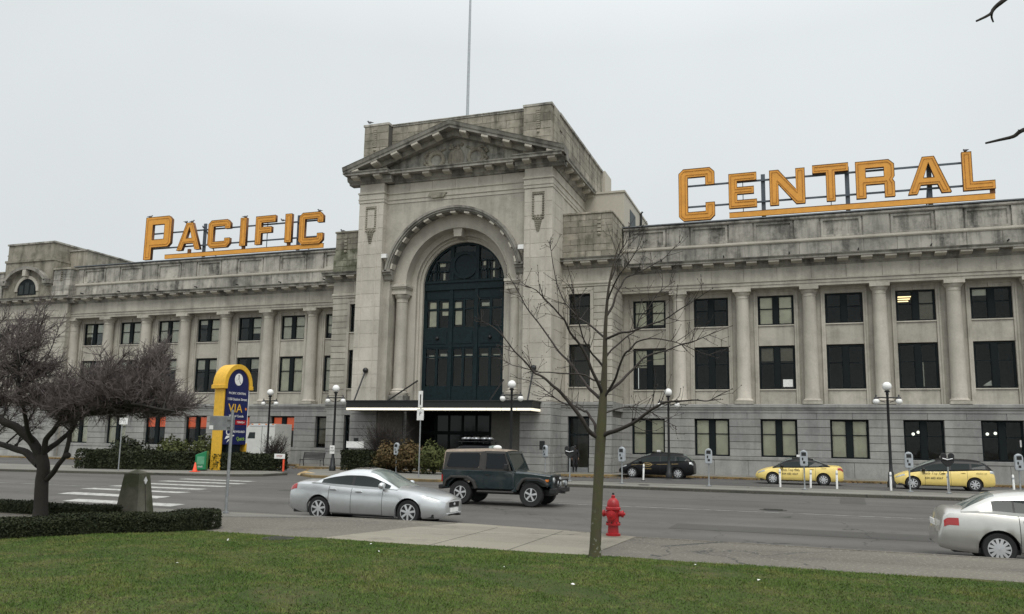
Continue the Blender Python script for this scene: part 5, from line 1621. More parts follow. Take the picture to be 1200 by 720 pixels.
# ---- green off-roader with hard top
J = thing('off_roader', 'dark green two door off-roader with faded tan hard top crossing in front of the entrance', 'car', (13.55, -32.1, 0), 0, None, 1.01)
def jp(nm, b, mat, parent=None, smooth=None, bevel=None): return b.build(nm, mat, parent or J, smooth=smooth, bevel=bevel)
WX_R, WX_F, WR = -1.2, 1.17, .375
def arch_cut(x0, x1, zlow, ztop, arches, n=10):
    """side outline with wheel openings"""
    pts = [(x0, zlow)]
    for xw, ra in arches:
        zc = WR
        a0 = math.asin(max(-1, min(1, (zlow - zc) / ra)))
        for i in range(n + 1):
            a = math.pi - a0 - (math.pi - 2 * a0) * i / n
            pts.append((xw + ra * math.cos(a), zc + ra * math.sin(a)))
    pts.append((x1, zlow))
    return pts
b = MB(); out_ = arch_cut(-1.85, .62, .50, 1.08, [(WX_R, .47)]) + [(.62, 1.06), (.5, 1.09), (-1.85, 1.09)]
b.prism(out_, 'y', -.74, .74); jp('tub', b, M['jeep_green'], bevel=.025)
b = MB()   # hood tapering to the grille
vs = []
for x, w, z0, z1 in ((.58, .72, .62, 1.08), (1.1, .58, .62, 1.055), (1.72, .50, .62, .985)):
    vs += [(x, -w, z0), (x, -w, z1 - .05), (x, -w * .9, z1), (x, 0, z1 + .03), (x, w * .9, z1), (x, w, z1 - .05), (x, w, z0)]
b.add(vs, [(i * 7 + j, (i + 1) * 7 + j, (i + 1) * 7 + (j + 1) % 7, i * 7 + (j + 1) % 7) for i in range(2) for j in range(7)] + [tuple(range(7)), tuple(range(20, 13, -1))])
jp('hood', b, M['jeep_green'], smooth=30, bevel=.01)
b = MB(); b.box(1.70, 1.78, -.5, .5, .56, 1.0); g = jp('grille', b, M['jeep_green'], bevel=.03)
for k in range(7):
    b = MB(); b.box(1.775, 1.79, -.21 + .07 * k - .02, -.21 + .07 * k + .02, .66, .94); b.build('grille_slot', M['trim'], g)
for s in (-1, 1):
    b = MB(); b.lathe([(.09, 1.76), (.09, 1.80), (.05, 1.82)], 16, axis='x', M=Matrix.Translation((0, s * .36, .82))); jp('headlight', b, M['lamp_clear'], smooth=40)
    b = MB(); b.lathe([(.085, 1.92), (.085, 2.0), (.05, 2.02)], 14, axis='x', M=Matrix.Translation((0, s * .32, .73))); b.tube([(1.95, s * .32, .62), (1.95, s * .32, .72)], .02, 6); jp('driving_lamp', b, M['lamp_clear'], smooth=40)
    # front fender: flat top swept over the wheel
    b = MB()
    pts = [(.55, .50), (.62, .52), (.72, .70), (.86, .86), (1.0, .895), (1.42, .895), (1.62, .82), (1.72, .70), (1.70, .62), (1.58, .74), (1.4, .80), (1.0, .80), (.9, .76), (.78, .56), (.70, .44), (.55, .44)]
    y0, y1 = sorted((s * .48, s * .84)); b.prism(pts, 'y', y0, y1); jp('front_fender', b, M['grey_trim'] if False else M['jeep_green'], bevel=.02)
    b = MB(); pts2 = [(.70, .52), (.78, .70), (.9, .86), (1.02, .905), (1.43, .905), (1.64, .83), (1.74, .69), (1.71, .66), (1.6, .78), (1.42, .845), (1.03, .845), (.94, .80), (.84, .66), (.78, .5)]
    y0, y1 = sorted((s * .78, s * .88)); b.prism(pts2, 'y', y0, y1); jp('fender_flare', b, M['grey_trim'], bevel=.015)
    b = MB(); pts3 = [(-1.78, .56), (-1.72, .76), (-1.52, .90), (-.95, .90), (-.72, .76), (-.62, .52), (-.69, .5), (-.78, .7), (-.98, .83), (-1.5, .83), (-1.66, .72), (-1.72, .54)]
    y0, y1 = sorted((s * .72, s * .88)); b.prism(pts3, 'y', y0, y1); jp('fender_flare', b, M['grey_trim'], bevel=.015)
    b = MB(); b.box(1.62, 1.70, *sorted((s * .6, s * .76)), .78, .85); jp('turn_signal', b, M['lamp_amber'], bevel=.01)
    b = MB(); b.box(-.62, .62, *sorted((s * .70, s * .86)), .40, .46); jp('side_step', b, M['grey_trim'], bevel=.02)
    # door panel, proud, with seam and handle
    b = MB(); b.prism([(-.42, .58), (-.2, .52), (.5, .52), (.5, 1.07), (-.42, 1.07)], 'y', *sorted((s * .742, s * .755))); d = jp('door', b, M['jeep_green'], bevel=.006)
    b = MB(); b.box(-.36, -.22, *sorted((s * .756, s * .775)), .93, .97); b.build('handle', M['trim'], d)
    b = MB(); b.box(.34, .44, *sorted((s * .80, s * 1.02)), 1.12, 1.30); b.box(.40, .44, *sorted((s * .74, s * .82)), 1.14, 1.18); jp('mirror', b, M['trim'], bevel=.02)
# hard top: loft with window openings filled by dark glass
b = MB()
ring = lambda x, zr, w, yr: [(x, -w, 1.085), (x, -(w - .02), 1.2), (x, -yr - .03, zr - .09), (x, -yr + .06, zr - .02), (x, 0, zr), (x, yr - .06, zr - .02), (x, yr + .03, zr - .09), (x, w - .02, 1.2), (x, w, 1.085)]
st = [(-1.84, 1.70), (-1.80, 1.735), (-.5, 1.775), (.22, 1.745), (.30, 1.72)]
vs = []
for x, zr in st: vs += ring(x, zr, .735, .60)
b.add(vs, [(i * 9 + j, (i + 1) * 9 + j, (i + 1) * 9 + j + 1, i * 9 + j + 1) for i in range(4) for j in range(8) if not (i >= 2 and j in (0, 1, 6, 7))] + [tuple(range(9))])
b.cur = 1
jp('hard_top', b, [M['hardtop'], M['grey_trim']], smooth=35)
def chamf(poly, r=.09):
    o = []
    for k in range(len(poly)):
        p0, p1, p2 = Vector(poly[k - 1]), Vector(poly[k]), Vector(poly[(k + 1) % len(poly)])
        a, c = p1 + (p0 - p1).normalized() * r, p1 + (p2 - p1).normalized() * r
        for t in (0, .33, .67, 1): o.append(tuple(a * (1 - t) ** 2 + p1 * 2 * t * (1 - t) + c * t * t))
    return o
def side_pt(x, z, s, off=.012):
    f = (z - 1.2) / (1.66 - 1.2); y = .715 + (.63 - .715) * f
    return (x, s * (y + off), z)
for s in (-1, 1):
    # grey sides round the glass
    b = MB()
    o_ = [(-1.83, 1.09), (-.44, 1.09), (-.44, 1.675), (-1.79, 1.645)]; i_ = [(-1.72, 1.16), (-.60, 1.16), (-.58, 1.63), (-1.64, 1.61)]
    vs = [side_pt(x, z, s, .006) for x, z in o_] + [side_pt(x, z, s, .02) for x, z in i_]
    b.add(vs, [(k, (k + 1) % 4, 4 + (k + 1) % 4, 4 + k) for k in range(4)]); jp('top_side', b, M['grey_trim'])
    b = MB(); i8 = chamf(i_); b.add([side_pt(x, z, s, .024) for x, z in i8], [tuple(range(len(i8)))]); jp('rear_side_window', b, M['dark_glass'])
    # door frame and glass
    o_ = [(-.44, 1.07), (.50, 1.07), (.28, 1.69), (-.44, 1.70)]; i_ = [(-.36, 1.14), (.42, 1.14), (.235, 1.62), (-.36, 1.625)]
    b = MB(); vs = [side_pt(x, z, s, .006) for x, z in o_] + [side_pt(x, z, s, .02) for x, z in i_]
    b.add(vs, [(k, (k + 1) % 4, 4 + (k + 1) % 4, 4 + k) for k in range(4)]); jp('door_frame', b, M['grey_trim'])
    b = MB(); i8 = chamf(i_); b.add([side_pt(x, z, s, .024) for x, z in i8], [tuple(range(len(i8)))]); jp('door_window', b, M['dark_glass'])
b = MB(); b.box(-1.862, -1.845, -.55, .55, 1.2, 1.6); jp('rear_window', b, M['dark_glass'])
# raked windscreen with its frame
ang_ = math.atan2(.28, .62)
MT = Matrix.Translation((.60, 0, 1.06)) @ Matrix.Rotation(-ang_, 4, 'Y')
b = MB(); b.box(-.03, .03, -.72, -.63, 0, .68, MT); b.box(-.03, .03, .63, .72, 0, .68, MT); b.box(-.03, .03, -.63, .63, .60, .68, MT); b.box(-.03, .03, -.63, .63, 0, .07, MT)
jp('windscreen_frame', b, M['jeep_green'])
b = MB(); b.box(-.008, .008, -.63, .63, .07, .60, MT); jp('windscreen', b, M['car_glass'])
b = MB(); b.box(1.78, 1.98, -.80, .80, .44, .58); b.tube([(1.95, -.45, .58), (2.0, -.45, .84), (2.0, .45, .84), (1.95, .45, .58)], .03, 8); b.box(1.95, 2.1, -.2, -.12, .42, .52); jp('front_bumper', b, M['trim'], bevel=.02)
b = MB(); b.box(-2.0, -1.85, -.72, .72, .46, .60); jp('rear_bumper', b, M['trim'], bevel=.02)
for s in (-1, 1):
    b = MB(); b.box(-1.90, -1.851, *sorted((s * .58, s * .72)), .70, .92); jp('tail_light', b, M['lamp_red'])
b = MB(); b.box(-1.7, 1.7, -.4, .4, .34, .52); b.tube([(WX_R, -.6, WR), (WX_R, .6, WR)], .07, 8); b.tube([(WX_F, -.6, WR), (WX_F, .6, WR)], .07, 8); b.box(-1.7, .6, -.7, .7, .5, .56); jp('chassis', b, M['trim'])
b = MB(); b.lathe([(.2, -2.08), (.36, -2.1), (.375, -2.06), (.375, -1.93), (.36, -1.88), (.2, -1.9)], 26, axis='x', M=Matrix.Translation((0, .1, .98))); jp('spare_wheel', b, M['rubber'], smooth=40)
for x in (WX_R, WX_F):
    for s in (-1, 1): wheel(J, x, s * .70, WR, .235, s, 5, .205, M['rim'])
b = MB(); b.sphere((-.25, 0, 1.80), .1, 12, 8, (1.5, 1, .8)); jp('roof_beacon', b, M['white'], smooth=60)
b = MB(); b.lathe([(.05, 1.77), (.04, 1.80)], 10, M=Matrix.Translation((.05, -.3, 0))); jp('aerial_base', b, M['trim'])

# ---- delivery truck behind the hedge
TR = thing('delivery_truck', 'pale grey box truck parked by the left wing behind the pylon sign', 'truck', (-14.1, -5.6, 0), R(180))
def tp(nm, b, mat, bevel=None): return b.build(nm, mat, TR, bevel=bevel)
b = MB(); b.prism([(-.6, .62), (1.5, .62), (1.5, .6), (2.2, .6), (2.2, 1.6), (2.02, 2.5), (1.75, 2.92), (1.4, 3.08), (-.6, 3.08)], 'y', -1.05, 1.05); tp('box_body', b, M['truck'], .07)
for s in (-1, 1):
    b = MB(); b.box(-.55, 1.6, *sorted((s * 1.05, s * 1.075)), 2.9, 3.0); b.box(-.55, 1.6, *sorted((s * 1.05, s * 1.07)), .62, .74); tp('side_rail', b, M['rim'])
    b = MB(); b.box(.5, .53, *sorted((s * 1.05, s * 1.058)), .75, 2.88); tp('panel_seam', b, M['trim'])
    b = MB(); b.prism([(1.1, 2.0), (1.75, 2.0), (1.6, 2.45), (1.1, 2.45)], 'y', *sorted((s * 1.05, s * 1.06))); tp('cab_window', b, M['car_glass'])
    for (t, x, z, sz) in (('OK', -.2, 2.05, .3), ('24', .1, 1.2, .34)):
        me = textmesh(t, sz, M['ink'], ext=.003); o = link('lettering', me, TR, (x, s * 1.06, z)); o.rotation_euler = (R(90), 0, 0) if s < 0 else (R(90), 0, R(180))
    for k in range(4):
        b = MB(); b.box(-.5 + .6 * k, -.36 + .6 * k, *sorted((s * 1.05, s * 1.085)), 3.0, 3.07); tp('marker_lamp', b, M['lamp_amber'])
for x in (0.0, 1.5):
    for s in (-1, 1): wheel(TR, x, s * .9, .4, .24, s, 6, .23, M['rim'])
b = MB(); b.box(-.3, 2.1, -.8, .8, .4, .62); tp('chassis', b, M['trim'])

# ------------------------------------------------------------------ street lamps
def street_lamp(x, y, label):
    L = thing('street_lamp', label, 'street lamp', (x, y, .13), rnd.uniform(-.05, .05), 'three globe street lamps along the station')
    b = MB(); b.lathe([(.2, 0), (.2, .25), (.15, .32), (.13, .7), (.09, .78), (.075, 1.2), (.06, 4.55), (.075, 4.58), (.075, 4.66), (.05, 4.72)], 14); b.build('pole', M['black'], L, smooth=35)
    b = MB(); b.tube([(-.62, 0, 4.42), (-.3, 0, 4.44), (0, 0, 4.42), (.3, 0, 4.44), (.62, 0, 4.42)], .035, 8)
    for s in (-1, 1):
        b.tube([(s * .1, 0, 4.2), (s * .35, 0, 4.28), (s * .5, 0, 4.42)], .02, 6); b.lathe([(.10, 4.36), (.12, 4.40), (.05, 4.46), (.03, 4.58)], 10, M=Matrix.Translation((s * .52, 0, 0)))
    b.lathe([(.12, 4.70), (.14, 4.74), (.08, 4.80)], 12); b.build('crossarm', M['black'], L, smooth=40)
    for xx, zz, r_ in ((0, 5.0, .225), (-.52, 4.24, .16), (.52, 4.24, .16)):
        b = MB(); b.sphere((xx, 0, zz), r_, 16, 12); b.build('globe', M['globe'], L, smooth=80)
    return L
street_lamp(26.9, -12.5, 'black three globe street lamp beside the nose of the yellow estate taxi')
street_lamp(8.0, -15.78, 'black three globe street lamp in front of the canopy, behind the off-roader')
street_lamp(-4.28, -13.6, 'black three globe street lamp with a small white notice, left of the entrance canopy')
street_lamp(-11.47, -10.26, 'black three globe street lamp behind the delivery truck and left of the metal bench')
street_lamp(15.35, -8.64, 'black three globe street lamp standing behind the bare street tree and black taxi')
N = thing('pole_notice', 'small white notice with dark print strapped to the lamp post by the bench', 'notice', (-4.28, -13.72, 1.15))
b = MB(); b.box(-.16, .16, -.012, .012, 0, .5); b.build('plate', M['white'], N)
for i, t in enumerate(('NO', 'STOP')):
    link('lettering', textmesh(t, .12, M['ink']), N, (0, -.015, .36 - .18 * i)).rotation_euler = (R(90), 0, 0)

# ------------------------------------------------------------------ parking meters
def meter_single():
    L = thing('parking_meter', 'x', 'parking meter')
    b = MB(); b.lathe([(.14, 0), (.14, .03), (.05, .05), (.035, .1), (.035, 1.05)], 10); b.build('post', M['steel'], L, smooth=40)
    b = MB()
    pts = [(-.15, 1.04), (.15, 1.04), (.17, 1.12), (.17, 1.5)] + [(.17 * math.cos(math.pi * i / 10), 1.56 + .2 * math.sin(math.pi * i / 10)) for i in range(11)] + [(-.17, 1.5), (-.17, 1.12)]
    b.prism(pts, 'y', -.09, .09); b.build('head', M['meter_grey'], L, bevel=.03)
    b = MB(); b.box(-.1, .1, -.1, -.088, 1.5, 1.66); b.build('display', M['trim'], L)
    b = MB(); b.box(-.04, .06, -.1, -.088, 1.16, 1.26); b.box(-.08, -.02, -.1, -.088, 1.3, 1.42); b.build('coin_slot', M['trim'], L)
    return L
def meter_twin():
    L = thing('parking_meter', 'x', 'parking meter')
    b = MB(); b.lathe([(.12, 0), (.12, .03), (.04, .06), (.035, 1.2)], 10); b.build('post', M['steel'], L, smooth=40)
    b = MB(); b.prism([(-.05, 1.15), (.05, 1.15), (.26, 1.36), (.26, 1.42), (-.26, 1.42), (-.26, 1.36)], 'y', -.05, .05); b.build('yoke', M['trim'], L, bevel=.02)
    for s in (-1, 1):
        b = MB(); cx = s * .15
        b.prism([(cx - .11, 1.42), (cx + .11, 1.42), (cx + .12, 1.6)] + [(cx + .12 * math.cos(math.pi * i / 8), 1.62 + .12 * math.sin(math.pi * i / 8)) for i in range(9)] + [(cx - .12, 1.6)], 'y', -.07, .07); b.build('head', M['trim'], L, bevel=.02)
    b = MB(); b.tube([(-.2, -.075, 1.5), (0, -.085, 1.45), (.2, -.075, 1.5)], .022, 6); b.build('chrome_band', M['rim'], L)
    return L
def place(src, used, x, y, z, rz, label):
    o = src if not used else copy_tree(src)
    o.location = (x, y, z); o.rotation_euler = (0, 0, rz); o['label'] = label; o['group'] = 'parking meters on the islands'
    return o
ms = meter_single()
for i, (x, y, lab, rz) in enumerate([(18.58, -17.6, 'grey parking meter right of the black taxi, alone between two windows', .1), (22.83, -17.94, 'grey parking meter in front of the doors of the yellow taxi sedan', 0), (27.25, -16.9, 'grey parking meter before the front wheel of the yellow estate taxi', 0), (31.59, -16.6, 'grey parking meter nearest the right edge of the photo', .1),
        (14.49, -17.9, 'grey parking meter at the nose of the black taxi, right of the bare tree', -.3), (.05, -13.6, 'pale grey parking meter among the orange shrubs left of the entrance', -.2), (8.05, -9.6, 'small pale grey parking meter behind the off-roader bonnet', -.6)]):
    place(ms, i, x, y, .13, rz, lab)
mt_ = meter_twin()
for i, (x, y, lab) in enumerate([(11.65, -17.1, 'dark twin headed parking meter in front of the side door'), (28.75, -17.2, 'dark twin headed parking meter before the rear door of the yellow estate taxi')]):
    place(mt_, i, x, y, .13, 0, lab)

# white flexible lane posts
def lane_post():
    L = thing('lane_post', 'x', 'lane post')
    b = MB(); b.lathe([(.05, .04), (.05, .9), (.03, .93)], 10); b.build('tube', M['white'], L, smooth=40)
    b = MB(); b.lathe([(.11, 0), (.1, .03), (.055, .05)], 10); b.build('foot', M['trim'], L)
    b = MB(); b.lathe([(.052, .72), (.052, .80)], 10, cap=False); b.build('reflective_band', M['meter_grey'], L)
    return L
lp = lane_post()
for i, (x, y, z, lab) in enumerate([(21.7, -14.6, 0.004, 'white lane post at the front wheel of the yellow taxi sedan'), (23.1, -15.0, .004, 'white lane post beside the meter in front of the yellow taxi sedan'), (24.3, -14.6, .004, 'white lane post at the rear wheel of the yellow taxi sedan'), (26.65, -14.9, .004, 'white lane post just left of the tall lamp post'),
        (29.05, -15.1, .004, 'white lane post before the doors of the yellow estate taxi'), (31.85, -14.2, .004, 'white lane post behind the yellow estate taxi by the right edge'), (-21.9, -18.9, .13, 'white lane post on the far island behind the big dark tree'), (14.3, -11.2, .004, 'white lane post at the nose of the black taxi')]):
    o = lp if i == 0 else copy_tree(lp)
    o.location = (x, y, z); o.rotation_euler = (R(rnd.uniform(-2, 2)), R(rnd.uniform(-2, 2)), 0); o['label'] = lab; o['group'] = 'white lane posts along the taxi lane'

# ------------------------------------------------------------------ hydrant
H = thing('fire_hydrant', 'red fire hydrant on the pale concrete beside the bare street tree', 'fire hydrant', (19.08, -40.75, .132))
b = MB(); b.lathe([(.15, 0), (.15, .04), (.115, .05), (.105, .2), (.15, .21), (.15, .25), (.12, .27), (.125, .5), (.155, .52), (.155, .56), (.13, .58), (.13, .62), (.11, .70), (.06, .75), (.04, .76), (.04, .80), (.02, .82)], 20); b.build('barrel', M['red'], H, smooth=35)
for s in (-1, 1):
    b = MB(); b.lathe([(.055, s * .1), (.055, s * .17), (.07, s * .18), (.07, s * .215), (.03, s * .22), (.03, s * .25)], 14, axis='x', M=Matrix.Translation((0, 0, .44))); b.build('side_outlet', M['red'], H, smooth=35)
b = MB(); b.lathe([(.08, -.1), (.08, -.16), (.095, -.17), (.095, -.21), (.03, -.22), (.03, -.25)], 16, axis='y', M=Matrix.Translation((0, 0, .42))); b.build('front_outlet', M['red'], H, smooth=35)
b = MB()
for k in range(8): b.lathe([(.014, .25), (.014, .275)], 6, M=Matrix.Translation((.135 * math.cos(k * .785), .135 * math.sin(k * .785), 0)))
b.build('bolts', M['trim'], H)
b = MB(); b.lathe([(.025, .82), (.022, .86)], 5); b.build('cap_nut', M['trim'], H)

# ------------------------------------------------------------------ pylon sign
V = thing('pylon_sign', 'tall navy pylon sign with a yellow arched frame and clock at the left hedge', 'sign', (-9.3, -17.0, .0), R(-12))
V.scale = (1, .82, 1)
def ring_x(b, r0, r1, x0, x1, zc, a0=0, a1=180, n=26):
    vs = []
    for x in (x0, x1):
        for rr in (r0, r1):
            for i in range(n + 1):
                a = R(a0 + (a1 - a0) * i / n); vs.append((x, rr * math.cos(a), zc + rr * math.sin(a)))
    m = n + 1; fs = []
    for i in range(n): fs += [(i, i + 1, m + i + 1, m + i), (2 * m + i, 3 * m + i, 3 * m + i + 1, 2 * m + i + 1), (i, 2 * m + i, 2 * m + i + 1, i + 1), (m + i, m + i + 1, 3 * m + i + 1, 3 * m + i)]
    fs += [(0, m, 3 * m, 2 * m), (n, m + n, 3 * m + n, 2 * m + n)]
    b.add(vs, fs)
b = MB(); ring_x(b, .98, 1.26, -.5, .54, 5.1); b.build('arched_hood', M['yellow'], V, smooth=40)
b = MB(); b.box(-.56, .56, -1.34, -.98, 4.86, 5.098); b.box(-.56, .56, .98, 1.34, 4.86, 5.098); b.box(-.4, .4, -1.16, -1.0, .1, 4.86); b.box(-.5, .5, 1.0, 1.12, .1, 1.7); b.build('leg', M['yellow'], V, bevel=.03)
b = MB()
pts = [(-.98, 1.62), (1.0, 1.62), (1.0, 5.1)] + [(.97 * math.cos(math.pi * i / 24), 5.1 + .97 * math.sin(math.pi * i / 24)) for i in range(25)]
b.prism(pts, 'x', -.42, .47); PN = b.build('panel', M['navy'], V)
b = MB(); b.box(-.4, .4, -.6, .6, .1, 1.62); b.build('dark_base', M['frame'], V)
b = MB(); b.box(-.4, .48, 1.0, 1.04, 1.62, 4.86); b.build('edge_strip', M['white'], V)
def on_face(nm, me, y, z, mat=None):
    o = link(nm, me, V, (.478, y, z)); o.rotation_euler = (R(90), 0, R(90)); return o
def disc(r0, mat, y, z, x=.478, sz=1.0, nm='clock_face'):
    b = MB(); b.lathe([(r0, x), (r0, x + .012)], 28, axis='x', M=Matrix.Translation((0, y, z))); return b.build(nm, mat, V)
disc(.36, M['white'], 0.02, 5.45)
b = MB(); b.box(.492, .497, -.015, .035, 5.45, 5.73); b.build('clock_hand', M['ink'], V); b = MB(); b.prism([(.0, 5.46), (.03, 5.43), (.22, 5.22), (.19, 5.2)], 'x', .492, .498); b.build('clock_hand', M['ink'], V)
for t, z, s_, m_ in (('PACIFIC CENTRAL', 4.62, .19, 'white'), ('1150 Station Street', 4.27, .225, 'white'), ('VIA Rail Canada', 3.28, .2, 'white')):
    on_face('lettering', textmesh(t, s_, M[m_]), 0, z)
on_face('lettering', textmesh('VIA', .72, M['yellow'], ext=.006, sx=1.15), -.12, 3.72)
b = MB(); b.prism([(.72, 3.72), (.82, 3.62), (.92, 3.72), (.82, 3.82)], 'x', .475, .482); b.build('logo_leaf', M['lamp_amber'], V)
b = MB(); b.box(.47, .482, -.05, .92, 2.78, 3.06); b.build('red_panel', M['red'], V); on_face('lettering', textmesh('CANADA', .16, M['white']), .43, 2.92).location.x = .486
b = MB(); b.box(.47, .474, -.95, .97, 2.62, 2.64); b.build('panel_joint', M['ink'], V)
disc(.2, M['white'], -.62, 2.36, nm='logo_ring'); disc(.13, M['navy'], -.62, 2.36, .482, nm='logo_ring')
on_face('lettering', textmesh('GREYHOUND', .19, M['white']), .25, 2.36)
b = MB(); b.prism([(-.9, 1.92), (-.15, 2.1), (-.05, 2.18), (-.75, 2.12)], 'x', .472, .48); b.prism([(-.72, 1.72), (-.25, 2.02), (-.2, 2.06), (-.62, 1.88)], 'x', .472, .48); b.build('arrow_logo', M['white'], V)
on_face('lettering', textmesh('Quick', .3, plain('lime_print', (.3, .5, .05), .6)), .5, 1.95)

# foreground sign post, panels seen edge on from behind
FP = thing('street_sign', 'grey back of a street sign on a galvanised pole at the near kerb', 'sign', (9.26, -40.5, .13), R(22))
b = MB(); b.tube([(0, 0, 0), (.01, 0, 2.56)], .038, 10); b.lathe([(.07, 0), (.07, .05)], 10); b.build('pole', M['steel'], FP, smooth=40)
b = MB(); b.box(-.56, .06, .05, .062, 2.04, 2.40); b.build('plate', M['steel'], FP, bevel=.004)
b = MB(); b.box(-.12, .05, .02, .05, 2.12, 2.16); b.box(-.12, .05, .02, .05, 2.3, 2.34); b.build('bracket', M['steel'], FP)
b = MB(); b.box(-.56, -.46, .044, .05, 2.06, 2.16); b.build('sticker', M['white'], FP)

SP_ = thing('parking_sign', 'tall post with stacked white parking signs on the planted island', 'sign', (3.95, -18.6, .13), R(-15))
b = MB(); b.tube([(0, 0, 0), (0, 0, 4.5)], .035, 8); b.build('pole', M['steel'], SP_, smooth=40)
b = MB(); b.box(-.15, .15, -.05, -.04, 3.62, 4.48); b.build('plate', M['white'], SP_)
b = MB(); b.box(-.2, .26, -.065, -.055, 2.95, 3.55); b.build('plate', M['white'], SP_)
link('lettering', textmesh('P', .3, M['ink']), SP_, (.03, -.067, 3.28)).rotation_euler = (R(90), 0, 0)
b = MB(); b.box(-.04, .04, -.054, -.05, 3.75, 4.3); b.build('arrow_mark', M['ink'], SP_)
LS = thing('sign_post', 'thin grey post with a small white top in front of the left clipped hedge', 'sign post', (-12.24, -22.3, .13), R(10))
b = MB(); b.tube([(0, 0, 0), (0, 0, 2.85)], .035, 8); b.build('pole', M['steel'], LS); b = MB(); b.box(-.15, .35, -.05, -.04, 2.5, 2.85); b.build('plate', M['white'], LS)

# stone pillar
pb_ = MB()
H0, H1 = .31, .205
vs = [(-H0, -H0, 0), (H0, -H0, 0), (H0, H0, 0), (-H0, H0, 0), (-H1, -H1, .96), (H1, -H1, .96), (H1, H1, .96), (-H1, H1, .96), (-H1 - .012, -H1 - .012, .97), (H1 + .012, -H1 - .012, .97), (H1 + .012, H1 + .012, .97), (-H1 - .012, H1 + .012, .97), (0, 0, 1.06)]
pb_.add(vs, [(0, 1, 5, 4), (1, 2, 6, 5), (2, 3, 7, 6), (3, 0, 4, 7), (4, 5, 9, 8), (5, 6, 10, 9), (6, 7, 11, 10), (7, 4, 8, 11), (8, 9, 12), (9, 10, 12), (10, 11, 12), (11, 8, 12), (3, 2, 1, 0)])
OB = thing('stone_pillar', 'mossy tapered stone pillar with a white diamond behind the near hedge', 'pillar', (7.55, -41.7, .13), R(7))
M['moss_stone'] = stone('mossy_pillar_stone', (.20, .185, .15), (.15, .145, .115), (.05, .05, .03), .9, moss=.8)
pb_.build('shaft', M['moss_stone'], OB, bevel=.02)
b = MB(); b.prism([(-.06, .8), (0, .71), (.06, .8), (0, .89)], 'x', .228, .25); b.build('white_diamond', M['white'], OB)
b = MB(); b.tube([(.312, .0, .0), (.262, 0, .46), (.212, 0, .92)], .008, 4); b.build('groove', M['ink'], OB)

# green box, cone, barrier sign, bench, notice board
GB = thing('newspaper_box', 'green metal newspaper box with a slanted top at the foot of the pylon sign', 'newspaper box', (-9.6, -18.9, .13), R(28))
b = MB(); b.prism([(-.3, .05), (.3, .05), (.3, 1.12), (-.3, .88)], 'y', -.3, .3); b.build('cabinet', M['green_box'], GB, bevel=.03)
b = MB(); b.box(-.2, .2, -.315, -.3, .35, .8); b.build('door', plain('pale_green', (.1, .3, .17), .5), GB); link('lettering', textmesh('FREE', .13, M['white']), GB, (0, -.318, .22)).rotation_euler = (R(90), 0, 0)
b = MB(); b.box(-.25, .25, -.25, .25, 0, .05); b.build('base', M['trim'], GB)
CN = thing('traffic_cone', 'small orange traffic cone beside the green box at the kerb', 'traffic cone', (-8.6, -20.6, .13))
b = MB(); b.lathe([(.13, .03), (.03, .5), (.02, .51)], 16); b.build('cone', M['cone'], CN, smooth=40); b = MB(); b.box(-.2, .2, -.2, .2, 0, .03); b.build('base', M['cone'], CN)
BS = thing('barrier_sign', 'low red and white warning sign on a red post by the driveway', 'sign', (-5.7, -16.6, .13))
b = MB(); b.box(-.04, .04, -.04, .04, 0, .9); b.build('post', M['cone'], BS); b = MB(); b.box(-.62, .1, -.07, -.045, .72, 1.0); b.build('plate', M['white'], BS)
link('lettering', textmesh('STOP', .17, M['red']), BS, (-.26, -.075, .86)).rotation_euler = (R(90), 0, 0)
BE = thing('bench', 'dark slatted metal bench standing against the granite wall left of the canopy', 'bench', (-10.2, -6.6, .13), R(4))
for k in range(5):
    b = MB(); b.box(-.85, .85, -.42 + .1 * k, -.35 + .1 * k, .43, .46); b.build('seat_slat', M['trim'], BE)
for k in range(5):
    b = MB(); b.box(-.85, .85, .1 + .03 * k, .125 + .03 * k, .52 + .09 * k, .58 + .09 * k); b.build('back_slat', M['trim'], BE)
for s in (-1, 1):
    b = MB(); b.tube([(s * .8, -.4, 0), (s * .8, -.38, .43), (s * .8, .08, .43), (s * .8, .26, .95)], .03, 6); b.tube([(s * .8, .15, 0), (s * .8, .06, .43)], .03, 6); b.build('leg', M['trim'], BE)
NBD = thing('notice_board', 'long white notice board on two thin posts behind the lamp post', 'notice board', (-5.9, -8.2, .13), R(3))
b = MB(); b.box(-.65, .65, -.04, 0, 1.35, 1.78); b.build('board', M['white'], NBD)
for s in (-1, 1):
    b = MB(); b.box(s * .4 - .03, s * .4 + .03, 0, .05, 0, 1.7); b.build('post', M['steel'], NBD)
RK = thing('lumber_scrap', 'short pale plank lying on the driveway behind the silver sedan', 'plank', (-3.4, -17.6, .008), R(20))
b = MB(); b.prism([(-.55, 0), (.55, 0), (.5, .1), (-.2, .22), (-.5, .1)], 'y', -.12, .12); b.build('plank', plain('fresh_wood', (.6, .45, .25), .8), RK)

# covers in road and lawn
def cover(x, y, z, r, lab, mat):
    o = thing('manhole_cover', lab, 'manhole cover', (x, y, z))
    b = MB(); b.lathe([(r, 0), (r, .008), (r * .93, .009)], 26); b.build('rim', mat, o)
    b = MB()
    for k in range(7): b.box(-r * .7, r * .7, -r * .72 + r * .24 * k - .02, -r * .72 + r * .24 * k + .02, .009, .013)
    b.build('ribs', mat, o)
M['cast'] = plain('cast_iron', (.045, .043, .04), .6, .3)
cover(21.85, -29.7, .002, .42, 'dark iron manhole cover in the middle of the road on the right', M['cast'])
cover(20.4, -39.0, -.158, .36, 'dark iron manhole cover in the road right of the fire hydrant', M['cast'])
cover(13.6, -44.5, zl(0, -44.5) + .012, .3, 'worn dark valve cover set in the lawn near the silver sedan', M['cast'])
cover(-.2, -38.9, -.15, .4, 'dark iron manhole cover beside the nearest crosswalk stripe', M['cast'])
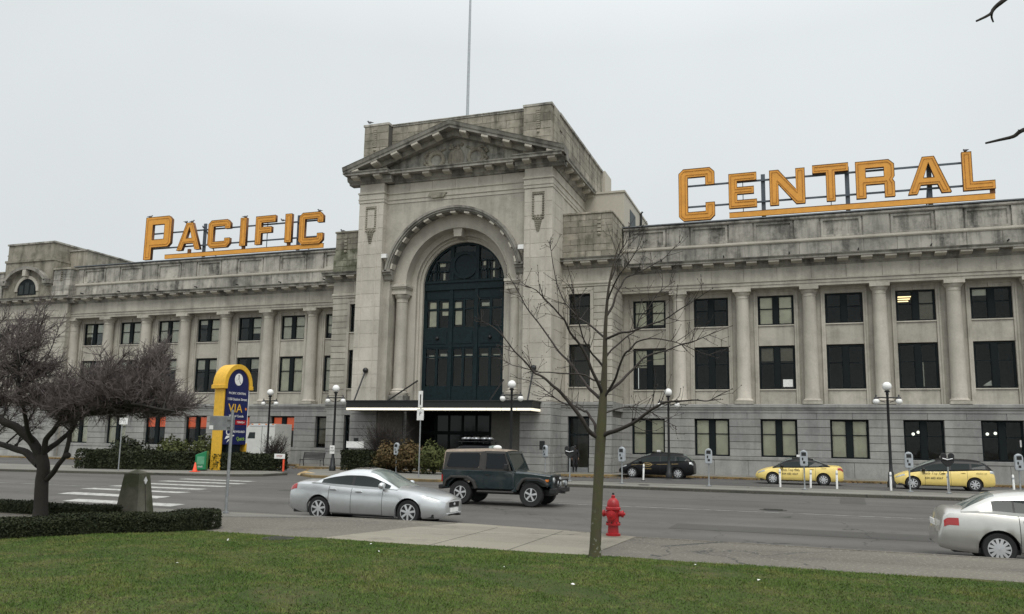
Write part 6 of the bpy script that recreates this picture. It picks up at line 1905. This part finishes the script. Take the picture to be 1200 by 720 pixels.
cover(15.7, -18.7, .132, .28, 'small iron cover in the island behind the street tree', M['cast'])

# ------------------------------------------------------------------ vegetation
def leafmat(name, c1, c2, c3, rough=.7):
    q = NT(name)
    n = q.noise(2.2, 4, .6); n2 = q.noise(14, 3)
    col = q.mix(q.rng(n, .36, .64, 0, 1), c1, c2)
    col = q.mix(q.rng(n2, .52, .68, 0, .8), col, c3)
    q.l(col, q.p.inputs['Base Color']); q.p.inputs['Roughness'].default_value = rough
    q.p.inputs['Specular IOR Level'].default_value = .25
    return q.m
M['leaf_dark'] = leafmat('clipped_leaves', (.015, .021, .008), (.024, .031, .011), (.040, .042, .018))
M['leaf_mid'] = leafmat('shrub_leaves', (.045, .06, .018), (.075, .085, .025), (.13, .13, .045))
M['leaf_orange'] = leafmat('russet_leaves', (.105, .066, .028), (.07, .06, .024), (.15, .10, .04))
M['twig'] = plain('twig_bark', (.036, .029, .025), .9, var=.3)
M['twig_pink'] = plain('reddish_twigs', (.098, .08, .076), .9, var=.35)
M['bark_dark'] = stone('dark_bark', (.034, .030, .027), (.045, .04, .035), (.012, .011, .01), .7)
def barkmoss():
    q = NT('mossy_bark')
    n = q.noise(3, 5); v = q.noise(9, 4, .6, stretch=(1, 1, .3))
    sep_ = q.n('SeparateXYZ'); q.l(q.g.outputs['Position'], sep_.inputs[0])
    hgt = q.rng(sep_.outputs[2], 2.2, 4.4, 1, 0)          # moss grows on the lower stem only
    c = q.mix(q.rng(v, .35, .65, 0, 1), (.04, .033, .025), (.075, .062, .046))
    c = q.mix(q.math('MULTIPLY', q.rng(n, .28, .55, 0, .85), hgt), c, (.066, .066, .026))
    pt = q.noise(12, 3)
    low = q.rng(sep_.outputs[2], .3, .95, 1, 0)
    c = q.mix(q.math('MULTIPLY', q.rng(pt, .58, .66, 0, .8), low), c, (.42, .42, .38))
    q.l(c, q.p.inputs['Base Color']); q.p.inputs['Roughness'].default_value = .9
    q.bump(v, .5, .02)
    return q.m
M['bark_moss'] = barkmoss()

def leaf_cloud(name, Pts, size, mat, parent, nrm=None, aspect=.55):
    """many small leaf-shaped faces (two triangles each) at Pts"""
    n = len(Pts)
    d = npr.normal(0, 1, (n, 3))
    if nrm is not None: d = d * .75 + nrm
    d /= np.linalg.norm(d, axis=1)[:, None]
    a = npr.normal(0, 1, (n, 3)); a -= d * (a * d).sum(1)[:, None]; a /= np.linalg.norm(a, axis=1)[:, None]
    c = np.cross(d, a)
    s_ = size * (.6 + .8 * npr.random(n))[:, None]
    V = np.zeros((n, 4, 3))
    V[:, 0] = Pts - a * s_; V[:, 1] = Pts + c * s_ * aspect + d * s_ * .2; V[:, 2] = Pts + a * s_; V[:, 3] = Pts - c * s_ * aspect + d * s_ * .2
    return link(name, numpy_mesh(name, V.reshape(-1, 3), np.arange(4 * n).reshape(-1, 4), mat), parent)

def hedge(name, label, path, width, h0, height, nleaf, lsize, mat, group=None, rough=.05, cat='hedge'):
    """clipped hedge along a path: a dark twiggy core wrapped in small leaves"""
    root = thing(name, label, cat, (path[0][0], path[0][1], h0), 0, group)
    ox, oy = path[0]
    P_ = np.array(path, float) - [ox, oy]
    seg = np.linalg.norm(np.diff(P_, axis=0), axis=1); cum = np.concatenate([[0], np.cumsum(seg)])
    n = nleaf
    t = npr.random(n) * (cum[-1] + width) - width / 2
    tt = np.clip(t, 0, cum[-1])
    cx = np.interp(tt, cum, P_[:, 0]); cy = np.interp(tt, cum, P_[:, 1])
    i = np.clip(np.searchsorted(cum, tt, side='right') - 1, 0, len(seg) - 1)
    d = np.diff(P_, axis=0)[i] / seg[i][:, None]; nr = np.stack([-d[:, 1], d[:, 0]], 1)
    end = t - tt                       # beyond the ends: rounded
    hw_ = np.sqrt(np.maximum(0, (width / 2) ** 2 - end ** 2))
    # half the leaves on top, half on the sides
    top = npr.random(n) < width / (width + 2 * height)
    u = npr.random(n) * 2 - 1
    side = np.where(npr.random(n) < .5, -1, 1)
    lat = np.where(top, u, side) * hw_
    z = np.where(top, height, npr.random(n) ** .9 * height)
    # rounded shoulders
    sh = np.clip((np.abs(lat) / (width / 2) - .7) / .3, 0, 1); z = np.where(top, height - .1 * height * sh ** 2, z)
    bulge = 1 + .06 * np.sin(3.1 * tt + 1) + .05 * np.sin(7.3 * tt)
    jit = npr.normal(0, rough, (n, 3))
    X = cx + d[:, 0] * end + nr[:, 0] * lat * bulge + jit[:, 0]; Y = cy + d[:, 1] * end + nr[:, 1] * lat * bulge + jit[:, 1]
    Z = np.maximum(.02, z * (1 + .05 * np.sin(2.3 * tt) + .03 * np.sin(5.9 * tt + 2)) + jit[:, 2] * .8)
    N = np.zeros((n, 3)); N[:, 2] = np.where(top, 1, .15); N[:, 0] = np.where(top, 0, nr[:, 0] * side); N[:, 1] = np.where(top, 0, nr[:, 1] * side)
    leaf_cloud('foliage', np.stack([X, Y, Z], 1), lsize, mat, root, N)
    b = MB()
    w2 = width / 2 * .9; hh = height * .93
    m = len(P_)
    nn = []
    for k in range(m):
        a0 = P_[min(k + 1, m - 1)] - P_[max(k - 1, 0)]; a0 /= np.linalg.norm(a0); nn.append(np.array([-a0[1], a0[0]]))
    vs = []
    for k in range(m):
        for sg_, zz, f in ((-1, 0, 1), (-1, hh * .85, 1), (-1, hh, .75), (1, hh, .75), (1, hh * .85, 1), (1, 0, 1)):
            q_ = P_[k] + nn[k] * sg_ * w2 * f; vs.append((q_[0], q_[1], zz))
    fs = [(k * 6 + j, (k + 1) * 6 + j, (k + 1) * 6 + (j + 1) % 6, k * 6 + (j + 1) % 6) for k in range(m - 1) for j in range(6)] + [tuple(range(6)), tuple(range((m - 1) * 6 + 5, (m - 1) * 6 - 1, -1))]
    b.add(vs, fs); b.build('twiggy_core', M['leaf_dark'], root)
    return root
def arcpath(pts, n=10):
    """Catmull-Rom through pts"""
    o = []
    for i in range(len(pts) - 1):
        p0, p1, p2, p3 = (np.array(pts[max(0, i - 1)]), np.array(pts[i]), np.array(pts[i + 1]), np.array(pts[min(len(pts) - 1, i + 2)]))
        for k in range(n):
            t = k / n
            o.append(tuple(.5 * ((2 * p1) + (-p0 + p2) * t + (2 * p0 - 5 * p1 + 4 * p2 - p3) * t ** 2 + (-p0 + 3 * p1 - 3 * p2 + p3) * t ** 3)))
    o.append(tuple(pts[-1])); return o
hedge('clipped_hedge', 'low dark clipped hedge with a rounded end along the lawn before the stone pillar', arcpath([(8.3, -48.3), (9.28, -46.75), (10.02, -45.5), (10.85, -44.1), (10.98, -43.55)]), .85, .13, .34, 60000, .019, M['leaf_dark'], 'low clipped hedges round the tree bed', .02)
hedge('clipped_hedge', 'second low dark hedge between the dark tree trunk and the stone pillar', arcpath([(4.2, -42.6), (6.2, -42.6), (7.6, -42.6)]), .6, .13, .22, 11000, .024, M['leaf_dark'], 'low clipped hedges round the tree bed', .02)
hedge('boulevard_hedge', 'dark clipped hedge on the far island left of the green box', [(-16.2, -20.4), (-13.5, -19.5), (-11.0, -18.4)], 1.5, .13, .98, 9000, .07, M['leaf_dark'], 'clipped hedges on the far island', .05)
hedge('boulevard_hedge', 'dark clipped hedge between the pylon sign and the driveway', [(-9.3, -17.2), (-7.9, -16.2), (-6.9, -15.8)], 1.4, .13, .92, 6000, .07, M['leaf_dark'], 'clipped hedges on the far island', .05)
hedge('boulevard_hedge', 'square green hedge block right of the white notice board', [(-3.9, -11.6), (-2.6, -11.8), (-1.4, -12.0)], 1.6, .13, 1.15, 7000, .07, M['leaf_dark'], 'clipped hedges on the far island', .04)

def shrub(label, x, y, r, h, n, mat, lsize=.09, twigs=0, group='shrubs round the station front', stems=6):
    root = thing('shrub', label, 'shrub', (x, y, .13), 0, group)
    if n:
        Pn = npr.normal(0, 1, (n, 3)); Pn /= np.linalg.norm(Pn, axis=1)[:, None]
        lob = 1 + .22 * np.sin(4 * Pn[:, 0] + 3 * Pn[:, 2]) + .15 * np.sin(7 * Pn[:, 1] + 2)
        rad = (npr.random(n) ** .35) * lob
        Q = Pn * rad[:, None] * [r, r, h * .5] + [0, 0, h * .52]
        Q[:, 2] = np.maximum(.04, Q[:, 2])
        leaf_cloud('foliage', Q, lsize, mat, root, Pn)
    b = MB()
    for k in range(stems): 
        a = k * 6.28 / stems; b.tube([(0, 0, 0), (r * .3 * math.cos(a), r * .3 * math.sin(a), h * .4), (r * .6 * math.cos(a + .3), r * .6 * math.sin(a + .3), h * .75)], [.03, .02, .008], 5)
    for k in range(twigs):
        a = rnd.uniform(0, 6.28); e_ = rnd.uniform(.25, 1.25); L = rnd.uniform(.5, 1.0)
        p0 = Vector((rnd.uniform(-.3, .3) * r, rnd.uniform(-.3, .3) * r, h * rnd.uniform(.1, .5)))
        d_ = Vector((math.cos(a) * math.cos(e_), math.sin(a) * math.cos(e_), math.sin(e_)))
        p1 = p0 + Vector((d_.x * r, d_.y * r, d_.z * h * .6)) * L
        mid = (p0 + p1) / 2 + Vector((rnd.uniform(-.1, .1), rnd.uniform(-.1, .1), .05))
        b.tube([p0, mid, p1], [.014, .01, .004], 4, cap=False)
        for q in range(4):
            s_ = mid.lerp(p1, rnd.random()); b.tube([s_, s_ + Vector((rnd.uniform(-.3, .3), rnd.uniform(-.3, .3), rnd.uniform(.05, .35)))], [.007, .003], 3, cap=False)
    b.build('stem', M['twig'], root)
    return root
shrub('yellow green rounded shrub behind the far hedge, left one beside the orange windows', -13.6, -16.6, 1.2, 1.75, 2600, M['leaf_mid'])
shrub('yellow green rounded shrub behind the far hedge, just left of the pylon sign', -11.6, -15.9, 1.15, 1.8, 2600, M['leaf_mid'])
shrub('dark green rounded shrub at the left end behind the far hedge', -16.2, -17.6, 1.2, 1.7, 2600, M['leaf_dark'])
shrub('bare twiggy bush in front of the delivery truck', -8.6, -13.4, 1.15, 2.3, 0, M['leaf_mid'], twigs=170)
shrub('large bare twiggy bush against the shaded wall under the left of the canopy', -2.2, -10.9, 1.9, 3.5, 0, M['leaf_mid'], twigs=420, stems=10)
shrub('russet leaved shrub beside the square hedge under the canopy', -.9, -12.6, 1.0, 1.7, 2400, M['leaf_orange'])
shrub('russet and green shrub behind the parking sign post', .8, -13.2, 1.05, 1.75, 2400, M['leaf_orange'])
shrub('dark green loose shrub right of the parking sign post', 2.6, -13.9, .95, 1.75, 2000, M['leaf_mid'])

# leaf litter along the station kerb
n = 5200
tX = npr.random(n) * 75 - 40
kY = np.where(tX > 13, -4.75, np.where(tX < -12, -4.5, -8.75)) - np.abs(npr.normal(0, .32, n))
lt = leaf_cloud('fallen_leaves', np.stack([tX, kY, np.full(n, .02) + npr.random(n) * .03], 1), .06, leafmat('dead_leaves', (.16, .085, .03), (.22, .13, .05), (.28, .18, .07)), None, np.array([[0, 0, 2.5]]))
tag(lt, 'brown fallen leaves drifted along the station kerb', None, None, 'stuff')
wl = [(15.6, -44.6), (16.3, -45.6), (13.2, -45.4), (18.7, -46.3), (21.2, -44.6), (22.2, -45.9), (23.6, -45.1), (20.0, -47.3), (16.9, -47.5), (14.4, -48.0)]
lf = leaf_cloud('scattered_leaves', np.array([(x, y, zl(x, y) + .035) for x, y in wl]), .033, M['white'], None, np.array([[0, 0, 3.0]]))
tag(lf, 'a few pale petals and paper scraps scattered over the lawn', None, None, 'stuff')

def jitter_path(pts, amp, n=4):
    o = [Vector(pts[0])]
    for a, c in zip(pts, pts[1:]):
        a, c = Vector(a), Vector(c)
        for k in range(1, n + 1):
            p = a.lerp(c, k / n)
            if not (k == n): p += Vector((rnd.uniform(-1, 1), rnd.uniform(-1, 1), rnd.uniform(-1, 1))) * amp
            o.append(p)
    return o
def smooth3(pts, n=4):
    pts = [Vector(p) for p in pts]; o = []
    for i in range(len(pts) - 1):
        p0, p1, p2, p3 = pts[max(0, i - 1)], pts[i], pts[i + 1], pts[min(len(pts) - 1, i + 2)]
        for k in range(n):
            t = k / n
            o.append(.5 * ((2 * p1) + (p2 - p0) * t + (2 * p0 - 5 * p1 + 4 * p2 - p3) * t * t + (3 * p1 - p0 - 3 * p2 + p3) * t ** 3))
    o.append(pts[-1]); return o
def taper(n, r0, r1, pw=1.0): return [r0 + (r1 - r0) * (i / max(1, n - 1)) ** pw for i in range(n)]

# --- young street tree in the lawn edge
YT = -43.35
base = at(697, 653, Z=.14)
ST = thing('street_tree', 'young bare street tree with mossy trunk in the lawn beside the red hydrant', 'tree', tuple(base))
def tpnt(px, py, off): 
    p = at(px, py, Y=base.y + off); return p - base
trunk_px = [(697, 656, 0), (698.5, 620, 0), (701, 570, .02), (703.5, 520, .05), (706, 480, .06), (708.5, 430, .05), (709.5, 385, .02), (713, 340, -.03), (720, 305, -.06), (727, 283, -.08)]
tp_ = smooth3([tpnt(*p) for p in trunk_px], 4)
tr_ = [max(.008, np.interp(i / (len(tp_) - 1), [0, .04, .22, .36, .44, .55, .67, .78, .89, 1], [.125, .098, .085, .09, .075, .047, .032, .021, .013, .006])) for i in range(len(tp_))]
b = MB(); b.tube(tp_, tr_, 14); b.build('trunk', M['bark_moss'], ST, smooth=70)
limbs = [([(703, 514, .05), (690, 505, -.1), (672, 478, -.3), (655, 458, -.45), (640, 445, -.55), (626, 437, -.6), (603, 412, -.8), (580, 385, -.9), (557, 372, -1.0)], .062),
 ([(703, 515, .05), (697, 497, .2), (688, 483, .4), (679, 479, .5), (664, 474, .7), (645, 462, .8), (622, 447, 1.0), (598, 441, 1.1)], .042),
 ([(705, 512, .05), (722, 505, -.1), (742, 496, -.3), (762, 481, -.5), (778, 472, -.6), (800, 470, -.7), (830, 470, -.8), (858, 456, -.9)], .06),
 ([(706, 470, .05), (690, 455, .25), (668, 425, .6), (645, 398, .9), (618, 362, 1.1), (604, 335, 1.2), (594, 322, 1.2)], .045),
 ([(706, 462, .05), (694, 435, -.2), (678, 402, -.45), (662, 376, -.7), (648, 360, -.8), (628, 340, -1.0), (606, 326, -1.1)], .046),
 ([(708, 462, .05), (728, 447, .3), (745, 430, .5), (765, 415, .7), (795, 405, .9), (825, 395, 1.0), (858, 382, 1.1)], .043),
 ([(708, 466, .05), (722, 442, -.2), (732, 415, -.4), (745, 402, -.5), (768, 397, -.6), (800, 404, -.8), (842, 420, -.9)], .036),
 ([(709, 396, .03), (695, 384, .2), (678, 373, .4), (663, 356, .5), (652, 330, .6), (646, 296, .6), (643, 284, .6)], .03),
 ([(709, 398, .03), (728, 390, -.2), (748, 386, -.4), (780, 374, -.6), (808, 356, -.8), (835, 338, -1.0)], .034),
 ([(711, 370, .0), (722, 345, .2), (733, 326, .4), (755, 316, .6), (778, 303, .8), (797, 284, .9)], .032),
 ([(716, 328, -.04), (722, 305, .1), (733, 286, .2), (742, 270, .25)], .02),
 ([(712, 352, -.02), (726, 322, -.25), (742, 300, -.4), (752, 280, -.5)], .024),
 ([(704, 448, .05), (686, 440, .1), (660, 438, .3), (630, 436, .4), (600, 428, .5), (585, 420, .5)], .026),
 ([(707, 430, .05), (694, 415, -.1), (684, 398, -.3), (676, 370, -.5), (672, 340, -.6), (665, 312, -.7)], .03),
 ([(709, 420, .04), (724, 404, .3), (744, 388, .5), (752, 370, .6), (770, 345, .8), (790, 330, .9)], .026),
 ([(710, 484, .06), (730, 478, .4), (752, 479, .6), (775, 492, .8), (792, 500, .9)], .022)]
b = MB()
def twigs_on(b, path, count, L0, L1, r, gen=1, upb=.5):
    m = len(path)
    for k in range(count):
        f = rnd.uniform(.25, 1.0) * (m - 1); i = min(int(f), m - 2); p = path[i].lerp(path[i + 1], f - i)
        d = (path[i + 1] - path[i]).normalized()
        q = Vector((rnd.gauss(0, 1), rnd.gauss(0, 1), rnd.gauss(0, 1))); q -= d * q.dot(d); q.normalize()
        dd = (d * rnd.uniform(.3, 1.0) + q * rnd.uniform(.5, 1.0) + Vector((0, 0, upb * rnd.random()))).normalized()
        L = rnd.uniform(L0, L1) * (1.15 - .5 * f / (m - 1))
        pts = [p, p + dd * L * .5 + Vector((rnd.uniform(-1, 1), rnd.uniform(-1, 1), rnd.uniform(-1, 1))) * L * .06, p + dd * L + Vector((rnd.uniform(-1, 1), rnd.uniform(-1, 1), rnd.uniform(0, 1))) * L * .12]
        pts = smooth3(pts, 2)
        b.tube(pts, taper(len(pts), r, .0025), 4, cap=False)
        b.sphere(pts[-1], .009, 5, 4)
        if gen > 0: twigs_on(b, pts, rnd.choice((0, 1, 2)), L0 * .5, L1 * .5, r * .6, gen - 1, upb)
for pxs, r0 in limbs:
    path = smooth3(jitter_path([tpnt(*p) for p in pxs], .025, 2), 3)
    b.tube(path, taper(len(path), r0 * .72, .004, .8), 7)
    b.sphere(path[-1], .012, 5, 4)
    twigs_on(b, path, int(7 + 7 * len(pxs) / 6), .2, .62, .0065, 1)
b.build('crown', M['twig'], ST, smooth=70)

# --- big dark bare tree on the left, inside the hedge bed
bb = Vector((6.55, -43.35, .13))
BT = thing('bare_tree', 'large dark bare tree with a dense twiggy crown inside the hedge at the left edge', 'tree', tuple(bb))
def bp(px, py, off): return at(px, py, Y=bb.y + off) - bb
trunk = smooth3([bp(47, 614, 0), bp(48, 590, 0), bp(49, 565, 0), bp(51, 548, .0), bp(48, 534, .0)], 4)
b = MB(); b.tube(trunk, [np.interp(i / (len(trunk) - 1), [0, .2, .7, 1], [.20, .15, .135, .14]) for i in range(len(trunk))], 14)
big = [([(48, 538, 0), (38, 518, -.1), (18, 500, -.3), (-5, 487, -.5), (-40, 470, -.7), (-80, 430, -.8)], .15, .05),
 ([(46, 545, 0), (30, 530, .1), (5, 522, .3), (-30, 514, .5), (-70, 495, .7)], .12, .04),
 ([(50, 535, 0), (54, 515, -.1), (68, 497, -.3), (85, 484, -.4), (95, 470, -.5)], .09, .03),
 ([(52, 530, 0), (66, 520, .2), (80, 508, .4), (88, 490, .6), (110, 475, .9)], .085, .03),
 ([(55, 562, 0), (68, 545, -.1), (78, 528, -.2), (82, 508, -.2), (90, 490, -.3), (120, 478, -.6), (160, 474, -1.0), (205, 482, -1.2)], .075, .02),
 ([(88, 488, -.3), (110, 480, .3), (140, 478, .8), (165, 490, 1.2)], .045, .012),
 ([(40, 520, -.1), (30, 490, -.6), (20, 455, -1.0), (22, 415, -1.2)], .07, .02)]
paths = []
for pxs, r0, r1 in big:
    p = smooth3(jitter_path([bp(*q) for q in pxs], .03, 2), 3); paths.append(p)
    b.tube(p, taper(len(p), r0 * .8, r1), 9)
b.sphere(bp(79, 534, -.2), .075, 8, 6)
b.build('trunk', M['bark_dark'], BT, smooth=70)
# crown: branches grow from the limbs to points filling several lobes, each carrying sprays of up-swept twigs
SCL = 1 / 51.0
lobes = [((15, 402), 62, 50, 1.6, 10), ((-40, 420), 60, 55, 1.6, 8), ((105, 452), 62, 40, 1.7, 20), ((160, 452), 48, 40, 1.4, 17), ((190, 414), 22, 14, .7, 4), ((213, 477), 34, 15, .9, 7), ((60, 468), 60, 30, 1.6, 12), ((45, 372), 30, 24, 1.0, 3)]
tot = sum(l[4] for l in lobes)
tw = MB(); br = MB()
allp = [(p, i) for pth in paths for i, p in enumerate(pth) if i > len(pth) * .35]
NBR = 290
for (cx_, cy_), rx, ry, dep, wgt in lobes:
    for k in range(int(NBR * wgt / tot)):
        while True:
            u, v, w_ = rnd.uniform(-1, 1), rnd.uniform(-1, 1), rnd.uniform(-1, 1)
            if u * u + v * v + w_ * w_ < 1: break
        tgt = bp(cx_ + u * rx, cy_ + v * ry, w_ * dep)
        cand = sorted(rnd.sample(allp, 24), key=lambda q: (q[0] - tgt).length)[0][0]
        ln = (tgt - cand).length
        mid = cand.lerp(tgt, .5) + Vector((rnd.uniform(-1, 1), rnd.uniform(-1, 1), -.4)) * ln * .14
        pth = smooth3([cand, mid, tgt], 5)
        br.tube(pth, taper(len(pth), .012 + .008 * ln, .005), 5, cap=False)
        for q in range(32):
            f = rnd.uniform(.2, 1.0) * (len(pth) - 1); i = min(int(f), len(pth) - 2); p = pth[i].lerp(pth[i + 1], f - i)
            d = (pth[i + 1] - pth[i]).normalized()
            dd = (d * rnd.uniform(.1, .9) + Vector((rnd.gauss(.25, .6), rnd.gauss(0, .6), rnd.gauss(.35, .5)))).normalized()
            L = rnd.uniform(.18, .48)
            e1 = p + dd * L * .55; e2 = e1 + (dd + Vector((rnd.gauss(0, .25), rnd.gauss(0, .25), rnd.gauss(.15, .25)))).normalized() * L * .5
            tw.tube([p, e1, e2], [.0072, .0054, .003], 3, cap=False)
            for g_ in range(3):
                s_ = p.lerp(e1, rnd.random()) if g_ else e1
                e3 = s_ + (dd * .6 + Vector((rnd.gauss(0, .6), rnd.gauss(0, .6), rnd.gauss(.2, .5)))).normalized() * L * rnd.uniform(.3, .7)
                tw.tube([s_, e3], [.0048, .0025], 3, cap=False)
br.build('branches', M['bark_dark'], BT, smooth=80)
tw.build('crown', M['twig_pink'], BT)

# --- tree outside the frame on the right whose twig tips hang into the picture
NB_ = at(1760, 640, Y=-49.2); NB_.z = .15
OT = thing('overhanging_tree', 'bare tree beyond the right edge with dark twig tips hanging into the sky', 'tree', tuple(NB_))
def op_(px, py, dep): return at(px, py, depth=dep) - NB_
dN = (NB_ - CAM).dot(FW)
topz = Vector((0, 0, 4.2))
b = MB(); tk = smooth3([Vector((0, 0, -.05)), Vector((.03, .02, 1.5)), Vector((-.02, .05, 3)), Vector((.05, 0, 5.0)), Vector((.0, .1, 7))], 4)
b.tube(tk, taper(len(tk), .16, .04), 12); b.build('trunk', M['bark_dark'], OT, smooth=70)
b = MB()
for pts, r0, r1 in (([tk[9], op_(1600, 60, 8.6), op_(1420, 20, 8.2), op_(1290, 90, 7.8), op_(1230, 140, 7.6), op_(1198, 153, 7.5), op_(1188, 160, 7.5), op_(1172, 164, 7.5), op_(1155, 168, 7.5)], .05, .009),
        ([tk[12], op_(1620, -180, 8.8), op_(1420, -150, 8.2), op_(1270, -70, 7.8), op_(1185, -6, 7.5), op_(1166, 9, 7.5), op_(1160, 17, 7.5), op_(1144, 25, 7.5)], .05, .009),
        ([op_(1163, 13, 7.5), op_(1162, 20, 7.52), op_(1164, 26, 7.55)], .012, .007), ([op_(1198, 153, 7.5), op_(1193, 152.5, 7.45)], .008, .004)):
    p = smooth3([Vector(q) for q in pts], 3); b.tube(p, taper(len(p), r0, r1, .7), 6)
for k in range(9):          # the rest of its boughs, all outside the picture
    i = rnd.randrange(7, len(tk) - 1); a = rnd.uniform(-1.1, 1.5)
    d = Vector((math.cos(a), math.sin(a) * .9, rnd.uniform(.35, .9))).normalized(); L = rnd.uniform(1.4, 2.6)
    p = smooth3(jitter_path([tk[i], tk[i] + d * L * .5, tk[i] + d * L + Vector((0, 0, .2))], .08, 2), 3)
    b.tube(p, taper(len(p), .045, .006), 6); twigs_on(b, p, 14, .3, .8, .009, 1)
b.build('crown', M['bark_dark'], OT, smooth=80)

# ------------------------------------------------------------------ person in the side doorway
PE = thing('person', 'person in dark coat and trousers walking past the side door of the station', 'person', (8.55, -4.55, .13), R(200))
def skin_body():
    V_ = [(0, 0, .95), (0, .01, 1.12), (0, .02, 1.30), (0, .02, 1.43), (0, .0, 1.52),                                  # pelvis, waist, chest, shoulders, neck
          (.17, .02, 1.42), (.24, -.03, 1.16), (.21, .08, .94), (-.17, .02, 1.42), (-.25, .07, 1.17), (-.21, .20, .96),   # arms
          (.09, 0, .90), (.11, .16, .52), (.11, .08, .10), (.11, .20, .04), (-.09, 0, .90), (-.10, -.02, .50), (-.10, -.24, .14), (-.10, -.14, .05)]
    Rr = [(.17, .13), (.15, .11), (.19, .13), (.12, .09), (.055, .055), (.075, .075), (.06, .06), (.045, .045), (.075, .075), (.06, .06), (.045, .045),
          (.105, .105), (.075, .075), (.055, .055), (.045, .04), (.105, .105), (.075, .075), (.055, .055), (.045, .04)]
    E_ = [(0, 1), (1, 2), (2, 3), (3, 4), (3, 5), (5, 6), (6, 7), (3, 8), (8, 9), (9, 10), (0, 11), (11, 12), (12, 13), (13, 14), (0, 15), (15, 16), (16, 17), (17, 18)]
    me = bpy.data.meshes.new('body'); me.from_pydata(V_, E_, [])
    o = link('body', me, PE)
    o.modifiers.new('skin', 'SKIN')
    for v, r_ in zip(me.skin_vertices[0].data, Rr): v.radius = r_
    me.skin_vertices[0].data[0].use_root = True
    ss = o.modifiers.new('sub', 'SUBSURF'); ss.levels = ss.render_levels = 2
    dg = bpy.context.evaluated_depsgraph_get()
    m2 = bpy.data.meshes.new_from_object(o.evaluated_get(dg))
    bpy.data.objects.remove(o)
    m2.materials.clear(); m2.materials.append(plain('dark_coat', (.012, .012, .014), .9)); m2.shade_smooth()
    return link('body', m2, PE)
skin_body()
M['skin'] = plain('skin', (.42, .25, .18), .6)
b = MB(); b.sphere((0, -.02, 1.64), .105, 14, 12, (.78, .95, 1.15)); b.sphere((0, -.12, 1.63), .02, 6, 5, (.8, 1, 1.3))
for s in (-1, 1): b.sphere((s * .082, 0, 1.63), .025, 6, 5, (.5, .8, 1.2)); b.sphere((s * .035, -.105, 1.66), .012, 6, 5)
b.sphere((0, -.105, 1.585), .02, 6, 4, (1.3, .5, .4)); b.build('head', M['skin'], PE, smooth=80)
b = MB(); b.sphere((0, .005, 1.675), .115, 14, 10, (.82, .98, 1.05)); b.build('hair', M['trim'], PE, smooth=80)
for hx, hy, hz, s in ((.21, .085, .90, 1), (-.21, .205, .92, -1)):
    b = MB(); b.sphere((hx, hy, hz), .045, 8, 6, (.5, .9, 1.1))
    for k in range(4): b.tube([(hx, hy - .03 + .02 * k, hz - .03), (hx - s * .008, hy - .034 + .021 * k, hz - .075), (hx - s * .02, hy - .032 + .02 * k, hz - .10 - (.01 if k in (1, 2) else 0))], [.010, .009, .007], 5)
    b.tube([(hx, hy - .035, hz + .01), (hx - s * .015, hy - .065, hz - .03), (hx - s * .02, hy - .07, hz - .055)], [.011, .01, .008], 5)
    b.build('hand', M['skin'], PE, smooth=80)
